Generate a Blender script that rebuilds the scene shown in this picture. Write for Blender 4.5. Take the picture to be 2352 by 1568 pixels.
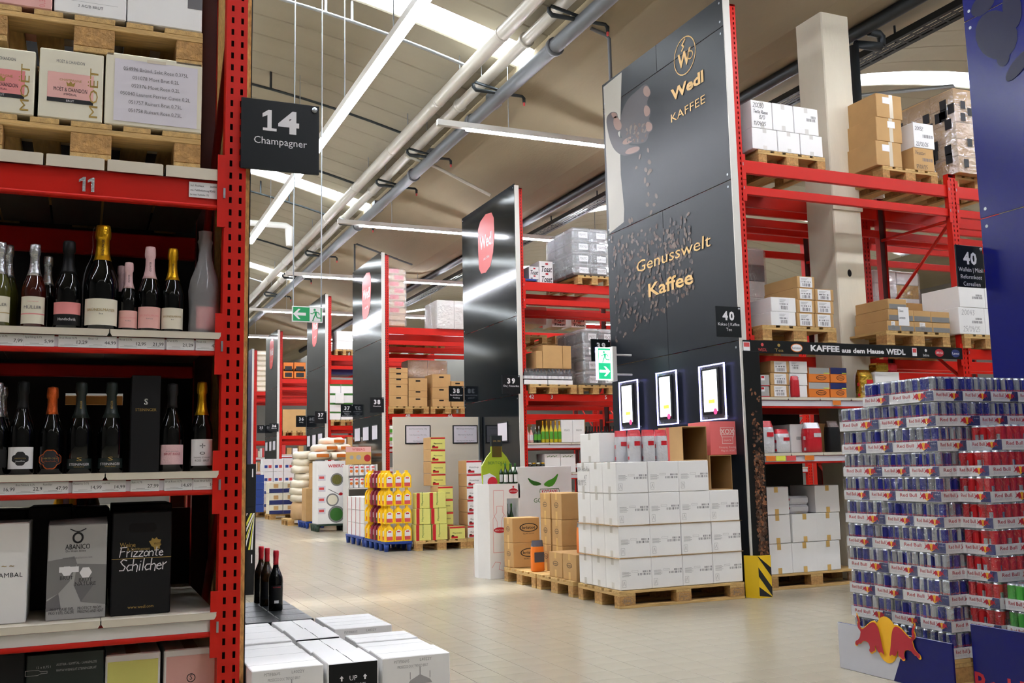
import bpy, math, random
import numpy as np
random.seed(7)
sc = bpy.context.scene
for o in list(bpy.data.objects): bpy.data.objects.remove(o)
COL = sc.collection
# ------------------------------------------------------------------ camera
F, YAW, PIT, ROL, CH = 2277.15, .409260, .126230, -.021243, 1.2
def _base():
    f = np.array([math.sin(YAW)*math.cos(PIT), math.cos(YAW)*math.cos(PIT), math.sin(PIT)])
    r = np.array([math.cos(YAW), -math.sin(YAW), 0.]); u = np.cross(r, f)
    return np.stack([math.cos(ROL)*r+math.sin(ROL)*u, math.sin(ROL)*r-math.cos(ROL)*u, f])
RB = _base()
from mathutils import Matrix, Vector
cam = bpy.data.cameras.new('camera'); cam.sensor_width = 36; cam.lens = F/2352*36
cam.clip_end = 300; cam.clip_start = .05
co = bpy.data.objects.new('camera', cam); COL.objects.link(co)
m = Matrix.Identity(4)
for i in range(3):
    m[i][0] = RB[0][i]; m[i][1] = -RB[1][i]; m[i][2] = -RB[2][i]
m[2][3] = CH
co.matrix_world = m; sc.camera = co
def ray(px, py): return RB.T @ np.array([(px-1176)/F, (py-784)/F, 1.])
def fy(px, py, Y):
    d = ray(px, py); t = Y/d[1]; return float(d[0]*t), float(CH+d[2]*t)      # x, z
def fx(px, py, X):
    d = ray(px, py); t = X/d[0]; return float(d[1]*t), float(CH+d[2]*t)      # y, z
def fz(px, py, z):
    d = ray(px, py); t = (z-CH)/d[2]; return float(d[0]*t), float(d[1]*t)    # x, y
# ------------------------------------------------------------------ world, exposure
w = bpy.data.worlds.new('sky'); sc.world = w; w.use_nodes = True
bg = w.node_tree.nodes['Background']; bg.inputs[0].default_value = (.86, .93, 1, 1); bg.inputs[1].default_value = 14.0
vs = sc.view_settings; vs.view_transform = 'Standard'; vs.look = 'None'; vs.gamma = 1; vs.use_curve_mapping = False
vs.exposure = 0.14
LED_POWER = 60.0
sc.cycles.use_denoising = True
sc.cycles.max_bounces = 4; sc.cycles.diffuse_bounces = 3; sc.cycles.glossy_bounces = 2; sc.cycles.transmission_bounces = 2; sc.cycles.transparent_max_bounces = 8
sc.cycles.use_adaptive_sampling = True; sc.cycles.adaptive_threshold = .3; sc.cycles.adaptive_min_samples = 16
sc.cycles.caustics_reflective = False; sc.cycles.caustics_refractive = False
sc.cycles.sample_clamp_indirect = 6
sun = bpy.data.lights.new('sun', 'SUN'); sun.energy = 14.0; sun.angle = math.radians(5); sun.color = (1, .97, .9)
so_ = bpy.data.objects.new('sun', sun); COL.objects.link(so_); so_.location = (0, 0, 20)
so_.rotation_euler = Vector((.25, -2.4, -7)).to_track_quat('-Z', 'Y').to_euler()
# ------------------------------------------------------------------ materials
M = {}
def lin(c): return tuple(x/12.92 if x <= .04045 else ((x+.055)/1.055)**2.4 for x in c)
def rgb(h): return lin(tuple(int(h[i:i+2], 16)/255 for i in (0, 2, 4)))
def mat(name, col, rough=.5, metal=0., spec=.5, noise=0., nscale=6., stretch=(1,1,1), bump=0., bscale=60., emis=0., alpha=None, coat=0., aniso=0., voro=None, col2=None):
    m = bpy.data.materials.new(name); m.use_nodes = True; M[name] = m
    if isinstance(col, str): col = rgb(col)
    nt = m.node_tree; b = nt.nodes['Principled BSDF']
    I = b.inputs
    I['Base Color'].default_value = (*col, 1); I['Roughness'].default_value = rough
    I['Metallic'].default_value = metal; I['Specular IOR Level'].default_value = spec
    I['Coat Weight'].default_value = coat; I['Coat Roughness'].default_value = .08; I['Anisotropic'].default_value = aniso
    if emis: I['Emission Color'].default_value = (*col, 1); I['Emission Strength'].default_value = emis
    if alpha is not None: I['Alpha'].default_value = alpha
    if noise or bump or voro:
        tc = nt.nodes.new('ShaderNodeTexCoord'); mp = nt.nodes.new('ShaderNodeMapping'); mp.inputs['Scale'].default_value = stretch
        nt.links.new(tc.outputs['Object'], mp.inputs[0])
    if noise:
        n = nt.nodes.new('ShaderNodeTexVoronoi' if voro else 'ShaderNodeTexNoise'); n.inputs['Scale'].default_value = nscale
        if not voro: n.inputs['Detail'].default_value = 5
        nt.links.new(mp.outputs[0], n.inputs['Vector'])
        r = nt.nodes.new('ShaderNodeValToRGB')
        c2 = rgb(col2) if col2 else tuple(max(0, x*(1-noise)) for x in col)
        c1 = col if col2 else tuple(min(1, x*(1+noise*.6)) for x in col)
        r.color_ramp.elements[0].position = .3; r.color_ramp.elements[1].position = .7
        r.color_ramp.elements[0].color = (*c2, 1); r.color_ramp.elements[1].color = (*c1, 1)
        nt.links.new(n.outputs[1 if voro else 0], r.inputs[0]); nt.links.new(r.outputs[0], I['Base Color'])
    if bump:
        n2 = nt.nodes.new('ShaderNodeTexNoise'); n2.inputs['Scale'].default_value = bscale; n2.inputs['Detail'].default_value = 3
        nt.links.new(mp.outputs[0], n2.inputs['Vector'])
        bp = nt.nodes.new('ShaderNodeBump'); bp.inputs['Strength'].default_value = bump; bp.inputs['Distance'].default_value = .02
        nt.links.new(n2.outputs[0], bp.inputs['Height']); nt.links.new(bp.outputs[0], I['Normal'])
    return m
def film(name, col=(.95,.97,1), gl=.12, rough=.12, white=.06, bump=.6, bscale=25):
    m = bpy.data.materials.new(name); m.use_nodes = True; M[name] = m; nt = m.node_tree; nt.nodes.clear()
    N = nt.nodes.new; L = nt.links.new
    out = N('ShaderNodeOutputMaterial'); t = N('ShaderNodeBsdfTransparent'); g = N('ShaderNodeBsdfGlossy'); d = N('ShaderNodeBsdfDiffuse')
    t.inputs[0].default_value = (1,1,1,1); g.inputs['Roughness'].default_value = rough; g.inputs[0].default_value = (*col,1); d.inputs[0].default_value = (*col,1)
    tc = N('ShaderNodeTexCoord'); n = N('ShaderNodeTexNoise'); n.inputs['Scale'].default_value = bscale; n.inputs['Distortion'].default_value = 1.
    L(tc.outputs['Object'], n.inputs['Vector']); b = N('ShaderNodeBump'); b.inputs['Strength'].default_value = bump; b.inputs['Distance'].default_value = .03
    L(n.outputs[0], b.inputs['Height']); L(b.outputs[0], g.inputs['Normal'])
    m1 = N('ShaderNodeMixShader'); m1.inputs[0].default_value = gl; m2 = N('ShaderNodeMixShader'); m2.inputs[0].default_value = white
    L(t.outputs[0], m1.inputs[1]); L(g.outputs[0], m1.inputs[2]); L(m1.outputs[0], m2.inputs[1]); L(d.outputs[0], m2.inputs[2]); L(m2.outputs[0], out.inputs[0])
mat('red', 'cb1d10', .42, spec=.28, noise=.06, nscale=3)
mat('red_dark', 'b01c18', .4)
mat('hole', '0a0505', .9)
mat('red_inner_shade', '3d0b08', .7)  # red darkened to carry the shade inside the upright channel
mat('concrete', '9c8f76', .9, noise=.16, nscale=.9, stretch=(1,.35,1), bump=.15, bscale=30)
mat('concrete_rib', 'aca490', .85, noise=.08, nscale=1.5, stretch=(.3,1,1))
mat('concrete_column', 'e8dfca', .85, noise=.12, nscale=2.2, stretch=(1,1,.3), bump=.1, bscale=40)
mat('tile', 'b0a692', .22, noise=.05, nscale=2.5, bump=.02, bscale=5)
mat('grout', '766e60', .9)
mat('wood', 'c9a468', .75, noise=.28, nscale=9, stretch=(.6,6,6), bump=.2, bscale=40)
mat('wood_x', 'c9a468', .75, noise=.28, nscale=9, stretch=(6,.6,6), bump=.2, bscale=40)
mat('block', 'b98d55', .85, noise=.3, nscale=40, bump=.4, bscale=90)
mat('osb', 'd0a560', .8, noise=.4, nscale=70, stretch=(1,1,.4), bump=.4, bscale=80)
mat('white_card', 'f6f4f2', .7, noise=.03, nscale=4)
mat('grey_card', 'a9a8a6', .7)
mat('grey_card2', '7d7c7b', .7)
mat('card', 'c39a64', .78, noise=.07, nscale=5)
mat('card_dark', 'a87f4c', .8, noise=.08, nscale=5)
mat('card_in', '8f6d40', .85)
mat('tape', 'd6ae66', .3)
mat('tape_clear', 'd9cdb8', .2)
mat('paper', 'f1eff0', .6)
mat('paper_lilac', 'dcd6de', .6)
mat('cream', 'e7e0cb', .6, noise=.03)
mat('ink', '17171a', .6)
mat('ink_grey', '6c6a6c', .6)
mat('ink_faint', 'a7a4a4', .6)
mat('pen', '3b3b40', .6)
mat('gold_ink', 'b99a55', .35, metal=.5)
mat('gold', 'd9a520', .28, metal=.85, bump=.15, bscale=200)
mat('gold_flat', 'e3b873', .5)
mat('copper_foil', 'd9632c', .28, metal=.7, bump=.2, bscale=200)
mat('silver', 'd5d7da', .22, metal=.9, bump=.2, bscale=160)
mat('pink', 'eab3ab', .6)
mat('pink_foil', 'e6bfc1', .4, bump=.15, bscale=150)
mat('rose', 'e58d8d', .6)
mat('yellow_label', 'dcd877', .6)
mat('black', '08090a', .45, spec=.3)
mat('black_card', '101012', .55, spec=.3)
mat('dark_green', '16221f', .4)
mat('sign', '0c1114', .4, spec=.3)
mat('sign_white', 'ebe8ea', .5)
mat('panel', '0f1419', .1, metal=.0, spec=.3, noise=.05, nscale=.5)
mat('panel_print', '151a21', .34, spec=.26)
mat('hall_wall', '7d7973', .8)
mat('deck_under_shade', '4a4640', .6)  # shade below the shelf decks, painted as a darker underside
mat('panel_trim', 'd8d4cc', .4)
mat('panel_blue', '12165c', .2, spec=.3, noise=.03, nscale=.6)
mat('drop_dark', '0a0b2c', .3, spec=.3)
mat('wedl_red', 'd8504f', .4)
mat('glass_dark', '030404', .04, spec=.5)
mat('glass_green', '1c3a1c', .05, spec=.7)
mat('glass_brown', '2b1a05', .06, spec=.7)
mat('glass_rose', '3a0f08', .05, spec=.7)
mat('glass_olive', '4a4a1c', .05, spec=.7)
mat('steel', 'a8adb2', .35, metal=.8)
mat('pipe_white', 'cfcabf', .35, metal=.25)
mat('pipe_grey', '6d7074', .4, metal=.3)
mat('pipe_dark', '33383b', .45, metal=.4)
mat('white_metal', 'dedbd5', .4)
mat('cream_metal', 'd9cfbd', .45)
mat('green_sign', '169a5b', .4)
mat('navy', '232c63', .4)
mat('can_blue', '2a2f86', .25, metal=.35)
mat('can_silver', 'c3c8d2', .25, metal=.75)
mat('can_red', 'c8262c', .25, metal=.4)
mat('can_green', '52b04a', .25, metal=.35)
mat('rb_red', 'b01f2e', .5)
mat('rb_yellow', 'f2b51f', .5)
mat('tray_white', 'e4e2e2', .5)
mat('tray_grey', 'c4c4cc', .5)
mat('yellow', 'f3c61b', .5)
mat('caution_yellow', 'e9bf1d', .45)
mat('neon_yellow', 'dfe04e', .5)
mat('bottle_yellow', 'ffcc12', .3)
mat('bottle_red', '8e2438', .3)
mat('blue_plastic', '20408f', .4)
mat('green_plastic', '1f3a2b', .5)
mat('orange', 'df7a26', .5)
mat('orange_bag', 'ee7d22', .45)
mat('bag_grey', '4c4a55', .4)
mat('bag_red', 'c4202c', .3, bump=.3, bscale=30)
mat('bag_silver', 'e6e6ea', .25, metal=.25, bump=.5, bscale=25)
mat('bag_gold', 'c9a23c', .25, metal=.8, bump=.5, bscale=25)
mat('bag_white', 'ebe7df', .4, bump=.4, bscale=12)
mat('rice_bag', 'eee3cb', .3, coat=.5, bump=.6, bscale=9)
mat('rice_kraft', 'c9a578', .6, bump=.4, bscale=12)
mat('bean', '4a2b1b', .35, noise=.5, nscale=60)
mat('bean_light', '8a5a3c', .4)
mat('bean_print', '5d4b3f', .4)
mat('skin', '7d5c4f', .4)
mat('skin_dark', '30272a', .4)
mat('skin_deep', '211c20', .4)
mat('cloth_print', 'a09a8e', .4)
mat('coral', 'ea6f6d', .6)
mat('coral_light', 'f7d5cd', .6)
mat('kotanyi_red', 'c9182b', .5)
mat('leaf', '4d9a28', .5)
mat('herb', '6d6a2c', .6, noise=.4, nscale=60)
mat('leaf_dark', '2f6a1f', .5)
mat('olive_oil', 'a9bd35', .25)
mat('oil_gold', 'c9b22a', .25)
mat('screen_white', 'eef4ff', .4, emis=1.5)
mat('screen_glow', 'b9b8ff', .4, emis=2.6)
mat('screen_ink', '8aa0c8', .4, emis=.7)
mat('screen_yellow', 'f0e04a', .4, emis=1.2)
mat('screen_pink', 'e0457f', .4, emis=1.0)
mat('exit_green', '1fae77', .4, emis=1.1)
mat('exit_white', 'f2fff8', .4, emis=1.6)
mat('led', 'fff8ff', .4, emis=1.0)
M['led'].node_tree.nodes['Principled BSDF'].inputs['Emission Color'].default_value = (.97, 1, 1.09, 1)
M['led'].node_tree.nodes['Principled BSDF'].inputs['Emission Strength'].default_value = LED_POWER
film('film', white=.012, gl=.1); film('wrap', gl=.2, white=.1, rough=.15, bump=.9, bscale=14); film('acrylic', gl=.1, white=.03, bump=0)
mat('clear_tub', 'd9dbdc', .25, alpha=.45)
mat('tub_grey', '6a6c6e', .4)
mat('beige_box', 'd9d3c8', .5)
m = mat('polycarbonate', 'f4f8ff', .4); nt = m.node_tree; nt.nodes.clear()
o_ = nt.nodes.new('ShaderNodeOutputMaterial'); a_ = nt.nodes.new('ShaderNodeBsdfTranslucent'); b_ = nt.nodes.new('ShaderNodeBsdfTransparent'); x_ = nt.nodes.new('ShaderNodeMixShader')
a_.inputs[0].default_value = (.95,.98,1,1); x_.inputs[0].default_value = .5
nt.links.new(a_.outputs[0], x_.inputs[1]); nt.links.new(b_.outputs[0], x_.inputs[2]); nt.links.new(x_.outputs[0], o_.inputs[0])
# ------------------------------------------------------------------ mesh builder
_tc = {}
def text2d(s, bold=0., sp=1.):
    k = (s, bold, sp)
    if k not in _tc:
        c = bpy.data.curves.new('t', 'FONT'); c.body = s; c.size = 1; c.resolution_u = 2; c.offset = bold; c.space_character = sp
        o = bpy.data.objects.new('t', c); me = bpy.data.meshes.new_from_object(o)
        v = np.array([(q.co.x, q.co.y) for q in me.vertices]) if len(me.vertices) else np.zeros((0,2))
        f = [tuple(p.vertices) for p in me.polygons]
        bpy.data.objects.remove(o); bpy.data.curves.remove(c); bpy.data.meshes.remove(me)
        _tc[k] = (v, f)
    return _tc[k]
V = lambda *a: np.array(a, float)
AX = {'-y': (V(1,0,0), V(0,0,1)), '-x': (V(0,-1,0), V(0,0,1)), '+z': (V(1,0,0), V(0,1,0)), '+y': (V(-1,0,0), V(0,0,1)), '+x': (V(0,1,0), V(0,0,1))}
class MB:
    def __init__(s): s.v = []; s.f = []; s.m = []; s.mats = []; s.sm = []
    def mi(s, n):
        if n not in s.mats: s.mats.append(n)
        return s.mats.index(n)
    def add(s, vs_, fs, mt, smooth=False):
        b = len(s.v); s.v += [tuple(map(float, q)) for q in vs_]; i = s.mi(mt)
        for f in fs: s.f.append(tuple(b+k for k in f)); s.m.append(i); s.sm.append(smooth)
        return s
    def box(s, x0, x1, y0, y1, z0, z1, mt):
        return s.add([(x0,y0,z0),(x1,y0,z0),(x1,y1,z0),(x0,y1,z0),(x0,y0,z1),(x1,y0,z1),(x1,y1,z1),(x0,y1,z1)],
            [(3,2,1,0),(4,5,6,7),(0,1,5,4),(1,2,6,5),(2,3,7,6),(3,0,4,7)], mt)
    def cbox(s, x0, x1, y0, y1, z0, z1, mt, c=.004):
        # chamfered box, 24 vertices
        X=(x0,x1);Y=(y0,y1);Z=(z0,z1);vs_=[];ix={}
        for i in (0,1):
            for j in (0,1):
                for k in (0,1):
                    sx=c*(1-2*i);sy=c*(1-2*j);sz=c*(1-2*k)
                    for a,p in enumerate(((X[i],Y[j]+sy,Z[k]+sz),(X[i]+sx,Y[j],Z[k]+sz),(X[i]+sx,Y[j]+sy,Z[k]))):
                        ix[i,j,k,a]=len(vs_);vs_.append(p)
        g=lambda i,j,k,a:ix[i,j,k,a];fs=[]
        fs+=[(g(0,0,0,0),g(0,0,1,0),g(0,1,1,0),g(0,1,0,0)),(g(1,0,0,0),g(1,1,0,0),g(1,1,1,0),g(1,0,1,0)),
             (g(0,0,0,1),g(1,0,0,1),g(1,0,1,1),g(0,0,1,1)),(g(0,1,0,1),g(0,1,1,1),g(1,1,1,1),g(1,1,0,1)),
             (g(0,0,0,2),g(0,1,0,2),g(1,1,0,2),g(1,0,0,2)),(g(0,0,1,2),g(1,0,1,2),g(1,1,1,2),g(0,1,1,2))]
        for i in (0,1):
            for j in (0,1):
                fs.append((g(i,j,0,0),g(i,j,0,1),g(i,j,1,1),g(i,j,1,0)))
                fs.append((g(i,0,j,0),g(i,0,j,2),g(i,1,j,2),g(i,1,j,0)))
                fs.append((g(0,i,j,1),g(0,i,j,2),g(1,i,j,2),g(1,i,j,1)))
                for k in (0,1): fs.append((g(i,j,k,0),g(i,j,k,1),g(i,j,k,2)))
        return s.add(vs_, fs, mt)
    def prism(s, pts, a0, a1, mt, ax='y'):
        # extrude a 2-D outline along an axis
        n=len(pts)
        def p3(p,a): return (p[0],a,p[1]) if ax=='y' else ((a,p[0],p[1]) if ax=='x' else (p[0],p[1],a))
        return s.add([p3(p,a0) for p in pts]+[p3(p,a1) for p in pts],[tuple(range(n)),tuple(range(2*n-1,n-1,-1))]+[(i,(i+1)%n,n+(i+1)%n,n+i) for i in range(n)],mt)
    def lathe(s, prof, mt, n=20, c=(0,0,0), smooth=True, mats=None):
        vs_=[(c[0]+r*math.cos(2*math.pi*i/n),c[1]+r*math.sin(2*math.pi*i/n),c[2]+z) for r,z in prof for i in range(n)]
        for k in range(len(prof)-1):
            pass
        b=len(s.v); s.v+=vs_
        for k in range(len(prof)-1):
            mm=s.mi(mats[k] if mats else mt)
            for i in range(n):
                s.f.append((b+k*n+i,b+k*n+(i+1)%n,b+(k+1)*n+(i+1)%n,b+(k+1)*n+i));s.m.append(mm);s.sm.append(smooth)
        s.f.append(tuple(b+i for i in range(n-1,-1,-1)));s.m.append(s.mi(mats[0] if mats else mt));s.sm.append(False)
        s.f.append(tuple(b+(len(prof)-1)*n+i for i in range(n)));s.m.append(s.mi(mats[-1] if mats else mt));s.sm.append(False)
        return s
    def tube(s, pts, r, mt, n=10):
        pts=[np.array(p,float) for p in pts]; rings=[]
        for i,p in enumerate(pts):
            d=pts[min(i+1,len(pts)-1)]-pts[max(i-1,0)]; d/=np.linalg.norm(d)
            a=np.cross(d,V(0,0,1)) if abs(d[2])<.9 else np.cross(d,V(1,0,0)); a/=np.linalg.norm(a); b=np.cross(d,a)
            rr=r
            if 0<i<len(pts)-1:
                d1=(pts[i]-pts[i-1]);d1/=np.linalg.norm(d1)
                rr=r/max(.5,float(d@d1))
            rings+=[tuple(p+rr*(math.cos(2*math.pi*k/n)*a+math.sin(2*math.pi*k/n)*b)) for k in range(n)]
        fs=[(i*n+k,i*n+(k+1)%n,(i+1)*n+(k+1)%n,(i+1)*n+k) for i in range(len(pts)-1) for k in range(n)]
        s.add(rings,fs,mt,True)
        s.add(rings[:n],[tuple(range(n))],mt); s.add(rings[-n:],[tuple(range(n))],mt)
        return s
    def flat(s, pts, org, mt, face='-y', sc_=1., off=0.):
        u,v=AX[face] if isinstance(face,str) else face; o=np.array(org,float)+off*np.cross(u,v)
        s.add([o+u*p[0]*sc_+v*p[1]*sc_ for p in pts],[tuple(range(len(pts)))],mt); return s
    def rect(s, org, w_, h_, mt, face='-y', off=0.):
        return s.flat([(0,0),(w_,0),(w_,h_),(0,h_)],org,mt,face,1.,off)
    def disc(s, org, rx, ry, mt, face='-y', off=0., n=16, rot=0.):
        c_,s_=math.cos(rot),math.sin(rot)
        pts=[(rx*math.cos(2*math.pi*i/n),ry*math.sin(2*math.pi*i/n)) for i in range(n)]
        return s.flat([(x*c_-y*s_,x*s_+y*c_) for x,y in pts],org,mt,face,1.,off)
    def ring(s, org, rx, ry, t, mt, face='-y', off=0., n=20, a0=0., a1=2*math.pi):
        u,v=AX[face]; o=np.array(org,float)+off*np.cross(u,v); full=abs(a1-a0)>6.28; k=n if full else n+1; vs_=[]
        for i in range(k):
            a=a0+(a1-a0)*i/n
            vs_.append(o+u*rx*math.cos(a)+v*ry*math.sin(a)); vs_.append(o+u*(rx-t)*math.cos(a)+v*(ry-t)*math.sin(a))
        s.add(vs_,[(2*i,2*((i+1)%k),2*((i+1)%k)+1,2*i+1) for i in range(n)],mt); return s
    def line(s, pts, org, t, mt, face='-y', off=0., closed=False):
        u,v=AX[face]; o=np.array(org,float)+off*np.cross(u,v)
        pts=[V(*p) for p in pts]; seg=list(zip(pts,pts[1:]+([pts[0]] if closed else [])))[:len(pts) if closed else len(pts)-1]
        for q_,(a,b) in enumerate(seg):
            o=o+.00003*np.cross(u,v)
            d=b-a; L_=np.linalg.norm(d)
            if L_<1e-9: continue
            d/=L_; nn=V(-d[1],d[0])*t/2; a2=a-d*t*.3; b2=b+d*t*.3
            s.add([o+u*p[0]+v*p[1] for p in (a2-nn,b2-nn,b2+nn,a2+nn)],[(0,1,2,3)],mt)
        return s
    def text(s, st, org, h, mt, face='-y', off=.001, al='l', wmax=None, width=None, bold=0., shear=0., sp=1., rot=0.):
        # h = cap height
        v2,fs=text2d(st,bold,sp)
        if len(v2)==0: return s
        k=h/.70; x=v2[:,0]*k; y=v2[:,1]*k; W=x.max()-x.min(); x=x-x.min()
        if width or (wmax and W>wmax):
            q=(width or wmax)/W; x=x*q; W*=q
        x=x+shear*y
        if al=='c': x=x-W/2
        if al=='r': x=x-W
        if rot: x,y=x*math.cos(rot)-y*math.sin(rot),x*math.sin(rot)+y*math.cos(rot)
        u,v=AX[face] if isinstance(face,str) else face; o=np.array(org,float)+off*np.cross(u,v)
        s.add([o+u*a+v*b for a,b in zip(x,y)],fs,mt); return s
    def barcode(s, org, w_, h_, mt='ink', face='-y', off=.0008, n=16, seed=3):
        r=random.Random(seed); u,v=AX[face]; o=np.array(org,float); x=0.
        ws=[r.choice((1,1,2,3)) for _ in range(2*n)]; k=w_/sum(ws)
        for i,q in enumerate(ws):
            if i%2==0: s.rect(o+u*x,q*k,h_,mt,face,off)
            x+=q*k
        return s
    def one(s, org, h, mt, base=True, off=.001, face='-y'):
        pts=[(.30,0),(.30,.74),(.02,.62),(.02,.80),(.36,1),(.54,1),(.54,0)]
        s.flat([(a*h*.8,b*h) for a,b in pts],org,mt,face,1.,off)
        if base: s.rect(np.array(org,float)+AX[face][0]*.04*h,h*.62,h*.13,mt,face,off+.0004)
        return s
    def mesh(s, name):
        me=bpy.data.meshes.new(name); me.from_pydata(s.v,[],s.f)
        for n in s.mats: me.materials.append(M[n])
        me.polygons.foreach_set('material_index',s.m); me.polygons.foreach_set('use_smooth',s.sm); me.update(); return me
    def build(s, name, parent=None, loc=(0,0,0), rz=0., **k):
        return inst(s.mesh(name),name,parent,loc,rz,**k)
def inst(me, name, parent=None, loc=(0,0,0), rz=0., label=None, cat=None, group=None, kind=None, rot=None):
    o=bpy.data.objects.new(name,me); COL.objects.link(o); o.location=loc; o.rotation_euler=rot or (0,0,rz)
    if parent: o.parent=parent
    return tag(o,label,cat,group,kind)
def tag(o,label=None,cat=None,group=None,kind=None):
    for k,v in (('label',label),('category',cat),('group',group),('kind',kind)):
        if v: o[k]=v
    return o
def thing(name,label,cat,loc=(0,0,0),rz=0.,group=None): return inst(None,name,None,loc,rz,label,cat,group)
def struct(name,mb,parent=None,**k): return mb.build(name,parent,kind=None if parent else 'structure',**k)
def smooth(pts,n=2):
    for _ in range(n): pts=[q for a,b in zip(pts,pts[1:]+pts[:1]) for q in ((a[0]*.75+b[0]*.25,a[1]*.75+b[1]*.25),(a[0]*.25+b[0]*.75,a[1]*.25+b[1]*.75))]
    return pts
ORD=['first','second','third','fourth','fifth','sixth','seventh','eighth','ninth','tenth','eleventh','twelfth','thirteenth']
_cache={}
def cached(key,fn):
    if key not in _cache: _cache[key]=fn()
    return _cache[key]
# ================================================================== SETTING
TS = .2; TX0 = 3.287; TY0 = 5.922
def tile_mesh():
    mb = MB(); g=.0013; c=.0009; a=TS/2-g; b=a-c
    mb.add([(-a,-a,-.006),(a,-a,-.006),(a,a,-.006),(-a,a,-.006),(-a,-a,-.0015),(a,-a,-.0015),(a,a,-.0015),(-a,a,-.0015),(-b,-b,0),(b,-b,0),(b,b,0),(-b,b,0)],
        [(8,9,10,11)]+[(i,(i+1)%4,4+(i+1)%4,4+i) for i in range(4)]+[(4+i,4+(i+1)%4,8+(i+1)%4,8+i) for i in range(4)],'tile')
    return mb
# far floor: the material takes over where tiles are too fine to tell apart
mf = mat('tile_far','b0a692',.22); nt = mf.node_tree; bs = nt.nodes['Principled BSDF']
tc = nt.nodes.new('ShaderNodeTexCoord'); br = nt.nodes.new('ShaderNodeTexBrick'); br.offset=0; br.inputs['Scale'].default_value=1
br.inputs['Brick Width'].default_value=.2; br.inputs['Row Height'].default_value=.2; br.inputs['Mortar Size'].default_value=.002
br.inputs['Color1'].default_value=(*rgb('b0a692'),1); br.inputs['Color2'].default_value=(*rgb('ada38f'),1); br.inputs['Mortar'].default_value=(*rgb('857d6d'),1)
nt.links.new(tc.outputs['Object'],br.inputs['Vector']); nt.links.new(br.outputs['Color'],bs.inputs['Base Color'])
NX0,NX1,NY0,NY1 = TX0-13*TS-TS*.0, TX0+28*TS, TY0-14*TS, TY0+32*TS
mb = MB()
mb.rect((NX0-.1,NY0-.1,-.005),NX1-NX0+.2,NY1-NY0+.2,'grout','+z')
for x0,x1,y0,y1 in ((-9,26,-7,NY0),(-9,NX0,NY0,NY1),(NX1,26,NY0,NY1),(-9,26,NY1,47)):
    mb.rect((x0,y0,0),x1-x0,y1-y0,'tile_far','+z')
floor = struct('floor',mb)
spots=[(NX0+(i+.5)*TS,NY0+(j+.5)*TS) for i in range(41) for j in range(46)]
def seen(p):
    c = RB@np.array([p[0],p[1],-CH]); u,v=1176+F*c[0]/c[2],784+F*c[1]/c[2]
    if p[0]>4.1 and p[1]<5.0: return 99
    if v>1600 or u<1000 or (p[0]<1.45): return 90+c[2]
    if p[0]>4.1 and 7.4<p[1]: return 60
    return c[2]
spots.sort(key=seen)
tm = tile_mesh().mesh('tile')
for p in spots[:300]: inst(tm,'tile',floor,(p[0],p[1],0))
mb = MB(); base = tile_mesh()
for p in spots[300:]:
    b = len(mb.v); mb.v += [(x+p[0],y+p[1],z) for x,y,z in base.v]; mb.mi('tile')
    mb.f += [tuple(b+k for k in f) for f in base.f]; mb.m += [0]*len(base.f); mb.sm += [False]*len(base.f)
mb.build('tiles',floor,kind='stuff')
# ---- roof: concrete wing beams along Y, arched ribbed panels between them, polycarbonate strips
AK=.028; AZ=7.70; XC=(-.26,15.06); HALF=5.69; PP=.605
SKY=[(3.25+i*8.33,3.85+i*8.33) for i in range(6)]   # daylight strips, every eighth metre
def arch_z(d): return AZ-AK*d*d
def arch_strip(w_,n,th,mt,edge=.02):
    mb=MB(); xs=[-HALF+2*HALF*i/n for i in range(n+1)]
    prof=[(0,.0),(edge,-.018),(w_-edge,-.018),(w_,0),(w_,th),(0,th)]
    vs_=[(x,y,arch_z(x)+z) for x in xs for y,z in prof]; k=len(prof)
    mb.add(vs_,[(i*k+j,i*k+(j+1)%k,(i+1)*k+(j+1)%k,(i+1)*k+j) for i in range(n) for j in range(k)],mt,False)
    return mb.mesh('roof_panel')
ceil = thing('ceiling',None,None); ceil['kind']='structure'
rib = arch_strip(PP,16,.12,'concrete_rib'); pane = arch_strip(SKY[0][1]-SKY[0][0],16,.02,'polycarbonate',.03)
for c in XC:
    y=-6.8
    while y<46:
        s_=next((s for s in SKY if y<s[0]<y+PP+.1 or abs(y-s[0])<.1),None)
        if s_:
            if y<s_[0]-.15:
                inst(arch_strip(s_[0]-y,16,.12,'concrete_rib'),'roof_panel',ceil,(c,y,0))
            inst(pane,'skylight_pane',ceil,(c,s_[0],0)); y=s_[1]
        else:
            inst(rib,'roof_panel',ceil,(c,y,0)); y+=PP
WZ=6.5; CZ=6.02
for xc in (7.4,-7.92):
    mb=MB(); e=1.95; t=.2
    mb.prism([(xc-t,CZ),(xc+t,CZ),(xc+e,WZ),(xc+e,6.82),(xc-e,6.82),(xc-e,WZ)],-6.8,46.5,'concrete')
    struct('wing_beam',mb,ceil)
mb=MB(); mb.rect((20.6,-6.8,6.9),6,54,'concrete',(V(0,1,0),V(1,0,0)) if 0 else '+z'); struct('roof_slab',mb,ceil)
# column standing inside the coffee rack
mb=MB(); mb.cbox(7.19,7.57,8.0,8.42,0,6.03,'concrete_column',.012)
colm=struct('column',mb)
x_,z_=fy(1951,627,8.0); MB().disc((x_,7.998,z_),.028,.04,'hole').build('anchor_hole',colm)
x_,z_=7.2,fy(1955,480,8.0)[1]
MB().box(7.18,7.58,7.985,8.0,z_-.02,z_+.02,'concrete_column').build('formwork_joint',colm)
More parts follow.
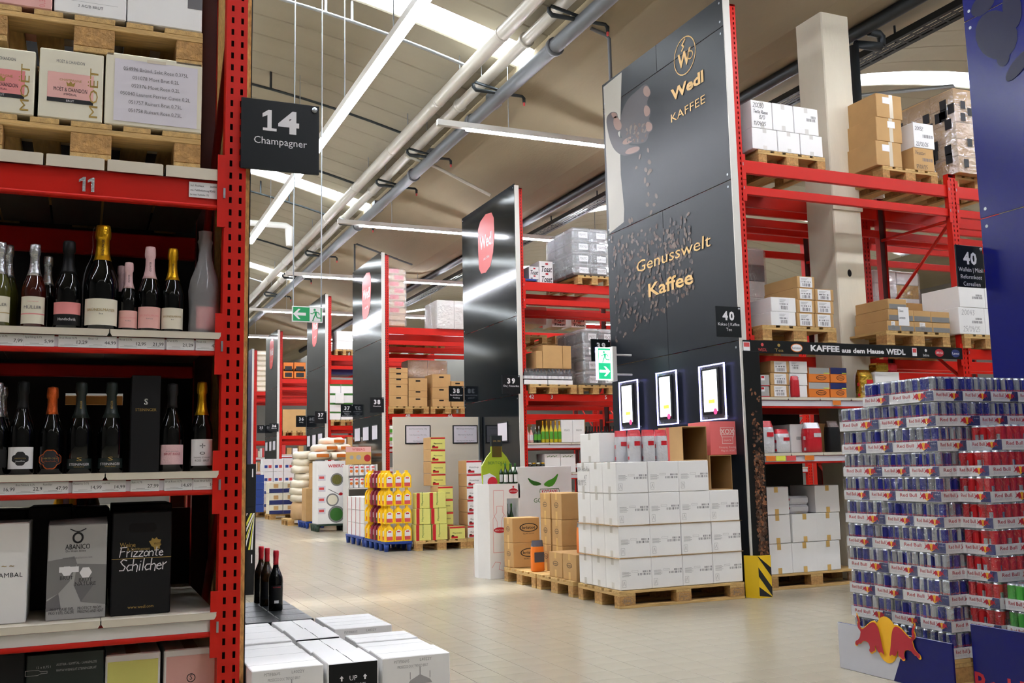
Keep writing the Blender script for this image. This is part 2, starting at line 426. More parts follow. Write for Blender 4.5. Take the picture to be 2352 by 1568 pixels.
# walls far away
mb=MB(); mb.box(-9,26,46.5,46.8,0,8.5,'hall_wall'); struct('wall_back',mb)
mb=MB(); mb.box(26,26.3,-7,47,0,8.5,'hall_wall'); struct('wall_right',mb)
mb=MB(); mb.box(-9.3,-9,-7,47,0,8.5,'hall_wall'); struct('wall_left',mb)
mb=MB(); mb.box(-9,26,-7.3,-7,0,8.5,'hall_wall'); struct('wall_front',mb)
# ================================================================== CEILING LIGHTS
LZ=5.8
def led_row_x(x0,x1,y,label,lead=.42,chains=True):
    t=thing('ceiling_light',label,'light',((x0+x1)/2,y,LZ),group='linear lights across the aisles'); L_=(x1-x0)/2
    MB().box(-L_,L_,-.035,.035,-.005,.075,'white_metal').build('housing',t)
    MB().box(-L_+lead,L_,-.03,.03,-.03,-.005,'led').build('diffuser',t)
    if chains:
        for k in range(int((x1-x0)/2.2)):
            xx=-L_+1.05+k*2.2
            zt = arch_z(t.location.x+xx-XC[0] if t.location.x+xx<5.4 else 0)
            X=t.location.x+xx
            zt = arch_z(X+.26) if X<5.45 else (WZ+(CZ-WZ)*(X-5.45)/1.75 if X<7.2 else (CZ+(WZ-CZ)*(X-7.6)/1.75 if 7.6<X<9.35 else (CZ if X<=7.6 else arch_z(X-15.06))))
            MB().tube([(xx,0,.07),(xx,0,zt-LZ)],.006,'steel',5).build('chain',t)
    return t
aisle=['beside the tall coffee panel','behind the black panel of aisle 39','just past the spice rack','beyond the soup rack','farthest down the hall']
for i,y in enumerate((12.2,17.9,23.1,28.6,34.2)):
    led_row_x(4.26,12.6,y,'white linear ceiling light across the aisle '+aisle[i])
    if i: led_row_x(13.4,19.6,y-.2,'distant linear ceiling light over the racks '+aisle[i],chains=False)
led_row_x(4.26,15,6.05,'linear ceiling light over the energy drink pallets',chains=False)
led_row_x(5.9,15,.4,'linear ceiling light behind the viewer over a cross aisle',chains=False)
led_row_x(-8.5,-.9,2.2,'linear ceiling light over the champagne aisle',chains=False)
led_row_x(-8.5,.6,8.2,'linear ceiling light behind the champagne rack',chains=False)
led_row_x(-8.5,1.2,13.6,'linear ceiling light over the second wine aisle',chains=False)
led_row_x(-8.5,1.2,19.,'linear ceiling light over the third wine aisle',chains=False)
def led_row_y(x,y0,y1,label,chains=()):
    t=thing('ceiling_light',label,'light',(x,(y0+y1)/2,LZ),group='linear lights along the main aisle'); L_=(y1-y0)/2
    MB().box(-.06,.06,-L_,L_,0,.09,'white_metal').build('housing',t)
    MB().box(-.05,.05,-L_,L_,-.03,0,'led').build('diffuser',t)
    for y in chains:
        MB().tube([(0,y-t.location.y,.09),(0,y-t.location.y,arch_z(x+.26)-LZ)],.007,'steel',5).build('chain',t)
led_row_y(2.97,7.9,20.0,'long bright linear light running down the main aisle ceiling',(9.9,12.1,15.,17.6))
led_row_y(2.97,21,33,'distant linear light continuing down the main aisle')
led_row_y(2.97,-5,5.6,'linear light over the viewer along the main aisle')
# ================================================================== PIPES
def pipe(name,label,pts,r,mt,cat='pipe',extra=None,n=12):
    o=MB().tube(pts,r,mt,n).build(name,label=label,cat=cat)
    return o
P1=pipe('heating_pipe','thick white insulated pipe nearest the skylight side',[(4.73,-6,6.65),(4.73,46,6.65)],.095,'pipe_white')
P2=pipe('heating_pipe','second white insulated pipe beside the grey sprinkler main',[(5.06,-6,6.62),(5.06,46,6.62)],.08,'pipe_white')
for p,x,zt in ((P1,4.73,6.65),(P2,5.06,6.62)):
    for k in range(14):
        y=5.2+k*2.45
        MB().tube([(x,y,zt),(x,y,arch_z(x+.26))],.008,'steel',5).build('hanger',p)
        MB().lathe([(.0,-.03),(.1,-.03),(.1,.03),(.0,.03)],'pipe_white',14).build('joint_ring',p,(x,y+.9,zt),rot=(math.pi/2,0,0))
G=pipe('sprinkler_main','big grey sprinkler pipe running along the concrete beam edge',[(5.24,-6,6.37),(5.24,46,6.37)],.095,'pipe_grey')
for y in (9.85,12.3,15.36,17.25,20.3,23.6,26.6,29.5):
    b=MB().tube([(5.24,y,6.45),(4.86,y,6.52),(4.83,y,6.49),(4.83,y,6.45),(4.87,y,6.41),(5.57,y,6.41),(5.6,y,6.38),(5.6,y,6.32)],.022,'pipe_dark',8).build('sprinkler_branch',G)
    MB().lathe([(.005,0),(.016,.01),(.016,.05),(.01,.06)],'wedl_red',8).build('sprinkler_head',b,(5.6,y,6.27))
for y in (10.55,13.4,16.3,20.2):
    MB().lathe([(.096,-.03),(.118,-.03),(.118,.03),(.096,.03)],'pipe_grey',16).build('coupling',G,(5.24,y,6.37),rot=(math.pi/2,0,0))
for y in (12.85,15.6,19.1): MB().box(5.28,5.45,y-.1,y+.1,6.42,6.62,'pipe_grey').build('bracket',G)
def branch(name,label,y,r,mt,x0=.5,x1=4.7,dz=-.3,drops=()):
    pts=[(x0+(x1-x0)*i/8,y,arch_z(x0+(x1-x0)*i/8+.26)+dz) for i in range(9)]
    o=MB().tube(pts,r,mt,8).build(name,label=label,cat='pipe')
    for x in drops: MB().tube([(x,y,arch_z(x+.26)),(x,y,arch_z(x+.26)+dz)],.02,mt,6).build('hanger',o)
branch('sprinkler_pipe','light blue-lit thin pipe below the first skylight',12.23,.024,'steel',drops=(2.75,3.1))
branch('sprinkler_pipe','dark thin pipe crossing the ceiling behind the sign with number 14',15.2,.022,'pipe_dark',drops=(2.55,))
branch('sprinkler_pipe','dark pipe crossing the ceiling below the lamp end',18.3,.024,'pipe_dark')
branch('sprinkler_pipe','thin dark pipe below the second skylight',20.8,.022,'pipe_dark',drops=(3.3,3.9))
branch('sprinkler_pipe','thin dark pipe farther down the ribbed ceiling',24.5,.022,'pipe_dark')
branch('sprinkler_pipe','pale thin pipe below the third skylight',29.,.022,'steel')
pipe('drain_pipe','white elbowed pipe below the second skylight',[(1.5,21.4,6.55),(3.95,21.4,6.55),(4.02,21.4,6.5),(4.02,21.4,6.1)],.07,'white_metal')
pipe('conduit','thin beige conduit crossing the smooth concrete beam',[(4.95,15.82,6.55),(5.5,15.82,6.4),(6.5,15.82,5.99)],.028,'pipe_white')
# conduit rising from the top of the tall coffee panel
pipe('conduit','grey conduit rising from the tall coffee panel to the beam',[(5.75,10.08,5.3),(5.75,10.08,6.36),(5.7,10.08,6.4),(5.5,10.08,6.45)],.022,'pipe_grey')
pipe('conduit','grey conduit rising behind the panel of aisle 38',[(5.62,21.95,5.2),(5.62,21.95,6.38),(5.67,21.95,6.38),(7.0,21.95,5.98)],.022,'pipe_grey')
# right of the column: dark pipe, cable tray, sprinkler loop
pipe('sprinkler_main','dark pipe running behind the concrete column',[(8.0,3,6.05),(8.0,40,6.05)],.075,'pipe_dark')
tx,ty=8.75,0
t=thing('cable_tray','dark perforated cable tray hanging right of the column','cable tray',(8.75,14,6.08))
mb=MB()
for k in range(120):
    y=-9+k*.2
    mb.box(-.14,-.09,y,y+.17,0,.006,'pipe_dark'); mb.box(-.06,-.02,y,y+.17,0,.006,'pipe_dark'); mb.box(.01,.05,y,y+.17,0,.006,'pipe_dark'); mb.box(.08,.14,y,y+.17,0,.006,'pipe_dark')
    mb.box(-.14,.14,y+.17,y+.2,0,.006,'pipe_dark')
mb.build('perforated_base',t,kind='stuff')
for s in (-1,1): MB().box(s*.14-.003,s*.14+.003,-9,15,0,.08,'pipe_dark').build('side_rail',t)
for y in (-5.5,-4,-2,0,2,4): MB().tube([(0,y,.02),(0,y,.25)],.014,'pipe_dark',6).build('hanger',t)
pipe('sprinkler_loop','black pipe bend dropping between the racks right of the column',[(8.2,8.35,6.1),(8.34,8.35,6.1),(8.38,8.35,6.06),(8.38,8.35,5.98),(8.34,8.35,5.94),(7.99,8.35,5.92),(7.95,8.35,5.88),(7.95,8.35,4.4)],.045,'pipe_dark')
o=pipe('sprinkler_pipe','pale pipe end hanging below the curved skylight right of the column',[(9.6,10.5,6.27),(11.88,10.5,6.76),(11.91,10.5,6.68)],.03,'steel')
# ================================================================== RACKS
def upright_mesh(h,w_=.1,d=.07,mt='red',cap=.0):
    def f():
        mb=MB(); p=.05; n=int(h/p); xs=[0,w_*.22,w_*.35,w_*.68,w_*.81,w_]
        for k in range(n):
            z0=k*p; z1=z0+.012; z2=z0+.037; z3=min(h,z0+p)
            for a,b in ((z0,z1),(z1,z2),(z2,z3)):
                for i in range(5):
                    if (a,b)==(z1,z2) and i in (1,3):
                        sk=.004*(1 if i==1 else -1)
                        continue
                    mb.add([(xs[i],0,a),(xs[i+1],0,a),(xs[i+1],0,b),(xs[i],0,b)],[(0,1,2,3)],mt)
        for x in (0,w_): mb.add([(x,0,0),(x,d,0),(x,d,h),(x,0,h)],[(0,1,2,3)],mt)
        mb.add([(.002,d*.6,0),(w_-.002,d*.6,0),(w_-.002,d*.6,h),(.002,d*.6,h)],[(0,1,2,3)],'red_inner_shade')
        mb.rect((0,0,h),w_,d,mt,'+z')
        return mb.mesh('upright')
    return cached(('up',h,w_,d,mt),f)
def beam_mesh(L_,h,mt='red'):
    def f():
        mb=MB(); mb.cbox(0,L_,0,.045,-h,0,mt,.004); return mb.mesh('beam')
    return cached(('beam',round(L_,3),h,mt),f)
def conn_mesh(h):
    def f():
        mb=MB(); mb.box(0,.045,-.006,0,-h-.07,.05,'red'); mb.box(.012,.02,-.009,-.006,-h*.5,-h*.5+.03,'steel'); return mb.mesh('beam_connector')
    return cached(('conn',h),f)
def rack(label,xs,y0,depth,levels,h=5.62,shelves=(),rows=((0,1.1),(1.3,1.1)),mtb='red',detail=True,deck=.38,group=None):
    t=thing('pallet_rack',label,'rack',(xs[0],y0,0),group=group)
    X=[x-xs[0] for x in xs]
    for ri,(ro,rd) in enumerate(rows):
        for i,x in enumerate(X):
            hh=h if i==0 else levels[-1][0]+.12
            inst(upright_mesh(round(hh,2)),'upright',t,(x,ro,0))
            inst(upright_mesh(round(hh,2)),'upright',t,(x+.1,ro+rd,0),math.pi)
            z=.3; s=0
            br=MB()
            while z+.9<hh:
                a,b=(ro+.05,ro+rd-.05) if s%2==0 else (ro+rd-.05,ro+.05)
                MB().tube([(x+.05,a,z),(x+.05,b,z+.85)],.018,'red',6).build('brace',t); z+=.85; s+=1
                if s%2==0: MB().tube([(x+.05,ro+.05,z),(x+.05,ro+rd-.05,z)],.018,'red',6).build('brace',t)
        for a,b in zip(X,X[1:]):
            L_=b-a-.1
            for z,bh in levels:
                for yy in (ro+.012,ro+rd-.057):
                    o=inst(beam_mesh(L_,bh),'beam',t,(a+.1,yy,z))
                    if detail and yy<ro+.5:
                        inst(conn_mesh(bh),'beam_connector',o,(-.02,-.012,0)); inst(conn_mesh(bh),'beam_connector',o,(L_-.025,-.012,0))
        for (z,sub) in shelves:
            if ri and not sub: continue
            for a,b in zip(X,X[1:]):
                L_=b-a-.1
                for yy in (ro+.012,ro+rd-.057): inst(beam_mesh(L_,.075),'beam',t,(a+.1,yy,z-.026))
                n=max(1,round(L_/deck)); w_=L_/n
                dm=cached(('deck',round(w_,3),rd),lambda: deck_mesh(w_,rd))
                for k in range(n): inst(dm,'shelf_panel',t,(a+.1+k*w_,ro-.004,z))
                MB().rect((a+.1,ro+.008,z-.082),L_,.05,'paper_lilac','-y').build('price_rail',t)
    return t
def deck_mesh(w_,d):
    mb=MB(); c=.012; l=.026
    mb.box(.001,w_-.001,0,d,-.0015,0,'cream_metal'); mb.box(.001,w_-.001,.004,d,-.004,-.0016,'deck_under_shade')
    mb.prism([(.002,0),(w_-.002,0),(w_-.002,-l+c),(w_-.002-c*.6,-l),(.002+c*.6,-l),(.002,-l+c)],0,.003,'cream_metal')
    return mb.mesh('shelf_panel')
LV=[(2.33,.11),(3.84,.09),(4.11,.14)]
_a=[fy(x,y,7.53)[1] for x,y in ((1935,394.7),(1935,423),(1938,451),(1939,470),(1959,791),(1960,816))]
LV40=[(_a[4],_a[4]-_a[5]),(_a[2],_a[2]-_a[3]),(_a[0],_a[0]-_a[1])]
R40=rack('red pallet rack holding coffee cartons around the concrete column',[5.6,8.34,11.08],7.52,2.4,LV40,shelves=((1.80,False),(1.28,False)))
R39=rack('red pallet rack with oils and plastic tubs right of aisle 39 panel',[6.22,8.96,11.7],14.05,2.37,LV,shelves=((1.57,False),(1.1,False)))
R38=rack('red pallet rack with spice cartons right of aisle 38 panel',[5.6,8.34,11.08],19.47,2.36,LV,shelves=((1.75,False),(1.25,False)),detail=False)
R37=rack('red pallet rack with green and white cartons right of aisle 37 panel',[5.6,8.34],24.62,2.2,LV,shelves=((1.75,False),(1.25,False)),detail=False,rows=((0,1.05),(1.15,1.05)))
R36=rack('red pallet rack with orange bundles right of the far aisle 36 panel',[5.6,8.34],31.3,2.2,LV,shelves=((1.75,False),(1.25,False)),detail=False,rows=((0,1.05),(1.15,1.05)))
R35=rack('farthest red pallet rack beside the blue-tinted panel',[5.62,8.34],36.43,2.17,LV,shelves=((1.75,False),(1.25,False)),detail=False,rows=((0,1.05),(1.15,1.05)))
mat('shade_sheet40','1a1614',.7)  # dark sheets added to dim the open back of the coffee shelves
for a,b in ((.12,1.53),(2.02,2.72)): MB().box(a,b,1.13,1.14,.0,2.2,'shade_sheet40').build('shade_sheet',R40)
# ---------------------------------------------------------------- end panels
def end_panel(label,x,y0,y1,h,seams,mt='panel',vsplit=None,trim=True):
    t=thing('aisle_board',label,'panel',(x,(y0+y1)/2,0)); hw=(y1-y0)/2; zs=[0]+list(seams)+[h]
    for i,(a,b) in enumerate(zip(zs,zs[1:])):
        parts=[(-hw,hw)] if not vsplit or i not in vsplit else [(-hw,0),(0,hw)]
        for p,q in parts:
            MB().cbox(-.012,0,p+.002,q-.002,a+.003,b-.003,mt,.002).build('panel_sheet',t)
        for s in (-1,1):
            for z in (a+.06,b-.06):
                mb=MB(); mb.disc((-.012,s*(hw-.05),z),.012,.012,'steel','-x',.002,8); mb.build('screw',t)
    if trim: MB().box(-.012,.06,-hw-.014,-hw,0,h-.03,'panel_trim').build('edge_trim',t)
    return t
EP40=end_panel('tall dark coffee panel with hands print and lettering',5.55,7.5,9.92,5.68,(2.32,3.85,5.37),vsplit=(0,1,3),mt='panel_print')
EP39=end_panel('black glossy aisle end panel with a red logo beside oils rack',6.19,14.03,16.41,5.68,(2.32,3.55))
EP38=end_panel('dark glossy end panel with red logo left of spice rack',5.55,19.45,21.82,5.68,(2.32,3.85))
EP37=end_panel('grey end panel with red logo partly behind the green exit sign',5.55,24.6,26.8,5.68,(2.32,3.85))
EP36=end_panel('small grey end panel with red logo far down the aisle',5.55,31.28,33.45,5.68,(2.32,3.85))
EP35=end_panel('farthest end panel in blue tones at the end of the aisle',5.55,36.4,38.6,5.68,(2.32,3.85),mt='panel_blue')
EPB=end_panel('big blue end panel with dark drop print above the energy drinks',5.55,2.35,4.757,5.68,(2.8,4.2),mt='panel_blue',vsplit=(2,))
# print on the coffee panel (local: -x face, u = -y)
def onpanel(px,py,X=5.538):
    y,z=fx(px,py,X); return y,z
def pp(ep,pts,X): # pixel outline -> local (y,z) outline
    return [(-(fx(a,b,X)[0]-ep.location.y),fx(a,b,X)[1]) for a,b in pts]
def plaque(ep,name,pts,mt,off,X=5.538):
    return MB().flat(pp(ep,smooth(pts,2) if name!='curtain_print' else pts,X),(-.012,0,0),mt,'-x',1.,off).build(name,ep)
def ptext(ep,st,p0,p1,mt,off=.004,X=5.538,shear=0.,bold=0.,sp=1.):
    # baseline start pixel p0, top-right pixel p1
    y0,z0=fx(*p0,X); y1,z1=fx(*p1,X)
    return MB().text(st,(-.012,y0-ep.location.y,z0),z1-z0,mt,'-x',off,width=y0-y1,shear=shear,bold=bold,sp=sp).build('lettering',ep)
plaque(EP40,'curtain_print',[(1386,200),(1428,166),(1424,320),(1426,400),(1434,480),(1433,510),(1400,536)],'cloth_print',.001)
plaque(EP40,'palm_print',[(1424,270),(1440,228),(1466,206),(1480,193),(1490,196),(1496,214),(1488,228),(1486,240),(1495,250),(1494,264),(1490,275),(1500,285),(1499,300),(1490,306),(1488,320),(1478,330),(1440,330),(1424,310)],'skin_dark',.0018)
plaque(EP40,'thumb_print',[(1392,270),(1404,256),(1418,258),(1419,270),(1430,282),(1429,300),(1418,303),(1424,318),(1440,315),(1458,312),(1457,322),(1440,334),(1470,334),(1470,348),(1448,356),(1430,358),(1412,346),(1402,325),(1396,300)],'skin_dark',.0022)
for pts in ([(1478,200),(1488,196),(1496,212),(1490,224),(1478,218)],[(1482,240),(1493,246),(1494,262),(1484,270),(1478,256)],[(1486,278),(1498,283),(1499,298),(1488,304),(1482,292)],
            [(1412,262),(1428,280),(1428,298),(1416,300),(1408,284)],[(1436,318),(1457,312),(1457,322),(1438,333),(1428,330)],[(1444,340),(1470,335),(1469,346),(1446,355),(1434,352)],[(1403,258),(1417,259),(1418,270),(1408,272)]):
    plaque(EP40,'finger_print',pts,'skin',.0026)
rr=random.Random(4); mb=MB()
BN=[0]
def bean_at(mb,px,py,s,mt,off):
    y,z=fx(px,py,5.538); BN[0]+=1; mb.disc((-.012,y-EP40.location.y,z),s,s*.62,mt,'-x',off+.000004*BN[0],8,rr.uniform(0,3.1))
for k in range(60): bean_at(mb,rr.uniform(1440,1484),rr.uniform(285,325),rr.uniform(.02,.032),rr.choice(('bean','bean_print','skin_dark')),.003)
for a,b in ((1489,345),(1470,360),(1462,385),(1492,372),(1484,390),(1491,396),(1482,414),(1488,424),(1494,392),(1490,446),(1508,450),(1487,470),(1503,470),(1452,505),(1447,508),(1496,488)): bean_at(mb,a,b,rr.uniform(.03,.042),'bean_print',.003)
for k in range(420):
    a=rr.uniform(0,1); b=rr.uniform(0,1); px=1404+a*180+b*12; py=545-a*55+b*240*(1-.25*a)
    bean_at(mb,px,py,rr.uniform(.018,.034),rr.choice(('bean_print','bean','skin_dark','bean_print')),.003)
mb.build('bean_print',EP40,kind='stuff')
mb=MB(); y,z=fx(1573,128,5.538); y-=EP40.location.y
mb.ring((-.012,y,z),.2,.2,.012,'gold_flat','-x',.004,28); mb.text('W',(-.012,y+.02,z-.1),.15,'gold_flat','-x',.004,al='c',bold=.03,shear=.1)
mb.line([(-.05,.09),(-.01,.12),(-.04,.15),(.02,.19)],(-.012,y,z-.02),.02,'gold_flat','-x',.004); mb.ring((-.012,y-.1,z-.03),.05,.045,.012,'gold_flat','-x',.004,14)
mb.build('coffee_cup_logo',EP40)
ptext(EP40,'Wedl',(1543,233),(1616,160),'gold_flat',off=.007,bold=.035)
ptext(EP40,'KAFFEE',(1543,282),(1620,216),'gold_flat',off=.007,sp=1.05)
ptext(EP40,'Genusswelt',(1463,627),(1632,535),'gold_flat',off=.007,shear=.12)
ptext(EP40,'Kaffee',(1491,682),(1592,618),'gold_flat',off=.007,bold=.02)
# red logos on the black panels
def wedl_logo(ep,yc,zc,s):
    pts=[(-.86,.62),(-.6,.86),(0,1.0),(.62,.93),(.84,.7),(.86,.1),(.7,-.45),(.4,-.85),(-.1,-1.0),(-.6,-.96),(-.82,-.75),(-.88,-.1)]
    mb=MB(); mb.flat([(a*s*.85,b*s) for a,b in pts],(-.012,yc,zc),'wedl_red','-x',1.,.003); mb.build('logo_shield',ep)
    MB().text('Wedl',(-.012,yc,zc-.12*s),.42*s,'sign_white','-x',.005,al='c',width=1.15*s,bold=.03).build('lettering',ep)
    MB().text('seit 1904',(-.012,yc,zc-.55*s),.1*s,'sign_white','-x',.005,al='c').build('lettering',ep)
for ep,px,py,x in ((EP39,1117,558,6.19),(EP38,842,679,5.55),(EP37,724,752,5.55),(EP36,624,812,5.55)):
    y,z=fx(px,py,x-.012); wedl_logo(ep,y-ep.location.y,z,.5)
# drops printed on the blue panel
for _k,(px,py,rx,ry,r) in enumerate(((2288,80,.14,.2,.6),(2258,10,.1,.07,.2),(2325,20,.07,.14,.1),(2305,132,.05,.06,0),(2340,150,.12,.05,.6))):
    y,z=fx(px,py,5.538); MB().disc((-.012,y-EPB.location.y,z),rx,ry,'drop_dark','-x',.002+.0008*_k,18,r).build('drop_print',EPB)
# ---------------------------------------------------------------- hanging aisle signs
def aisle_sign(label,px,Y,num,lines,mirror=None,X1=None):
    (x0,y0,x1,y1)=px; a,zt=fy(x0,y0,Y); b,zb=fy(x1,y1,Y); w_=b-a; h=zt-zb; zc=(zt+zb)/2
    t=thing('aisle_sign',label,'sign',((a+b)/2,Y,zb),group='black aisle number signs')
    MB().cbox(-w_/2,w_/2,0,.012,0,h,'sign',.002).build('board',t)
    if num=='14':
        MB().one((-w_*.24,0,h*.56),h*.3,'sign_white').build('digit',t); MB().text('4',(w_*.1,0,h*.56),h*.3,'sign_white',al='c',bold=.04,width=w_*.27).build('digit',t)
    else:
        for i,c in enumerate(num): MB().text(c,(w_*(-.13+.26*i),0,h*.56),h*.27,'sign_white',al='c',bold=.04).build('digit',t)
    for i,l in enumerate(lines): MB().text(l,(0,0,h*(.37-.17*i)),h*.1,'sign_white',al='c',wmax=w_*.9).build('lettering',t)
    MB().lathe([(.0,0),(.012,0),(.012,.006),(.0,.006)],'steel',8).build('screw',t,(w_/2-.02,0,h-.02),rot=(math.pi/2,0,0))
    return t
aisle_sign('black square sign reading 40 Kakao Kaffee Tee',(1643,702,1704,775),7.46,'40',('Kakao | Kaffee','Tee'))
aisle_sign('black square sign reading 40 Waffeln Müsli beside the blue panel',(2194,561,2264,662),4.79,'40',('Waffeln | Müsli','Reformkost','Cerealien'))
aisle_sign('black sign reading 39 Öle Frittierfett',(1153,861,1195,904),14.0,'39',('Öle | Frittierfett',))
aisle_sign('black sign reading 39 Mayonnaise Ketchup behind the lit exit sign',(1357,778,1404,830),9.95,'39',('Mayonnaise','Ketchup'))
aisle_sign('black sign reading 38 Gewürze',(850,912,882,947),19.42,'38',('Gewürze',))
aisle_sign('black sign reading 38 Backhilfsmittel Pudding',(1031,886,1065,922),16.44,'38',('Backhilfsmittel','Pudding'))
aisle_sign('black sign reading 37 Suppen',(723,944,750,972),24.57,'37',('Suppen',))
aisle_sign('black sign reading 37 Knödelbrot Suppen Semmelbrösel',(783,928,811,957),21.85,'37',('Knödelbrot','Suppen','Semmelbrösel'))
aisle_sign('small black sign reading 36 beside the far grey panel',(619,972,640,991),31.25,'36',('Konserven',))
aisle_sign('small black sign reading 36 hanging at the panel of aisle 37',(680,954,704,980),26.83,'36',('Honig',))
aisle_sign('tiny black sign reading 35 near the panel of aisle 36',(591,976,609,994),33.48,'35',('Reis',))
# small framed notices on panels
def notices(ep,lst,X,label=None):
    for i,(x0,y0,x1,y1) in enumerate(lst):
        (ya,zt)=fx(x0,y0,X-.012); (yb,zb)=fx(x1,y1,X-.012); yl=ya-ep.location.y
        t=MB().box(-.02,-.013,yb-ep.location.y,yl,zb,zt,'ink').build('notice_frame',ep)
        MB().rect((-.02,yl-.02,zb+.02),ya-yb-.04,zt-zb-.04,'paper_lilac','-x',.001).build('notice_sheet',t)
notices(EP39,[(1143,970,1167,1014)],6.19)
notices(EP38,[(815,983,828,1014),(834,980,848,1012),(855,976,868,1010)],5.55)
notices(EP37,[(706,1000,713,1026),(718,998,726,1025),(731,995,741,1023)],5.55)
notices(EP36,[(610,1015,615,1036),(619,1013,624,1036),(627,1012,633,1034)],5.55)
# ---------------------------------------------------------------- lit tablets on the coffee panel
def tablet(label,pts,lines):
    (x0,y0),(x1,y1)=pts; X=5.5
    ya,zt=fx(x0,y0,X); yb,zb=fx(x1,y1,X); w_=ya-yb; h=zt-zb
    t=thing('price_display',label,'display',(X,(ya+yb)/2,zb),group='lit price displays on the coffee panel')
    MB().cbox(-.012,0,-w_/2,w_/2,0,h,'acrylic',.002).build('acrylic_sheet',t)
    mb=MB(); e=.011
    for a in ((-w_/2,-w_/2+e,0,h),(w_/2-e,w_/2,0,h),(-w_/2,w_/2,0,e),(-w_/2,w_/2,h-e,h)): mb.box(-.014,-.002,a[0],a[1],a[2],a[3],'screen_glow')
    mb.build('lit_edge',t)
    f=.16*w_; MB().cbox(-.03,-.013,-w_/2+f,w_/2-f,.06*h+.02,h*.93,'black',.003).build('tablet_body',t)
    MB().rect((-.03,w_/2-f-.03,.06*h+.05),w_-2*f-.06,h*.8-.03,'screen_white','-x',.002).build('screen',t)
    MB().text(lines[0],(-.03,0,h*.62),h*.04,'screen_ink','-x',.004,al='c',wmax=w_*.5).build('lettering',t)
    MB().text(lines[1],(-.03,0,h*.56),h*.04,'screen_ink','-x',.004,al='c',wmax=w_*.5).build('lettering',t)
    MB().rect((-.03,.03,h*.3),.1,.035,'screen_yellow','-x',.004).build('price_field',t)
    MB().disc((-.03,-w_/2+f+.07,h*.15),.03,.03,'screen_pink','-x',.004,10).build('screen_logo',t)
    for a in (-1,1):
        for b in (.05,.95): MB().tube([(.0,a*(w_/2-.04),h*b),(.05,a*(w_/2-.04),h*b)],.012,'steel',8).build('standoff',t)
tablet('glowing price display farthest from the red box on the coffee panel',((1423,878),(1470,985)),('Bristot Tiramisu PRO','Bohne 1000g'))
tablet('glowing middle price display on the coffee panel',((1508,857),(1560,973)),('Bristot Classic 1kg','Bohne'))
tablet('glowing price display above the red snack box',((1606,842),(1671,962)),('Testa Rossa caffè 1kg','AT'))
# ---------------------------------------------------------------- exit signs
Y=12.; a,zt=fy(671,702,Y); b,zb=fy(741,741,Y); w_=b-a; h=zt-zb
t=thing('exit_sign','green and white escape sign with running figure hanging from two chains','sign',((a+b)/2,Y,zb))
def exit_face(t,w_,h,g,wt,vert=False):
    MB().cbox(-w_/2,w_/2,0,.02,0,h,wt,.002).build('board',t)
    MB().rect((-w_/2+.012,0,.012),w_-.024,h-.024,g,'-y',.001).build('green_field',t)
    s=h/1. if not vert else h/2.2
    if vert: ac=(0,h*.27); dc=(0,h*.72); dw=s*.85
    else: ac=(-w_*.26,h*.5); dc=(w_*.25,h*.5); dw=w_*.36
    sg=1 if vert else -1
    mb=MB(); mb.flat([(sg*p*s*.4,q*s*.4) for p,q in ((1,0),(.2,.8),(-.15,.8),(.35,.22),(-1,.22),(-1,-.22),(.35,-.22),(-.15,-.8),(.2,-.8))],(ac[0],0,ac[1]),wt,'-y',1.,.002); mb.build('arrow',t)
    mb=MB(); mb.rect((dc[0]-dw/2,0,dc[1]-s*.43),dw,s*.86,wt,'-y',.002); mb.build('door_pictogram',t)
    mb=MB(); o=(dc[0],0,dc[1]); m=-1 if not vert else -1
    mb.disc((dc[0]-.03*s,0,dc[1]+.3*s),.075*s,.075*s,g,'-y',.003,10)
    mb.flat([(-.06*s,.2*s),(.12*s,.2*s),(.1*s,-.05*s),(-.02*s,-.05*s)],o,g,'-y',1.,.0032)
    mb.line([(.1*s,.17*s),(.24*s,.1*s),(.26*s,0)],o,.05*s,g,'-y',.003); mb.line([(-.05*s,.17*s),(-.16*s,.04*s),(-.28*s,.06*s)],o,.05*s,g,'-y',.003)
    mb.line([(.06*s,-.03*s),(.14*s,-.2*s),(.36*s,-.22*s)],o,.07*s,g,'-y',.003); mb.line([(.0,-.03*s),(-.1*s,-.26*s),(-.14*s,-.4*s)],o,.07*s,g,'-y',.003)
    mb.build('running_figure',t)
exit_face(t,w_,h,'green_sign','paper')
for s in (-1,1):
    mb=MB(); X=t.location.x+s*w_*.46; zt2=arch_z(X+.26)-zb
    mb.tube([(s*w_*.46,.01,h),(s*w_*.46,.01,zt2)],.008,'steel',5); mb.build('chain',t)
# second, lit exit sign at the left edge of the coffee panel
Y=9.4; a,zt=fy(1371,797,Y); b,zb=fy(1406,873,Y); w_=b-a; h=zt-zb
t=thing('exit_sign','lit upright green exit sign with arrow beside the coffee panel','sign',((a+b)/2,Y,zb))
exit_face(t,w_,h,'exit_green','exit_white',True)
MB().box(w_/2,w_/2+.05,-.03,.09,-.01,h+.01,'white_metal').build('mounting_rail',t)
MB().box(-w_/2-.012,-w_/2,-.005,.02,0,h,'screen_glow').build('lit_edge',t)
MB().tube([(w_/2+.03,.06,h*.8),(5.536-t.location.x,.06,h*.8)],.012,'white_metal',6).build('mounting_arm',t)
MB().tube([(w_/2+.03,.06,h*.2),(5.536-t.location.x,.06,h*.2)],.012,'white_metal',6).build('mounting_arm',t)
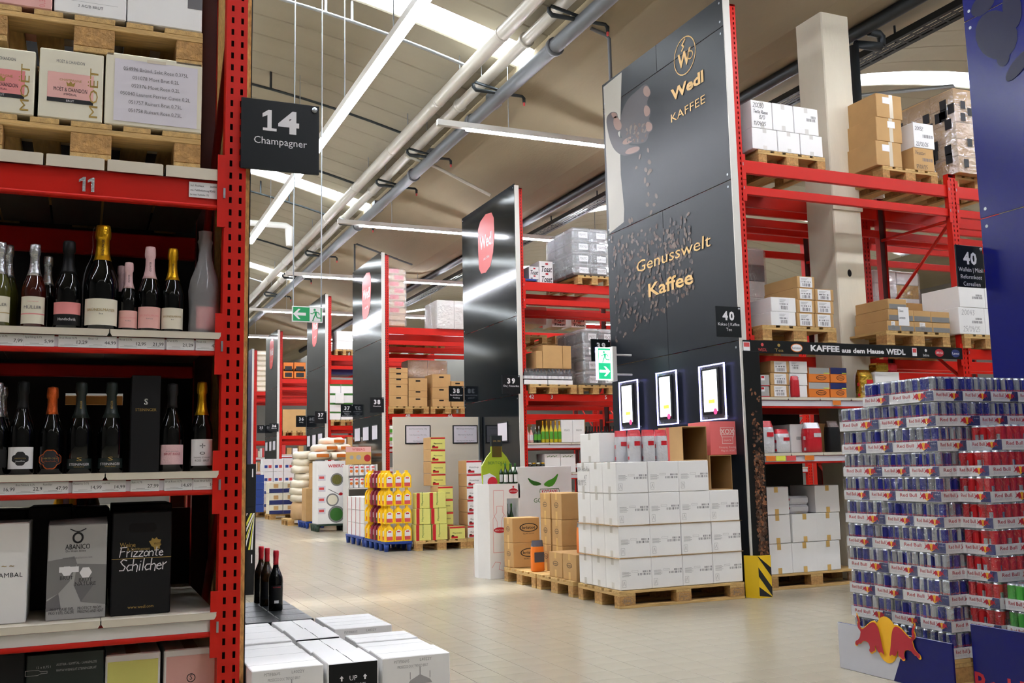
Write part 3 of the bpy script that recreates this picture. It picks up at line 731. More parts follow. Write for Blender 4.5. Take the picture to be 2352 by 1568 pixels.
# ================================================================== CHAMPAGNE RACK (left)
YL=3.95
L14=thing('pallet_rack','red rack of sparkling wines below the sign with number 14','rack',(.486,YL,0))
for x in (0,-2.85):
    for y,r in ((0,0),(1.1,math.pi),(1.25,0),(2.35,math.pi)):
        inst(upright_mesh(4.6,.082,.07),'upright',L14,(x if r==0 else x+.082,y,0),r)
    for k in range(4):
        for yo in (0,1.25):
            MB().tube([(x+.04,yo+(.05 if k%2 else 1.05),.4+k*.95),(x+.04,yo+(1.05 if k%2 else .05),1.3+k*.95)],.018,'red_dark',6).build('brace',L14)
XL0,XL1=-2.768,-.004
def lbeam(z1,z0,parent=L14,y=.012):
    o=MB().cbox(XL0,XL1,y,y+.045,z0,z1,'red',.006).build('beam',parent); return o
def lconn(z1,z0,b): MB().box(-.028,.004,-.012,0,z0-.08,z1+.1,'red').build('beam_connector',b); MB().box(-.006,.002,-.016,-.012,(z0+z1)/2-.02,(z0+z1)/2+.02,'steel').build('safety_pin',b)
for z1,z0 in ((2.352,2.241),(1.717,1.659),(1.187,1.129),(.663,.601)):
    b=lbeam(z1,z0); lconn(z1,z0,b); lbeam(z1,z0,y=1.04)
MB().tube([(XL0,.006,2.243),(XL1,.006,2.243)],.008,'red',6).build('beam_lip',L14)
for z in (1.663,1.133,.606): MB().tube([(XL0,.008,z),(XL1,.008,z)],.012,'red',8).build('beam_lip',L14)
# lower decks with notched lips
LD=.401
for z in (1.741,1.211,.687):
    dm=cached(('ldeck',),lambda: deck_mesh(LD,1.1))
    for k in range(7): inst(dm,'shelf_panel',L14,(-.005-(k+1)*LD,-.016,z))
    MB().rect((XL0,.008,z-.071-(.01 if z<1 else 0)),XL1-XL0-.0,.04+(.012 if z<1 else 0),'paper_lilac' if z>1 else 'white_card','-y',.006).build('price_rail',L14)
# top deck plates
pm=MB().prism([(.003,.0),(.203,.0),(.203,.04),(.198,.045),(.008,.045),(.003,.04)],-.004,.0,'cream_metal'); pm.box(.003,.203,0,1.1,.043,.045,'cream_metal'); pm.box(.003,.203,.004,1.1,.04,.0429,'deck_under_shade'); pm=pm.mesh('shelf_panel')
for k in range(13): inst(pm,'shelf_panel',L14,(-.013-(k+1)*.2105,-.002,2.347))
# dark sheets added behind the rack to keep its inside dim
mat('shade_sheet','141214',.7)
def rear(x0,x1,z0,z1,y=1.17): MB().box(x0,x1,y,y+.01,z0,z1,'shade_sheet').build('shade_sheet',L14)
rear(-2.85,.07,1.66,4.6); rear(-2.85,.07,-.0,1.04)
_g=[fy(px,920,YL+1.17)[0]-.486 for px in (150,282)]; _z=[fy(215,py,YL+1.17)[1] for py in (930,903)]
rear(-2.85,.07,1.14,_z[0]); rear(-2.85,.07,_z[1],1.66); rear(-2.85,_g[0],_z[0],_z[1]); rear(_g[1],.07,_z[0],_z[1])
MB().box(-2.86,-2.84,0,1.17,0,4.6,'shade_sheet').build('shade_sheet',L14)  # out-of-view end sheet, added to keep side light out
# writing on beam
x_,_=fy(178,420,YL); xa,za=fy(180,438,YL); xb,zb=fy(220,408,YL)
[MB().one((xa-.486+k*(xb-xa)*.52,.006,za),zb-za,'silver',False,.004).build('digit',L14) for k in (0,1)]
xa,za=fy(434,450,YL);xb,zb=fy(509,421,YL)
st=MB().rect((xa-.486,.006,za-.002),xb-xa,.062,'paper','-y',.001).build('load_sticker',L14)
for i,(a,b) in enumerate((('zul. Fachlast','26000 kg'),('zul. Feldbelastung','8200   kg'),('bei max. Fachhöhe 175','cm'))):
    MB().text(a,(xa-.481,.006,za+.042-.018*i),.0075,'ink',off=.002,wmax=.07).text(b,(xb-.491,.006,za+.042-.018*i),.0075,'ink',off=.002,al='r').build('lettering',st)
# prices
def prices(lst,py,zr):
    for px,s,w_ in lst:
        x,_=fy(px,py,YL); x-=.486
        _i=lst.index((px,s,w_)); TWd=.1 if _i==0 else min(.1,(px-lst[_i-1][0])*.00166)
        OF=.002+.0006*(lst.index((px,s,w_))%4)
        t=MB().rect((x+.015-TWd,.001,zr-.019),TWd,.042,'paper','-y',OF).build('price_tag',L14)
        mb=MB(); mb.text(s,(x+.012,.001,zr-.006),.0125,'ink',off=OF+.0003,al='r'); mb.text(w_,(x+.018-TWd,.001,zr+.011),.007,'ink_grey',off=OF+.0003,wmax=TWd*.6)
        for k in range(3): mb.rect((x+.02-TWd+.015*k,.001,zr-.013+.004*(k%2)),.03,.0012,'ink_faint','-y',OF+.0003)
        mb.build('lettering',t)
prices([(43,'7,99','Müller 0,75'),(114,'5,99','Sparkling 0,75'),(192,'13,29','Brut Rosé 0,75'),(258,'44,99','Brut 1,5'),(328,'12,99','Rosé 0,375'),(368,'21,99',''),(436,'21,29','Brut 0,75'),(502,'47,49','Rosé 1,5')],790,1.69)
prices([(26,'16,99',''),(95,'22,99','Brut Nature 0,75'),(147,'47,99','Familiar'),(225,'14,99','Reserve 0,75'),(279,'14,99','Reserve'),(356,'27,99','Sekt 0,75'),(432,'14,69','Brut Rosé 0,75'),(497,'14,99','Rosé Brut 0,75')],1115,1.16)
# OSB board closing the rack end
osb=MB().cbox(.57,.586,YL+.02,6.35,0,4.6,'osb',.001).build('end_board',label='raw chipboard end board of the champagne rack',cat='board')
MB().box(.586,.59,YL+.02,6.35,0,4.6,'black').build('black_edge',osb)
aisle_sign('big black square sign reading 14 Champagner',(555,222,733,402),YL-.02,'14',('Champagner',))
# ---------------------------------------------------------------- bottles
def cyl_patch(mb,r,z0,z1,a0,a1,mt,n=10,c=(0,0)):
    vs_=[]
    for i in range(n+1):
        a=a0+(a1-a0)*i/n; vs_+=[(c[0]+r*math.cos(a),c[1]+r*math.sin(a),z0),(c[0]+r*math.cos(a),c[1]+r*math.sin(a),z1)]
    mb.add(vs_,[(2*i,2*i+2,2*i+3,2*i+1) for i in range(n)],mt,True)
def cyl_text(mb,st,r,z,h,mt,ac=-math.pi/2,width=None,bold=0.,vert=False,shear=0):
    v2,fs=text2d(st,bold); 
    if not len(v2): return
    k=h/.7; x=v2[:,0]*k; y=v2[:,1]*k; x=x-x.min(); W=x.max()
    if width: x=x*width/W; W=width
    x=x-W/2+shear*y
    if vert: x,y=-y+h/2,x+W/2
    mb.add([(r*math.cos(ac+a/r),r*math.sin(ac+a/r),z+b) for a,b in zip(x,y)],fs,mt)
def bottle(label,x,y,z,h,r,glass,foil,name='sparkling_wine_bottle',fz=.62,lab=None,lz=(.1,.4),lw=1.15,texts=(),necktext=None,neckmt='ink',group=None,style='champ',lab2=None,rz=0.,cat='bottle'):
    t=thing(name,label,cat,(x,y,z),rz,group)
    nr=r*.36
    if style=='champ': prof=[(.0,.006),(.9,0),(1,.02),(1,.42),(.97,.47),(.86,.53),(.66,.6),(.5,.66),(.4,.72),(.36,.78),(.34,.86),(.33,.9)]
    else: prof=[(.0,.006),(.92,0),(1,.02),(1,.5),(.93,.56),(.7,.63),(.48,.69),(.38,.74),(.35,.8),(.34,.9)]
    MB().lathe([(max(.001,a*r),b*h) for a,b in prof],glass,22).build('glass',t)
    # foil
    fp=[(a,b) for a,b in prof if b>=fz]
    def rad(f):
        for (a0,b0),(a1,b1) in zip(prof,prof[1:]):
            if b0<=f<=b1: return a0+(a1-a0)*(f-b0)/(b1-b0)
        return prof[-1][0]
    f=[(rad(fz)+.03,fz)]+[(a+.03,b) for a,b in fp if b>fz and b<.86]
    if style=='champ': f+=[(.38,.855),(.45,.87),(.47,.9),(.46,.93),(.44,.97),(.4,.99),(.1,1.0)]
    else: f+=[(.38,.88),(.4,.89),(.4,.97),(.38,.995),(.1,1.)]
    MB().lathe([(a*r,b*h) for a,b in f],foil,18).build('foil',t)
    if necktext:
        mb=MB(); cyl_text(mb,necktext,r*.46,h*(fz+.03),r*.17,neckmt,vert=True,width=h*.16); mb.build('neck_lettering',t)
    if lab:
        mb=MB(); cyl_patch(mb,r*1.012,lz[0]*h,lz[1]*h,-math.pi/2-lw,-math.pi/2+lw,lab); l=mb.build('label',t)
        if lab2: 
            mb=MB(); cyl_patch(mb,r*1.016,lab2[1]*h,lab2[2]*h,-math.pi/2-lw,-math.pi/2+lw,lab2[0]); mb.build('label_band',l)
        for st,zz,hh,mt,wd in texts:
            mb=MB(); cyl_text(mb,st,r*1.032,zz*h,hh*h,mt,width=wd*r if wd else None); mb.build('lettering',l)
    return t
YB=YL+.09
def shelf_bottle(label,px,top,w_,z,glass,foil,yb=YB,**k):
    x,zt=fy(px,top,yb); r=(fy(px+w_/2,top+120,yb)[0]-fy(px-w_/2,top+120,yb)[0])/2
    b=bottle(label,x,yb,z,zt-z,r,glass,foil,**k); b['r']=r; return b
z1=1.741
shelf_bottle('pale sparkling wine bottle with silver foil at the shelf start',4,555,56,z1,'glass_olive','silver',lab='cream',lz=(.07,.36),texts=(('MÜLLER',.25,.03,'ink',1.5),),lab2=('gold_ink',.17,.178))
shelf_bottle('silver-foiled bottle behind the pale sparkling wine bottle',22,562,52,z1,'glass_olive','silver',yb=YB+.12)
shelf_bottle('rosé sparkling bottle with silver foil and white label',82,560,58,z1,'glass_rose','silver',lab='cream',lz=(.06,.37),texts=(('MÜLLER',.23,.035,'ink_grey',1.5),('~~~',.3,.03,'rose',.9)),lab2=('rose',.165,.178))
shelf_bottle('dark bottle with grey foil hiding behind the rosé white-labelled bottle',112,588,50,z1,'glass_dark','silver',yb=YB+.14)
shelf_bottle('black-foiled sparkling bottle with red picture label',160,553,66,z1,'glass_dark','black',lab='black_card',lz=(.05,.29),lab2=('rose',.17,.3),texts=(('Handschrift',.1,.03,'sign_white',1.3),))
m4=shelf_bottle('magnum bottle with tall gold foil and large cream label',238,517,80,z1,'glass_dark','gold',fz=.66,necktext='BRÜNDLMAYER',lab='cream',lz=(.05,.29),texts=(('BRÜNDLMAYER',.175,.025,'gold_ink',1.75),('Brut',.145,.014,'ink',None)))
shelf_bottle('small half bottle with pink foil and pink label',297,602,46,z1,'glass_dark','pink_foil',lab='pink',lz=(.06,.3),necktext='BRÜNDLMAYER',texts=(('BRÜNDLMAYER',.19,.02,'rose',1.7),('Brut Rosé',.15,.013,'ink_grey',None)))
shelf_bottle('half bottle with pink foil behind the small pink-labelled one',280,610,44,z1,'glass_dark','pink_foil',yb=YB+.11)
shelf_bottle('full size bottle with pink foil and salmon pink label',346,566,55,z1,'glass_dark','pink_foil',lab='pink',lz=(.05,.29),necktext='BRÜNDLMAYER',texts=(('BRÜNDLMAYER',.18,.022,'rose',1.75),('Brut Rosé',.15,.012,'ink_grey',None)))
shelf_bottle('gold-foiled bottle with small cream label beside tissue-wrapped magnum',398,570,53,z1,'glass_dark','gold',necktext='BRÜNDLMAYER',lab='cream',lz=(.05,.29),texts=(('BRÜNDLMAYER',.18,.022,'gold_ink',1.75),('Brut',.15,.012,'ink',None)))
# torn tissue around the magnum
mat('tissue','d3cfd2',.5,alpha=.36,bump=.5,bscale=30); mat('tissue_thin','cfccd0',.5,alpha=.25)
mb=MB(); r=.058
for k in range(6):
    a0=math.pi*.98+.05*k; 
vs_=[];
for i,(f,q) in enumerate(((.05,1.02),(.2,1.08),(.4,1.07),(.52,1.0),(.6,.86),(.68,.64),(.78,.56),(.88,.6),(.98,.52))):
    h4=fy(238,517,YB)[1]-z1
    for a in (2.9,3.2,3.55): vs_.append((r*q*1.12*math.cos(a),r*q*1.12*math.sin(a),f*h4))
mb.add(vs_,[(3*i+j,3*i+j+1,3*i+j+4,3*i+j+3) for i in range(8) for j in (0,1)],'tissue_thin',True); mb.build('torn_tissue',m4)
# tissue-wrapped magnum
xw,zw=fy(472,533,YB); hw_=zw-z1; rw=.052
wt=thing('wrapped_magnum','magnum bottle wrapped in white tissue with pink label showing through','bottle',(xw-.0,YB,z1))
MB().lathe([(.001,.004),(rw*.9,0),(rw,.02),(rw,.42*hw_),(rw*.8,.55*hw_),(rw*.5,.66*hw_),(rw*.38,.8*hw_),(rw*.4,.93*hw_),(.004,.95*hw_)],'glass_dark',18).build('glass',wt)
mb=MB(); cyl_patch(mb,rw*1.01,.05*hw_,.26*hw_,-math.pi/2-.7,-math.pi/2+1.2,'rose'); mb.build('label',wt)
mb=MB(); n=26; prof=[(1.06,.0),(1.1,.06),(1.1,.25),(1.12,.42),(.98,.53),(.72,.63),(.52,.72),(.44,.82),(.5,.88),(.56,.9),(.46,.93),(.5,1.0)]
vs_=[]
for a,b in prof:
    for i in range(n):
        q=1+.035*math.sin(5*i+9*b)+.03*math.sin(3*i*2.3); an=2*math.pi*i/n+b*.6; vs_.append((rw*a*q*math.cos(an),rw*a*q*math.sin(an),b*hw_))
mb.add(vs_,[(j*n+i,j*n+(i+1)%n,(j+1)*n+(i+1)%n,(j+1)*n+i) for j in range(len(prof)-1) for i in range(n)],'tissue',True); mb.build('tissue_wrap',wt)
z2=1.211
shelf_bottle('dark bottle with silver foil cut off at the lower shelf start',-4,877,60,z2,'glass_dark','silver',lab='black_card',lz=(.08,.27))
shelf_bottle('second silver-foiled bottle peeking from behind on the lower shelf',8,884,50,z2,'glass_dark','silver',yb=YB+.11)
b=shelf_bottle('black-foiled bottle with white label and black ornate emblem',55,875,62,z2,'glass_dark','black',fz=.7,lab='paper',lz=(.06,.29),texts=(('SABATÉ I COCA',.165,.013,'gold_ink',.85),('Josefina',.135,.016,'paper',.7)))
def emblem(b,r,h,zc,mt,w_=.62,hh=.07,m2=None):
    mb=MB()
    for k,(s,mm) in enumerate(((1,m2 or mt),(.9,mt))):
        n=24; vs_=[]
        for i in range(n):
            a=2*math.pi*i/n; q=s*(1+.1*math.cos(4*a)-.06*math.cos(8*a)); vs_.append((w_*q*math.cos(a),hh*q*math.sin(a)))
        R=r*(1.02+.004*k); pts=[(u*f_,v*f_) for f_ in (1,.66,.33) for u,v in vs_]+[(0,0)]
        mb.add([(R*math.cos(-math.pi/2+u),R*math.sin(-math.pi/2+u),(zc+v)*h) for u,v in pts],[(g*n+i,g*n+(i+1)%n,(g+1)*n+(i+1)%n,(g+1)*n+i) for g in (0,1) for i in range(n)]+[(2*n+i,2*n+(i+1)%n,3*n) for i in range(n)],mm)
    return mb.build('emblem',b)
xx,zz=fy(55,875,YB); emblem(b,b['r'],zz-z2,.168,'ink')
b=shelf_bottle('bottle with copper foil and orange-framed black label',122,888,60,z2,'glass_dark','copper_foil',fz=.68,lab='glass_dark',lz=(.06,.27),lw=.8,texts=(('SABATÉ I COCA',.17,.016,'gold_ink',1.2),('Reserva Familiar',.14,.012,'copper_foil',1.0)))
xx,zz=fy(122,888,YB); emblem(b,b['r'],zz-z2,.165,'ink',.95,.105,'copper_foil')
for px,lb in ((188,'dark green foiled bottle beside the copper-foiled bottle'),(258,'dark green foiled bottle beside the tall black box')):
    b=shelf_bottle(lb,px,877,60,z2,'glass_dark','dark_green',necktext='STEININGER',neckmt='gold_ink',fz=.6,lab='dark_green',lz=(.05,.16),texts=(('STEININGER',.085,.027,'sign_white',1.7),('S',.135,.04,'gold_ink',.4),('RIESLING',.065,.012,'gold_ink',.8)))
xa,za=fy(297,1080,YB); xb,zb=fy(369,864,YB)
t=MB().cbox(-(xb-xa)/2,(xb-xa)/2,0,.11,0,zb-z2,'black_card',.002).build('gift_box',loc=((xa+xb)/2,YL+.06,z2),label='tall narrow black gift box between bottles',cat='box')
MB().text('STEININGER',(0,0,.23),.011,'gold_ink',al='c',width=.075).text('S',(0,0,.255),.022,'silver',al='c',bold=.03).build('lettering',t)
shelf_bottle('slim dark bottle with pink and white Brut Rosé label',397,880,56,z2,'glass_dark','ink',fz=.72,lab='pink_foil',lz=(.08,.3),texts=(('BRUT ROSÉ',.185,.025,'rb_red',1.4),('MÉTHODE TRADITIONNELLE',.22,.009,'ink_grey',1.1)))
b=shelf_bottle('gold-foiled bottle with tall white cross-printed label',465,876,52,z2,'glass_dark','gold',fz=.62,lab='paper',lz=(.06,.35),texts=(('THOMAS SCHWARZ',.14,.018,'ink_grey',1.6),('ROSÉ - BRUT',.105,.022,'ink',1.3),('o',.18,.05,'ink_grey',.5),('+',.24,.075,'ink_grey',.5)))
# ---------------------------------------------------------------- cartons on the left rack
def carton(name,label,cat,x0,x1,y0,y1,z0,z1,mt,group=None,rz=0.,c=.004,seam=False):
    o=MB().cbox(-(x1-x0)/2,(x1-x0)/2,-(y1-y0)/2,(y1-y0)/2,0,z1-z0,mt,c).build(name,loc=((x0+x1)/2,(y0+y1)/2,z0),rz=rz,label=label,cat=cat,group=group)
    o['w']=(x1-x0); o['d']=(y1-y0); o['h']=(z1-z0)
    return o
def ypix(name,label,cat,px,Y,depth,z0,mt,z1=None,**k):
    # front face given by its pixels on the plane y=Y
    x0,y0,x1,y1=px; xm=(x0+x1)/2
    if (y0,y1)==(0,9):                     # rows unknown: find the pixel row of the box centre
        lo,hi=0.,1568.
        for _ in range(30):
            mid=(lo+hi)/2
            if fy(xm,mid,Y)[1]>(z0+z1)/2: lo=mid
            else: hi=mid
        y0=y1=lo
    a=fy(x0,(y0+y1)/2,Y)[0]; b=fy(x1,(y0+y1)/2,Y)[0]; zt=fy(xm,y0,Y)[1] if z1 is None else z1
    return carton(name,label,cat,a,b,Y,Y+depth,z0,zt,mt,**k)
def front(o,name='print'):
    # helper giving front-face coordinates: (fraction x, fraction z)
    w_,d,h=o['w'],o['d'],o['h']
    return lambda u,v:(-w_/2+u*w_,-d/2,v*h)
z3=.687; YC=YL+.07
o=ypix('wine_carton','cream wine carton cut off by the picture edge','carton',(-95,1202,63,1425),YC,.3,z3,'white_card')
f=front(o); MB().text('VEUVE AMBAL',(f(.93,0)[0],f(0,0)[1],o['h']*.46),.016,'ink',al='r',sp=1.1).text('~ ~',(f(.8,0)[0],f(0,0)[1],o['h']*.55),.02,'gold_ink',al='r').build('lettering',o)
o=ypix('wine_carton','grey and white wine carton with polygon pattern','carton',(108,1203,244,1424),YC,.24,z3,'grey_card'); w_,h=o['w'],o['h']
f=front(o)
def fl(mb,o,pts,mt,off=.0008): mb.flat([(-o['w']/2+u*o['w'],v*o['h']) for u,v in pts],(0,-o['d']/2,0),mt,'-y',1.,off); return mb
mb=MB(); 
for pts,mt in (([(0,.62),(.45,.66),(.5,.58),(.38,.4),(0,.46)],'grey_card2'),([(.45,.66),(1,.64),(1,.56),(.5,.58)],'grey_card'),([(.5,.58),(1,.56),(1,.36),(.45,.36)],'grey_card2'),([(.45,.36),(.8,.36),(.58,.18)],'ink_grey'),([(0,.46),(.38,.4),(.2,.28),(.0,.22)],'grey_card2'),([(.0,.2),(.2,.28),(.25,.12),(0,.1)],'ink_grey'),([(.8,.36),(1,.36),(1,.14),(.58,.18)],'grey_card2')): fl(mb,o,pts,mt)
mb.build('polygon_print',o)
MB().text('ABANICO',(0,-o['d']/2,h*.735),.018,'ink',al='c',width=w_*.42,bold=.01).text('De Haan Altes',(-.03*w_,-o['d']/2,h*.705),.008,'ink',al='c').text('www.bodegasabanico.com',(0,-o['d']/2,h*.635),.008,'ink_grey',al='c',width=w_*.5).text('BRUT',(-w_*.17,-o['d']/2,h*.42),.013,'ink',al='c').text('BRUT',(w_*.15,-o['d']/2,h*.39),.013,'ink',al='c').text('NATURE',(w_*.15,-o['d']/2,h*.35),.013,'ink',al='c').text('PROTÉJASE DEL',(-w_*.03,-o['d']/2,h*.1),.01,'ink',al='r',wmax=w_*.4).text('FRÍO Y DEL CALOR',(-w_*.03,-o['d']/2,h*.065),.01,'ink',al='r',wmax=w_*.42).text('PROTECT FROM',(w_*.03,-o['d']/2,h*.1),.01,'ink',wmax=w_*.4).text('FREEZING AND HEAT',(w_*.03,-o['d']/2,h*.065),.01,'ink',wmax=w_*.44).build('lettering',o)
mb=MB(); mb.ring((0,-o['d']/2,h*.855),.019,.021,.007,'ink','-y',.001,18).line([(-.026,.03),(-.01,.022),(0,.02),(.01,.022),(.026,.03)],(0,-o['d']/2,h*.86),.004,'ink','-y',.001); mb.build('bull_logo',o)
mb=MB(); mb.disc((-w_*.17,-o['d']/2,h*.51),.02,.019,'paper','-y',.0012,6).disc((w_*.15,-o['d']/2,h*.485),.021,.021,'paper','-y',.0012,6).rect((-w_*.3,-o['d']/2,h*.495),w_*.33,.02,'paper','-y',.0014); mb.build('stickers',o)
fm=MB().add([(-w_/2,-.12,0),(w_/2,-.12,0),(w_/2,0,.02),(-w_/2,.0,.012)],[(0,1,2,3)],'grey_card'); fm.build('loose_flap',o,(0,0,h))
o=ypix('wine_carton','black carry carton with white chalk writing Frizzante Schilcher','carton',(256,1175,393,1414),YC,.26,z3,'black_card'); w_,h=o['w'],o['h']
F_=lambda u,v:(-w_/2+u*w_,-o['d']/2,v*h)
mb=MB(); mb.flat([(.27*w_,.83*h),(.3*w_,.8*h),(.7*w_,.8*h),(.74*w_,.83*h),(.73*w_,.87*h),(.69*w_,.89*h),(.32*w_,.89*h),(.28*w_,.87*h)],(-w_/2,-o['d']/2,0),'hole','-y',1.,.001); mb.build('hand_hole',o)
MB().text('Weine',F_(.13,.66),.017,'gold_ink',width=w_*.26).text('& Spirituosen',F_(.25,.625),.011,'gold_ink',width=w_*.38).text('www.wedl.com',F_(.5,.065),.011,'gold_ink',al='c',width=w_*.43).rect(F_(0,.545),w_,.0022,'gold_ink','-y',.001).build('lettering',o)
mb=MB(); pts=[(0,.0),(.25,-.15),(.35,-.45),(.6,-.3),(.95,-.35),(.9,-.05),(1.1,.15),(.95,.4),(1.05,.7),(.7,.75),(.55,1.0),(.3,.8),(.05,.95),(-.05,.65),(-.3,.55),(-.15,.3)]
mb.flat([(a*.032,b*.032) for a,b in pts],F_(.66,.66),'gold_ink','-y',1.,.0012); mb.text('VINOTHEK',F_(.78,.672),.008,'black_card',off=.002,al='c',width=.034); mb.build('vine_leaf_print',o)
# chalk handwriting drawn as strokes
STROKE={'F':[[(0,0),(.05,1)],[(-.05,1),(.6,1.05)],[(0,.55),(.45,.6)]],'r':[[(0,.6),(.05,0)],[(.03,.4),(.3,.62)]],'i':[[(.1,.55),(.1,0)],[(.12,.75),(.14,.8)]],'z':[[(0,.55),(.4,.55),(0,0),(.45,0)]],'o':[[(.2,.55),(0,.4),(0,.1),(.2,0),(.4,.15),(.4,.45),(.2,.55)]],'n':[[(0,.55),(0,0)],[(0,.4),(.25,.55),(.4,.4),(.4,0)]],'t':[[(.2,.95),(.18,.1),(.35,0)],[(0,.6),(.4,.62)]],'e':[[(0,.3),(.4,.35),(.25,.55),(.02,.4),(.05,.1),(.25,0),(.42,.1)]],'S':[[(.5,.9),(.2,1),(.02,.8),(.2,.55),(.45,.35),(.35,.05),(0,.05)]],'c':[[(.4,.5),(.15,.5),(0,.25),(.15,0),(.4,.08)]],'h':[[(0,1),(0,0)],[(0,.4),(.25,.55),(.4,.4),(.38,-.1)]],'l':[[(.1,1),(.08,0)]],'d':[[(.4,1),(.38,0)],[(.38,.4),(.15,.5),(0,.25),(.15,0),(.38,.12)]],
 '0':[[(.2,.9),(0,.6),(0,.25),(.2,0),(.42,.25),(.42,.65),(.2,.9)]],'1':[[(.05,.65),(.25,.9),(.25,0)]],'2':[[(0,.75),(.2,.9),(.4,.7),(0,0),(.45,0)]],'3':[[(0,.85),(.35,.8),(.1,.5),(.4,.3),(.2,0),(0,.08)]],'4':[[(.3,.9),(0,.35),(.45,.35)],[(.35,.6),(.33,0)]],'5':[[(.4,.9),(.05,.9),(.05,.5),(.35,.5),(.38,.15),(.1,0)]],'6':[[(.35,.9),(.05,.5),(.0,.15),(.2,0),(.4,.2),(.2,.45),(.03,.3)]],'7':[[(0,.88),(.42,.9),(.1,0)],[(.05,.45),(.35,.48)]],'8':[[(.2,.45),(.02,.7),(.2,.9),(.4,.7),(.2,.45),(0,.2),(.2,0),(.42,.2),(.2,.45)]],'9':[[(.4,.6),(.2,.45),(.02,.65),(.2,.9),(.4,.75),(.4,.5),(.3,0)]],'/':[[(0,-.1),(.4,1)]],'.':[[(.1,0),(.14,.03)]],
 'T':[[(0,1),(.6,1)],[(.3,1),(.3,0)]],'s':[[(.35,.5),(.1,.5),(.1,.3),(.35,.2),(.3,0),(.02,.03)]],'a':[[(.4,.5),(.1,.5),(0,.2),(.15,0),(.4,.2),(.4,.5),(.42,0)]],'R':[[(0,0),(0,1),(.4,.95),(.4,.6),(0,.5),(.5,0)]],'B':[[(0,0),(0,1),(.4,.9),(.05,.52),(.45,.3),(.3,0),(0,0)]],'I':[[(.1,1),(.1,0)]],'O':[[(.3,1),(0,.6),(.1,.1),(.4,0),(.6,.4),(.5,.9),(.3,1)]],'V':[[(0,1),(.25,0),(.55,1)]],'v':[[(0,.5),(.18,0),(.4,.5)]],'p':[[(0,.5),(0,-.4)],[(0,.4),(.3,.5),(.35,.2),(.02,.05)]],'A':[[(0,0),(.3,1),(.55,0)],[(.1,.35),(.5,.35)]],'m':[[(0,.5),(0,0)],[(0,.4),(.2,.5),(.25,0)],[(.25,.4),(.45,.5),(.5,0)]],'u':[[(0,.5),(.05,.05),(.3,.05),(.38,.5),(.4,0)]],'E':[[(.45,1),(0,1),(0,0),(.5,0)],[(0,.5),(.4,.5)]],'b':[[(0,1),(0,0),(.35,.1),(.35,.45),(0,.45)]]}
def hand(mb,st,org,h,mt,face='-y',t=None,off=.0015,slant=.12,sp=1.):
    u,v=AX[face]; x=0; rr=random.Random(len(st)); t=t or h*.09
    for ch in st:
        if ch==' ': x+=.45*h; continue
        g=STROKE.get(ch)
        if not g: x+=.4*h; continue
        w_=max(p[0] for s in g for p in s)
        for s in g: mb.line([(x+(p[0]+slant*p[1])*h,p[1]*h) for p in s],org,t,mt,face,off)
        x+=(w_+.2)*h*sp
    return x
mb=MB(); hand(mb,'Frizzonte',F_(.13,.565),.034,'sign_white',t=.0032,sp=.85); hand(mb,'Schilcher',F_(.13,.43),.042,'sign_white',t=.0034,sp=.82); mb.build('chalk_writing',o)
# dark cartons in the second row
for i,(a,b) in enumerate(((-60,62),(66,166),(172,252),(258,395))):
    xa=fy(a,1165,YC+.36)[0]; xb=fy(b,1165,YC+.36)[0]
    carton('wine_carton','dark wine carton in the shadowed second row, '+ORD[i]+' from the frame edge','carton',xa,xb,YC+.36,YC+.7,z3,1.075+.01*(i%2),'black_card',group='dark cartons in the second row')
# bottom cartons
zb_=.12
o=ypix('wine_carton','black wine carton cut off at the bottom frame edge','carton',(-90,1497,57,1568),YC,.26,zb_,'black_card')
o=ypix('wine_carton','dark green wine carton under the lowest visible shelf','carton',(60,1497,239,1568),YC,.26,zb_,'dark_green'); w_,h=o['w'],o['h']; d=o['d']
MB().text('AUSTRIA - KAMPTAL - LANGENLOIS',(w_*.4,-d/2,h*.9),.0085,'ink_faint',al='r',width=w_*.52).text('WWW.WEINGUT-STEININGER.AT',(w_*.4,-d/2,h*.855),.0085,'ink_faint',al='r',width=w_*.52).text('12 x 0,75 l',(-w_*.37,-d/2,h*.89),.008,'ink_faint',wmax=.05).line([(-.13,.0),(-.09,0),(-.08,.005),(-.06,.005),(-.06,.012),(-.08,.012),(-.09,.018),(-.13,.018)],(0,-d/2,h*.84),.0015,'ink_faint','-y',.001,True).build('lettering',o)
for px,mt,lb,tx in (((242,1500,368,1568),'yellow_label','wine carton with plain yellow front under the lowest shelf',None),((377,1488,500,1568),'pink','wine carton with pink front and crest print','BRÜNDLMAYER')):
    o=ypix('wine_carton',lb,'carton',px,YC,.27,zb_,'white_card'); w_,h,d=o['w'],o['h'],o['d']
    MB().rect((-w_*.46,-d/2,.02),w_*.92,h-.045,mt,'-y',.0008).build('printed_front',o)
    MB().rect((-.025,-d/2+.0,h),.05,d,'tape_clear','+z',.0006).build('tape',o)
    mb=MB()
    if tx: mb.text(tx,(0,-d/2,h*.62),.02,'ink',al='c',width=w_*.72,off=.0015).ring((0,-d/2,h*.75),.016,.016,.003,'ink','-y',.0015).text('S',(0,-d/2,h*.735),.018,'ink',al='c',off=.0015)
    else: mb.ring((0,-d/2,h*.52),.016,.016,.003,'ink_grey','-y',.0015)
    mb.build('lettering',o)
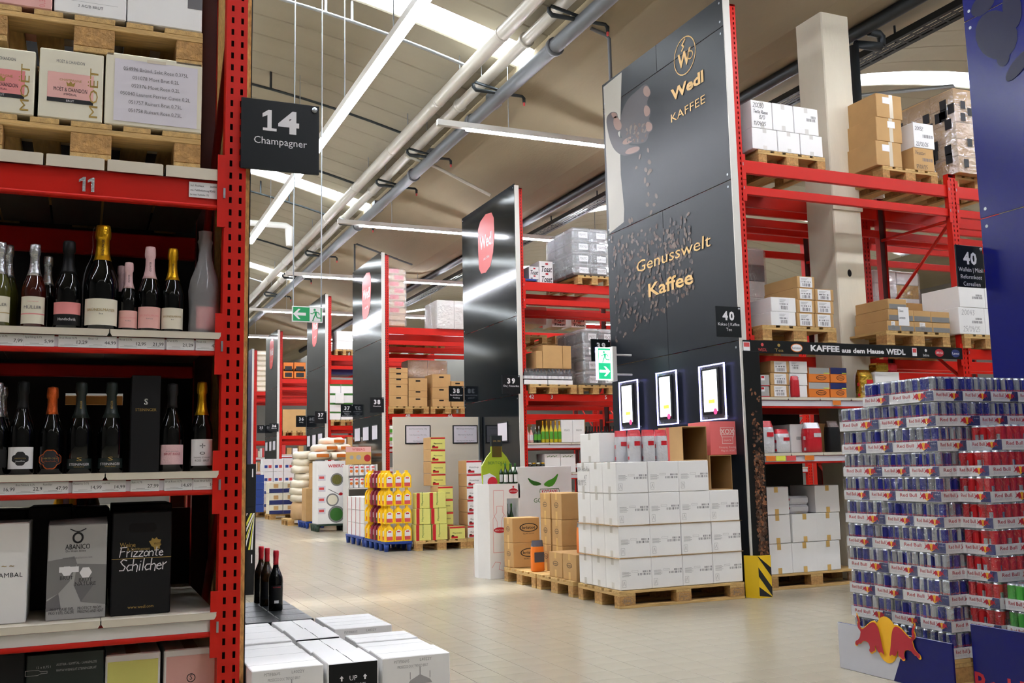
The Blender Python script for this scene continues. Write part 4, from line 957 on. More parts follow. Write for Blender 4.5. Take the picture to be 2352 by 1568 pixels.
# ---------------------------------------------------------------- pallets
def pallet_meshes():
    W=(.145,.1,.145,.1,.145); ys=(-.4,-.2125+.0,-.0725,.1125,.255); P=[]
    tb={w_:MB().cbox(-.6,.6,0,w_,0,.022,'wood',.002).mesh('deck_board') for w_ in (.145,.1)}
    for w_,y in zip(W,ys): P.append(('deck_board',tb[w_],(0,y,.122)))
    sb=MB().cbox(0,.145,-.4,.4,0,.022,'wood_x',.002).mesh('stringer_board')
    for x in (-.6,-.0725,.455): P.append(('stringer_board',sb,(x,0,.1)))
    bl={w_:MB().cbox(0,.145,0,w_,0,.078,'block',.003).mesh('block') for w_ in (.145,.1)}
    bb={w_:MB().cbox(-.6,.6,0,w_,0,.022,'wood',.002).mesh('bottom_board') for w_ in (.145,.1)}
    for w_,y in ((.1,-.4),(.145,-.0725),(.1,.3)):
        for x in (-.6,-.0725,.455): P.append(('block',bl[w_],(x,y,.022)))
        P.append(('bottom_board',bb[w_],(0,y,0)))
    return P
PAL=pallet_meshes()
def one_pallet(mt=None):
    mb=MB()
    for n,me,(lx,ly,lz) in PAL:
        b=len(mb.v); mb.v+=[(v.co.x+lx,v.co.y+ly,v.co.z+lz) for v in me.vertices]; i=mb.mi(mt or me.materials[0].name)
        for p in me.polygons: mb.f.append(tuple(b+k for k in p.vertices)); mb.m.append(i); mb.sm.append(False)
    return mb.mesh('pallet')
PAL1=one_pallet()
def pallet(label,x,y,z,rz=0.,detail=True,me=None,epal=False,group='wooden pallets'):
    if not detail: return inst(me or PAL1,'euro_pallet',None,(x,y,z),rz,label,'pallet',group)
    t=thing('euro_pallet',label,'pallet',(x,y,z),rz,group)
    for n,m_,l in PAL: inst(m_,n,t,l)
    if epal:
        for xx in (-.525,.525):
            mb=MB(); mb.ring((xx,-.4,.062),.05,.03,.003,'ink_grey','-y',.001,18); mb.text('EPAL',(xx,-.4,.05),.024,'ink_grey',al='c',width=.07); mb.build('burnt_mark',t)
        mb=MB(); mb.line([(-.045,.03),(.045,.03),(.045,.085),(-.045,.085)],(0,-.4,0),.002,'ink_grey','-y',.001,True); mb.text('AT-000',(0,-.4,.055),.014,'ink_grey',al='c').text('HT',(0,-.4,.036),.012,'ink_grey',al='c'); mb.build('burnt_mark',t)
    return t
XP=-.005
pallet('lower wooden pallet on the top shelf of the champagne rack',XP,YL+.62,2.393,math.pi/2)
mo=[((-75,108,80,258),'cream champagne carton with pink label at the frame edge',0),((89,117,237,272),'cream champagne carton with peach label and black bar',1),((241,132,464,292),'cream champagne carton covered by a white paper list',2)]
for px,lb,k in mo:
    o=ypix('champagne_carton',lb,'carton',px,YL+.02,.33,2.539,'cream'); w_,h,d=o['w'],o['h'],o['d']
    mb=MB(); mb.text('MOËT',(w_*.42,-d/2,h*.06),.03,'gold_ink',rot=math.pi/2,width=h*.72 if k<2 else h*.72); mb.build('brand_lettering',o)
    if k<2:
        mb=MB(); mb.rect((-w_*.37,-d/2,h*.3),w_*.72,h*.37,'rose' if k==0 else 'pink','-y',.0008); mb.rect((-w_*.37,-d/2,h*.24),w_*.72,h*.06,'ink','-y',.0008); mb.build('label',o)
        mb=MB(); mb.text('MOËT & CHANDON',(-w_*.02,-d/2,h*.81),.012,'ink_grey',al='c',width=w_*.44).text('MOËT & CHANDON',(-w_*.01,-d/2,h*.4),.015,'ink',al='c',width=w_*.52,off=.002).text('IMPÉRIAL',(-w_*.01,-d/2,h*.345),.008,'ink',al='c',off=.002).text('CHAMPAGNE',(-w_*.01,-d/2,h*.55),.009,'gold_ink',al='c',off=.002).text('BRUT',(-w_*.01,-d/2,h*.253),.008,'sign_white',al='c',off=.002)
        mb.flat([(-.012,0),(.012,0),(.016,.018),(.007,.01),(0,.02),(-.007,.01),(-.016,.018)],(-w_*.01,-d/2,h*.48),'gold_ink','-y',1.,.002); mb.build('lettering',o)
    else:
        p=MB().rect((-w_*.41,-d/2,h*.06),w_*.86,h*.86,'paper_lilac','-y',.0015).build('paper_list',o)
        mb=MB()
        for i,s in enumerate(('054996 Bründ. Sekt Rose 0,375L','051078 Moet Brut 0,2L','052376 Moet Rose 0,2L','050040 Laurent Perrier Cuvee 0,2L','051757 Ruinart Brut 0,75L','051758 Ruinart Rose 0,75L')): mb.text(s,(.005,-d/2,h*(.77-.115*i)),.0145,'ink_grey',al='c',off=.003,width=w_*(.67,.48,.5,.72,.55,.55)[i])
        mb.build('lettering',p)
        MB().rect((-.03,-d/2,h*.91),.07,.012,'tape_clear','-y',.003).build('tape',p)
pallet('upper wooden pallet stacked on the cream champagne cartons',XP,YL+.62,2.815,math.pi/2)
for px,mt,lb,k in (((-90,-60,121,28),'pink','salmon pink carton on the uppermost pallet',0),((125,-60,291,48),'white_card','white champagne carton with barcode on the uppermost pallet',1),((293,-60,465,66),'white_card','white and grey carton on the uppermost pallet near the upright',2)):
    o=ypix('champagne_carton',lb,'carton',px,YL+.02,.33,2.961,mt,z1=3.27); w_,h,d=o['w'],o['h'],o['d']
    mb=MB()
    if k==1: mb.barcode((-w_*.2,-d/2,h*.24),w_*.4,h*.4,'ink').text('2 AC/B BRUT',(0,-d/2,h*.1),.011,'ink_grey',al='c').rect((-w_*.38,-d/2,h*.17),w_*.76,.001,'ink_faint','-y',.001)
    if k==2: mb.rect((-w_*.5,-d/2,h*.32),w_*.18,h*.68,'ink_grey','-y',.0008).rect((w_*.3,-d/2,h*.3),w_*.2,h*.7,'ink_grey','-y',.0008).barcode((-w_*.26,-d/2,h*.36),w_*.14,h*.2,'ink')
    if k==0: mb.text('0,375',(w_*.42,-d/2,h*.02),.02,'rose',rot=math.pi/2)
    mb.build('print',o)
# items on the dark far side of the rack, glimpsed through the gaps
for i,(px,top,w_,mt,f_) in enumerate(((138,1135,16,'glass_brown','gold'),(152,1140,16,'glass_brown','paper'),(166,1140,16,'glass_brown','gold'),(188,1140,20,'glass_rose','black'),(213,1140,20,'glass_rose','black'))):
    x,_=fy(px,1150,YL+1.5); bottle('spirit bottle glimpsed through the rack gap, '+ORD[i]+' from the frame edge',x,YL+1.5,.75,.5,.045,mt,f_,name='spirit_bottle',style='wine',group='bottles glimpsed through the rack')
xs_,_=fy(235,905,YL+2.2)
carton('carton_row','pale cartons glimpsed on the far side of the rack','carton',fy(145,905,YL+2.2)[0],fy(282,905,YL+2.2)[0],YL+2.2,YL+2.4,fy(200,930,YL+2.2)[1],fy(200,908,YL+2.2)[1],'card')
# ================================================================== FLOOR GOODS, AISLE SIDE
# ---- prosecco and black wine cartons beside the champagne rack
pallet('wooden pallet under the white prosecco cartons',.98,4.44,0,math.pi/2,detail=True)
PZ=.144; PT=.48; PG='white prosecco cartons on the pallet'
def prosecco(label,x0,x1,y0,y1,seam,dark=False,word=None,drop=0.):
    o=carton('prosecco_carton',label,'carton',x0,x1,y0,y1,PZ,PT-drop,'white_card',group=PG,rz=random.uniform(-.01,.01),c=.003); w_,d,h=o['w'],o['d'],o['h']
    mb=MB()
    if seam=='y': mb.flat([(-.0012,-d/2),(.0012,-d/2),(.0025,-.02),(-.001,.05),(.002,d/2),(-.002,d/2)],(0,0,h),'hole','+z',1.,.0006)
    else: mb.flat([(-w_/2,-.001),(w_/2,.002),(w_/2,.004),(-w_/2,.001)],(0,0,h),'hole','+z',1.,.0006)
    mb.build('flap_seam',o)
    if dark:
        MB().rect((-w_/2+.004,-d/2,.002),w_-.008,h-.005,'black_card','-y',.0008).build('black_front',o)
        for s in (-1,1): MB().rect((s*w_/2,-s*d/2*(1),0) if 0 else (0,0,0),.0001,.0001,'black_card').build('print_mark',o) if 0 else None
    if word=='up':
        mb=MB()
        for s in (-1,1): mb.flat([(s*.045-.003,0),(s*.045+.003,0),(s*.045+.003,.01),(s*.045+.008,.01),(s*.045,.02),(s*.045-.008,.01),(s*.045-.003,.01)],(0,-d/2,h*.8),'sign_white','-y',1.,.002)
        mb.text('UP',(0,-d/2,h*.8),.018,'sign_white',al='c',off=.002).text('HANDLE WITH CARE',(0,-d/2,h*.715),.018,'sign_white',al='c',off=.002,width=w_*.48)
        mb.line([(-.02,.0),(-.02,.03),(.02,.03),(.02,0)],(0,-d/2,h*.52),.004,'sign_white','-y',.002); mb.build('lettering',o)
    if word=='p':
        mb=MB(); mb.text('PSTIFB06VS',(-w_*.33,-d/2,h*.93),.011,'ink_faint',width=w_*.22).text('L4022Y',(w_*.05,-d/2,h*.935),.011,'ink_faint').text('PROSECCO DOC TREVISO BRUT',(-w_*.28,-d/2,h*.87),.01,'ink_faint',width=w_*.45)
        mb.flat([(-.05,0),(.05,0),(.04,.015),(0,.035),(-.04,.015)],(w_*.05,-d/2,h*.68),'ink_faint','-y',1.,.001).rect((w_*.05-.045,-d/2,h*.6),.09,.02,'ink_faint','-y',.001).line([(0,0),(0,.03)],(w_*.05,-d/2,h*.78),.004,'ink_faint','-y',.001).line([(-.04,0),(-.04,.025)],(w_*.05,-d/2,h*.74),.003,'ink_faint','-y',.001).line([(.04,0),(.04,.025)],(w_*.05,-d/2,h*.74),.003,'ink_faint','-y',.001); mb.build('villa_print',o)
    return o
for k in range(6):
    prosecco('white prosecco carton against the chipboard, '+ORD[k]+' from the viewer',.595,.86,3.83+k*.204,3.83+k*.204+.2,'x',word='p' if k==0 else None,drop=.004*(k%3))
for k in range(4):
    prosecco('white-topped prosecco carton in the middle row, '+ORD[k]+' from the viewer',.875,1.07,3.82+k*.31,4.115+k*.31,'y',dark=True,word='up' if k==0 else None,drop=.006*(k%2))
for k in range(3):
    prosecco('white prosecco carton on the aisle edge, '+ORD[k]+' from the viewer',1.088,1.362,3.825+k*.204,4.025+k*.204,'x',word='p' if k==0 else None,drop=.005*(k%2))
for k in range(2):
    prosecco('white prosecco carton behind the gap on the aisle edge, '+ORD[k]+' from the viewer',1.088,1.362,4.63+k*.21,4.835+k*.21,'x',word='p' if k==0 else None)
pallet('wooden pallet under the black wine cartons',.72,5.7,0,0.,detail=False)
for i in range(3):
    for k in range(4):
        if i==2 and k==3: pass
        x0=.595+i*.168; o=carton('black_wine_carton','flat black wine carton, %s row from the viewer, %s from the chipboard'%(ORD[k],ORD[i]),'carton',x0,x0+.165,5.1+k*.203,5.3+k*.203,PZ,PT-.01,'sign',group='black wine cartons',rz=random.uniform(-.015,.015))
        mb=MB(); mb.text('||+o',(0,-.02,o['h']),.03,'ink_grey','+z',off=.001,al='c',width=.09); mb.build('lid_print',o)
for i,(x,y) in enumerate(((.975,5.5),(.955,5.86),(.965,5.72))):
    b=bottle(('nearest','farthest','middle')[i]+' dark wine bottle with red capsule standing on black cartons',x,y,PT-.01,.315,.038,'glass_dark' if i==0 else 'glass_brown','bag_red',name='wine_bottle',style='wine',fz=.76,lab='black_card',lz=(.12,.42),lw=.9,group='red capsule wine bottles',texts=(('ROTWEIN',.38,.02,'bag_red',1.1),) if i==0 else ())
    if i==0: mb=MB(); cyl_patch(mb,.0392,.04,.055,-math.pi/2-.35,-math.pi/2+.25,'paper'); mb.build('barcode_label',b)
# striped black pillar of display cartons
t=thing('display_pillar','black display pillar with yellow and white diagonal stripes beside the rack','display',(1.42,10.45,0))
for k in range(3):
    z0=.0+k*.43; MB().cbox(-.2,.2,-.15,.15,z0,z0+.43,'black_card',.003).build('carton_section',t)
mb=MB()
for k in range(7):
    a=-.22+k*.07
    for (m_,o_) in (('neon_yellow',0),('paper',.025)):
        p=[(a+o_,.0),(a+o_+.018,.0),(a+o_+.018+.16,.36),(a+o_+.16,.36)]
        p=[(min(.19,max(-.19,x)),z) for x,z in p]
        if p[1][0]-p[0][0]>.001 or p[2][0]-p[3][0]>.001: mb.flat(p,(0,-.15,.44),m_,'-y',1.,.002)
mb.build('stripe_band',t)
MB().text('|',(.16,-.15,1.18),.06,'sign_white',bold=.03).text('|',(.16,-.15,.33),.06,'sign_white',bold=.03).build('arrow_print',t)
# ---- pallet of white coffee cartons
t=pallet('wooden pallet with burnt oval marks under white coffee cartons',4.19+.635,7.5+.38,0,0.,epal=True); t.scale=(1.06,.96,1.0)
ZR=[.147]+[fy(1427,p,7.5)[1] for p in (1282.8,1207.8,1132.8,1060)]
WX=[4.205+i*.315 for i in range(5)]; WY=[7.515+i*.248 for i in range(4)]
def coffee_mesh(w_,d,h):
    mb=MB(); mb.cbox(-w_/2,w_/2,-d/2,d/2,0,h,'white_card',.005); return mb.mesh('carton')
def coffee_print(w_,d,h,mirror=False):
    mb=MB(); mb.barcode((.02,-d/2,h*.44),w_*.4,h*.07,'ink_grey',seed=5).barcode((.07,-d/2,h*.53),w_*.25,h*.06,'ink_grey',seed=9,n=9)
    mb.line([(0,0),(.035,0),(.035,.055),(0,.055)],(-w_*.43,-d/2,h*.1),.002,'ink_faint','-y',.001,True); mb.line([(.008,.012),(.018,.045),(.027,.012)],(-w_*.43,-d/2,h*.1),.0025,'ink_faint','-y',.001)
    for k in range(5): mb.rect((-w_*.43,-d/2,h*(.42+.035*k)),w_*(.22+.05*(k%2)),.003,'ink_faint','-y',.001)
    mb.line([(0,0),(.06,0),(.06,.014),(0,.014)],(-w_*.12,-d/2,h*.55),.0015,'ink_faint','-y',.001,True)
    return mb.mesh('print')
def side_tape(w_,d,h,mt,face='-x'):
    mb=MB()
    if face=='-x':
        for z0,z1 in ((h*.78,h),(0,h*.22)): mb.rect((-w_/2,.022,z0),.044,z1-z0,mt,'-x',.0008)
    else:
        for z0,z1 in ((h*.8,h),(0,h*.2)): mb.rect((-.022,-d/2,z0),.044,z1-z0,mt,'-y',.0008)
    mb.rect((-w_/2,-.022,h),w_,.044,mt,'+z',.0008) if face=='-x' else mb.rect((-.022,-d/2,h),.044,d,mt,'+z',.0008)
    return mb.mesh('tape')
mat('tape_white','dcd8d2',.25)
rowname=['bottom','second','third','top']
for r in range(4):
    h=ZR[r+1]-ZR[r]-.002; w_=.312; d=.245
    me=coffee_mesh(w_,d,h); pr=coffee_print(w_,d,h); tp=side_tape(w_,d,h,'tape_white')
    for i in range(4):
        for j in range(3):
            if j and i and r<3: continue
            if r==3 and i==3: continue
            if r==3 and j and i>1: continue
            lb='white coffee carton in the %s layer, %s'%(rowname[r],('%s along the front'%ORD[i] if j==0 else ('%s back from the front corner'%ORD[j] if i==0 else 'hidden behind the front row at %s %s'%(ORD[i],ORD[j]))))
            o=inst(me,'coffee_carton',None,(WX[i]+.157+random.uniform(-.003,.003),WY[j]+.124+random.uniform(-.002,.002),ZR[r]),random.uniform(-.008,.008),lb,'carton','white coffee cartons on the front pallet')
            if j==0: inst(pr,'print',o)
            if i==0: inst(tp,'tape',o)
            if r==3 and i==0 and j==2:
                mb=MB(); hand(mb,'2004 Testa Rossa',(-w_/2,.11,h*.72),.04,'pen','-x',sp=.6,t=.0025); hand(mb,'AT',(-w_/2,-.02,h*.45),.035,'pen','-x',t=.0025); hand(mb,'08/11/25.',(-w_/2,.11,h*.25),.05,'pen','-x',sp=.7,t=.0025); mb.build('handwriting',o)
TOPZ=ZR[4]
# card sheets between the layers
for r in (1,2): MB().box(-.645,.645,-.375,.375,0,.0016,'card').build('card_sheet',loc=(4.835,7.885,ZR[r]-.002),label='thin card sheet below the %s layer of white cartons'%rowname[r],cat='sheet')
# things on top
o=carton('coffee_carton','single white upright carton beside the red and silver bags','carton',4.22,4.38,7.83,8.2,TOPZ,TOPZ+.26,'white_card'); w_,h=o['w'],o['h']
inst(side_tape(w_,o['d'],h,'tape_white'),'tape',o)
def pouch(label,x,y,z,w_,d,h,body,top,side=None,rz=0.,name='coffee_bag',cat='bag',group=None,print_=None):
    t=thing(name,label,cat,(x,y,z),rz,group); mb=MB(); n=6
    prof=[(0,.92,.9),(.03,1,1),(.3,1,1),(.62,.98,.98),(.8,.95,.82),(.92,.97,.35),(1,.98,.06)]
    rings=[]
    for f,a,b in prof:
        X=w_/2*a; Y=d/2*b; rings.append([(-X,-Y*.8,f*h),(-X*.7,-Y,f*h),(0,-Y*1.05,f*h),(X*.7,-Y,f*h),(X,-Y*.8,f*h),(X,Y*.8,f*h),(X*.7,Y,f*h),(0,Y*1.05,f*h),(-X*.7,Y,f*h),(-X,Y*.8,f*h)])
    def seg(a,b,mt,nm,par):
        m=MB(); k=10; vs_=[v for r in rings[a:b+1] for v in r]
        m.add(vs_,[(i*k+j,i*k+(j+1)%k,(i+1)*k+(j+1)%k,(i+1)*k+j) for i in range(b-a) for j in range(k)],mt,True); return m.build(nm,par)
    seg(0,4,body,'bag_body',t); seg(4,6,top,'bag_top',t)
    if side:
        m=MB(); m.rect((-w_*.12,-d/2*1.06,h*.5),w_*.5,h*.14,side,'-y',.002); m.rect((-w_*.5,d*.1,h*.06),.03,h*.1,side,'-x',.003); m.rect((-w_*.5,d*.1,h*.42),.03,h*.12,side,'-x',.003); m.build('printed_patch',t)
    return t
for i,(a,b) in enumerate(((4.40,7.76),(4.45,7.62),(4.52,7.72),(4.57,7.58),(4.65,7.7),(4.7,7.58))):
    pouch('silver coffee bag with red top on white cartons, %s from the upright carton'%ORD[i],a,b,TOPZ,.105,.08,.275,'bag_silver','bag_red',side='bag_red',rz=random.uniform(-.3,.1),group='silver and red coffee bags')
def open_box(name,label,x0,x1,y0,y1,z0,z1,mt,inner,open_='x',strip=None):
    t=thing(name,label,'box',((x0+x1)/2,(y0+y1)/2,z0)); w_,d,h=x1-x0,y1-y0,z1-z0; e=.006
    MB().box(-w_/2,w_/2,-d/2,d/2,0,e,mt).build('bottom_wall',t); MB().box(-w_/2,w_/2,-d/2,d/2,h-e,h,mt).build('top_wall',t)
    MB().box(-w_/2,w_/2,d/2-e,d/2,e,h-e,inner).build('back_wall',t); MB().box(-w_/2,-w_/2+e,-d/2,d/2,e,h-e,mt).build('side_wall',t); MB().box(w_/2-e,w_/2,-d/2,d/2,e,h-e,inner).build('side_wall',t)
    return t,w_,d,h
xa,_=fy(1564,1010,7.6); xb,_=fy(1620,1010,7.6); za=TOPZ; zb=fy(1590,979,7.6)[1]
t,w_,d,h=open_box('snack_box','open brown sweets box lying on its side on white cartons',xa,xb,7.58,7.98,za,zb,'card','card_in')
MB().rect((-w_/2,.06,0),.05,h,'wedl_red','-x',.001).build('red_stripe',t)
MB().text('HARIBO',(-w_/2,.045,h*.35),.03,'card','-x',.002,rot=math.pi/2,bold=.02).build('lettering',t)
xa,_=fy(1628,1080,7.6); xb,_=fy(1678,1080,7.6); zb=fy(1650,1045,7.6)[1]
t,w_,d,h=open_box('cardboard_box','empty open cardboard box below the coral snack carton',xa,xb,7.58,7.95,ZR[3],zb,'card','card_in')
# coral snack carton turned on its corner
zb0=zb+.003; xa,_=fy(1643,1000,7.62); xb,_=fy(1706,1000,7.62); zt=fy(1700,967,7.62)[1]
o=MB().cbox(-.16,.16,-.2,.2,0,zt-zb0,'coral',.003).build('snack_carton',loc=((xa+xb)/2-.02,7.83,zb0),rz=math.radians(-4),label='coral red snack carton balanced on an open box',cat='carton'); h=zt-zb0
mb=MB()
for f_,org in (('-y',(0.02,-.2,0)),('-x',(-.16,0,0))):
    X=V(*org); u=AX[f_][0]
    mb.text('XOX',X+V(0,0,h*.62),.045,'coral_light',f_,off=.002,al='c',bold=.03); mb.line([(-.075,.1),(-.06,.04),(.06,.04),(.075,.1)],X+V(0,0,h*.4),.006,'coral_light',f_,.002)
    mb.line([(-.055,.04),(-.055,-.02),(.055,-.02),(.055,.04)],X+V(0,0,h*.4),.005,'coral_light',f_,.002); mb.text('SNACK',X+V(0,0,h*.4),.018,'coral_light',f_,off=.002,al='c')
    mb.text('Knusprig. Knackig.',X+V(0,0,h*.2),.017,'coral_light',f_,off=.002,al='c',wmax=.24).text('Mag ich. XOX!',X+V(0,0,h*.1),.017,'coral_light',f_,off=.002,al='c',wmax=.2)
    mb.line([(-.07,.0),(.07,0),(.07,.065),(-.07,.065)],X+V(0,0,h*.6),.005,'coral_light',f_,.002,True)
mb.build('lettering',o)
# ---- bristot cartons
pallet('wooden pallet below the brown coffee cartons near the white stack',4.79,8.77,0,0.)
pallet('wooden pallet below the brown coffee cartons beside the white bottle display',4.79,9.6,0,0.)
def oval_logo(mb,org,rx,ry,face,st='bristot'):
    mb.disc(org,rx,ry,'ink',face,.001,20); mb.disc(org,rx*.88,ry*.8,'card',face,.0016,20); u,v=AX[face]
    mb.text(st,np.array(org,float)-v*ry*.28,ry*.62,'ink',face,off=.0022,al='c',width=rx*1.45,bold=.02)
def bristot(label,x0,x1,y0,y1,z0,z1,big=False,small=True):
    o=carton('coffee_carton',label,'carton',x0,x1,y0,y1,z0,z1,'card',group='brown coffee cartons',rz=random.uniform(-.02,.02)); w_,d,h=o['w'],o['d'],o['h']; mb=MB()
    if big: oval_logo(mb,(0.03,-d/2,h*.6),w_*.34,h*.18,'-y'); mb.text('BELLUNO ITALIA 1919',(0.03,-d/2,h*.33),.014,'ink',al='c',width=w_*.4)
    else: mb.barcode((w_*.1,-d/2,h*.45),w_*.38,h*.07,'ink_grey'); oval_logo(mb,(w_*.3,-d/2,h*.2),w_*.13,h*.07,'-y')
    if small: oval_logo(mb,(-w_/2,0,h*.55),d*.2,h*.1,'-x')
    mb.build('print',o)
    m2=MB(); m2.rect((-w_/2,.02,0),.04,h*.3,'tape','-x',.0008).rect((-w_/2,.02,h*.75),.04,h*.25,'tape','-x',.0008); m2.build('tape',o)
    return o
bristot('upper brown coffee carton with large black oval logo',4.215,4.53,9.81,10.05,.405,.665,True)
bristot('lower brown coffee carton with large black oval logo',4.215,4.53,9.8,10.05,.146,.403,True)
bristot('low brown coffee carton nearest the white carton stack',4.22,4.56,8.36,8.63,.146,.385)
bristot('low brown coffee carton second from the white carton stack',4.22,4.56,8.65,8.93,.146,.38)
for r in range(3):
    z0=.146+r*.262
    bristot('brown coffee carton in the tall pair, %s layer, nearer column'%rowname[r],4.42,4.74,9.04,9.27,z0,z0+.26)
    bristot('brown coffee carton in the tall pair, %s layer, rear column'%rowname[r],4.42,4.74,9.31,9.54,z0,z0+.26)
    bristot('brown coffee carton beside the white stack, %s layer'%rowname[r],4.78,5.09,8.6,8.86,z0,z0+.26)
def coffee_pouch(label,x,y,z,h):
    t=pouch(label,x,y,z,.12,.09,h,'orange_bag','bag_grey',name='coffee_bag')
    MB().rect((-.055,-.0475,h*.3),.11,h*.32,'bag_grey','-y',.002).build('dark_upper_print',t); return t
coffee_pouch('grey and orange coffee bag standing on the bare pallet',4.3,9.38,.146,.31)
coffee_pouch('grey and orange coffee bag standing on low brown cartons',4.36,8.45,.388,.3)
# ---- bottle shaped oil display
t=thing('bottle_display','white cardboard oil display topped by a giant green bottle','display',(4.27,10.42,0))
pts=[(-.22,-.02),(-.15,-.2),(.06,-.2),(.06,.2),(-.15,.2),(-.22,.1)]
MB().prism(pts,0,1.02,'white_card','z').build('column_body',t)
MB().box(.06,.22,-.2,.2,0,.5,'white_card').build('shelf_base',t); MB().box(.2,.22,-.2,.2,.5,1.02,'white_card').build('side_wall',t); MB().box(.06,.22,.18,.2,.5,1.02,'white_card').build('rear_wall',t)
MB().box(.06,.22,-.2,-.19,.86,1.02,'white_card').build('front_band',t)
mb=MB(); mb.disc((.14,-.2,.94),.055,.03,'kotanyi_red','-y',.002,16).text('BERTOLLI',(.14,-.2,.93),.016,'paper','-y',off=.004,al='c',width=.09); mb.disc((.14,-.2,.985),.01,.014,'kotanyi_red','-y',.002,8)
mb.line([(-.03,.3),(-.03,.36),(-.05,.4),(-.07,.43),(-.07,.7),(.05,.7),(.05,.43),(.03,.4),(.02,.36),(.02,.3)],(-.03,-.2,.25),.004,'rose','-y',.002)
mb.line([(-.08,0),(-.08,.36),(-.06,.4),(-.035,.43),(-.035,.5),(.035,.5),(.035,.43),(.06,.4),(.08,.36),(.08,0)],(-.03,-.2,.28),.004,'rose','-y',.003,True)
mb.disc((-.03,-.2,.52),.075,.03,'kotanyi_red','-y',.004,16).text('BERTOLLI',(-.03,-.2,.511),.017,'paper','-y',off=.006,al='c',width=.12)
mb.line([(-.1,.0),(-.06,.06),(0,.05),(-.02,-.02),(.04,-.04)],(-.03,-.2,.12),.004,'rose','-y',.002); mb.build('printed_outline',t)
bp=[(.0,0),(.001,0),(.17,0),(.18,.1),(.18,.2),(.12,.3),(.065,.36),(.06,.52)]
hb=thing('x','x','x') if 0 else None
mb=MB(); mb.prism([(-a,b) for a,b in reversed(bp[2:])]+[(a,b) for a,b in bp[2:]],-.03,.0,'olive_oil','y'); g=mb.build('giant_bottle',t,(0.02,0,1.02))
MB().box(-.065,.065,-.04,.01,.42,.54,'dark_green').build('giant_cap',g); MB().text('DAL 1865',(0,-.04,.47),.02,'gold_ink',al='c',width=.09).build('lettering',g)
MB().box(-.058,.058,-.034,.004,.3,.43,'glass_olive').build('neck_glass',g)
MB().text('BERTOLLI',(0,-.031,.22),.03,'leaf_dark',al='c',width=.22).build('lettering',g)
MB().prism([(-.17,0),(-.02,0),(-.02,.08),(-.09,.12),(-.17,.1)],-.034,-.03,'paper').build('giant_label',g); MB().disc((-.06,-.035,.02),.06,.06,'kotanyi_red','-y',.001).build('label_emblem',g)
for i in range(6):
    x,y=.07+.028*(i%2)*2+.02*(i//2),-.16+.09*(i//2)+.02
    b=bottle('small green oil bottle on top of the bottle display, %s'%ORD[i],4.27+.07+.06*(i%3),10.27+.13*(i//3),1.022,.225,.027,'glass_green','leaf_dark',name='oil_bottle',style='wine',fz=.86,lab='paper',lz=(.08,.45),lw=1.0,group='oil bottles on the display')
for i in range(3): bottle('green oil bottle in the display shelf, %s'%ORD[i],4.36+.055*i if i<2 else 4.38,10.3 if i<2 else 10.38,.502,.3,.027,'glass_green','leaf_dark',name='oil_bottle',style='wine',fz=.86,lab='paper',lz=(.08,.45),group='oil bottles in the display shelf')
# ---- Kotányi panel
xa,zt=fy(1187,1072,10.75); xb,_=fy(1312,1072,10.75)
t=MB().cbox(-(xb-xa)/2,(xb-xa)/2,0,.28,0,zt,'white_card',.004).build('spice_display',loc=((xa+xb)/2,10.75,0),label='white spice display panel with a green leaf print',cat='display')
mb=MB(); L_=[(0,0),(.06,.035),(.13,.05),(.2,.1),(.16,.02),(.1,-.02)]
mb.flat(smooth([(a*1.1,b*1.5) for a,b in L_],1),(-.03,0,zt-.22),'leaf','-y',1.,.002).flat(smooth([(-a*1.0,b*.9+.01) for a,b in L_],1),(-.03,0,zt-.22),'leaf_dark','-y',1.,.003); mb.build('leaf_print',t)
mb=MB(); mb.text('KOTÁNYI',(.06,0,zt-.315),.038,'kotanyi_red',al='c',width=.2,bold=.02).text('GOURMET',(.02,0,zt-.42),.05,'leaf_dark',al='c'); mb.line([(-.05,.0),(-.06,.03),(-.05,.06),(.19,.06),(.2,.03),(.19,0)],(-.01,0,zt-.325),.006,'leaf_dark','-y',.002,True); mb.build('lettering',t)
# ---- yellow and black guard at the rack foot
t=thing('rack_guard','yellow and black striped steel guard at the rack foot','guard',(5.6,7.56,0)); hg=.37
xa=5.49-5.6; 
MB().prism([(-.11,.0),(-.11,-.0)] if 0 else [(-.1,-.02),(-.03,-.13),(.11,-.13),(.11,-.115),(-.02,-.115),(-.085,-.02)],0,hg,'caution_yellow','z').build('guard_plate',t)
mb=MB()
for k in range(3):
    z0=-.1+k*.17; p=[(-.03,z0+.12),(.11,z0-.06),(.11,z0+.02),(-.03,z0+.2)]
    p=[(a,min(hg-.003,max(.003,b))) for a,b in p]; mb.flat(p,(0,-.13,0),'ink','-y',1.,.001)
mb.build('black_stripes',t)
# ---- floor pallet of white cartons in the coffee rack
pallet('wooden pallet under taped white cartons inside the coffee rack',6.53,8.2,0,0.)
z=[.146,.43,.70,.965]
for r in range(3):
    h=z[r+1]-z[r]-.004; w_=.295; d=.38; me=coffee_mesh(w_,d,h); tp=side_tape(w_,d,h,'tape','-y'); pr=None
    for i in range(3):
        if r==2 and i==1: continue
        o=inst(me,'coffee_carton',None,(6.1+i*.305+(0,.02,.03)[r]*(i>0)-.02*(i==2),7.99+.004*i,z[r]),random.uniform(-.025,.025),'taped white carton on the rack floor, %s layer, %s from the striped guard'%(rowname[r],ORD[i]),'carton','taped white cartons in the coffee rack')
        inst(tp,'tape',o)
        if i==0: MB().barcode((-w_/2,-.05,h*.42),.12,h*.07,'ink_grey','-x').barcode((-w_/2,-.08,h*.53),.08,h*.06,'ink_grey','-x').build('print',o)
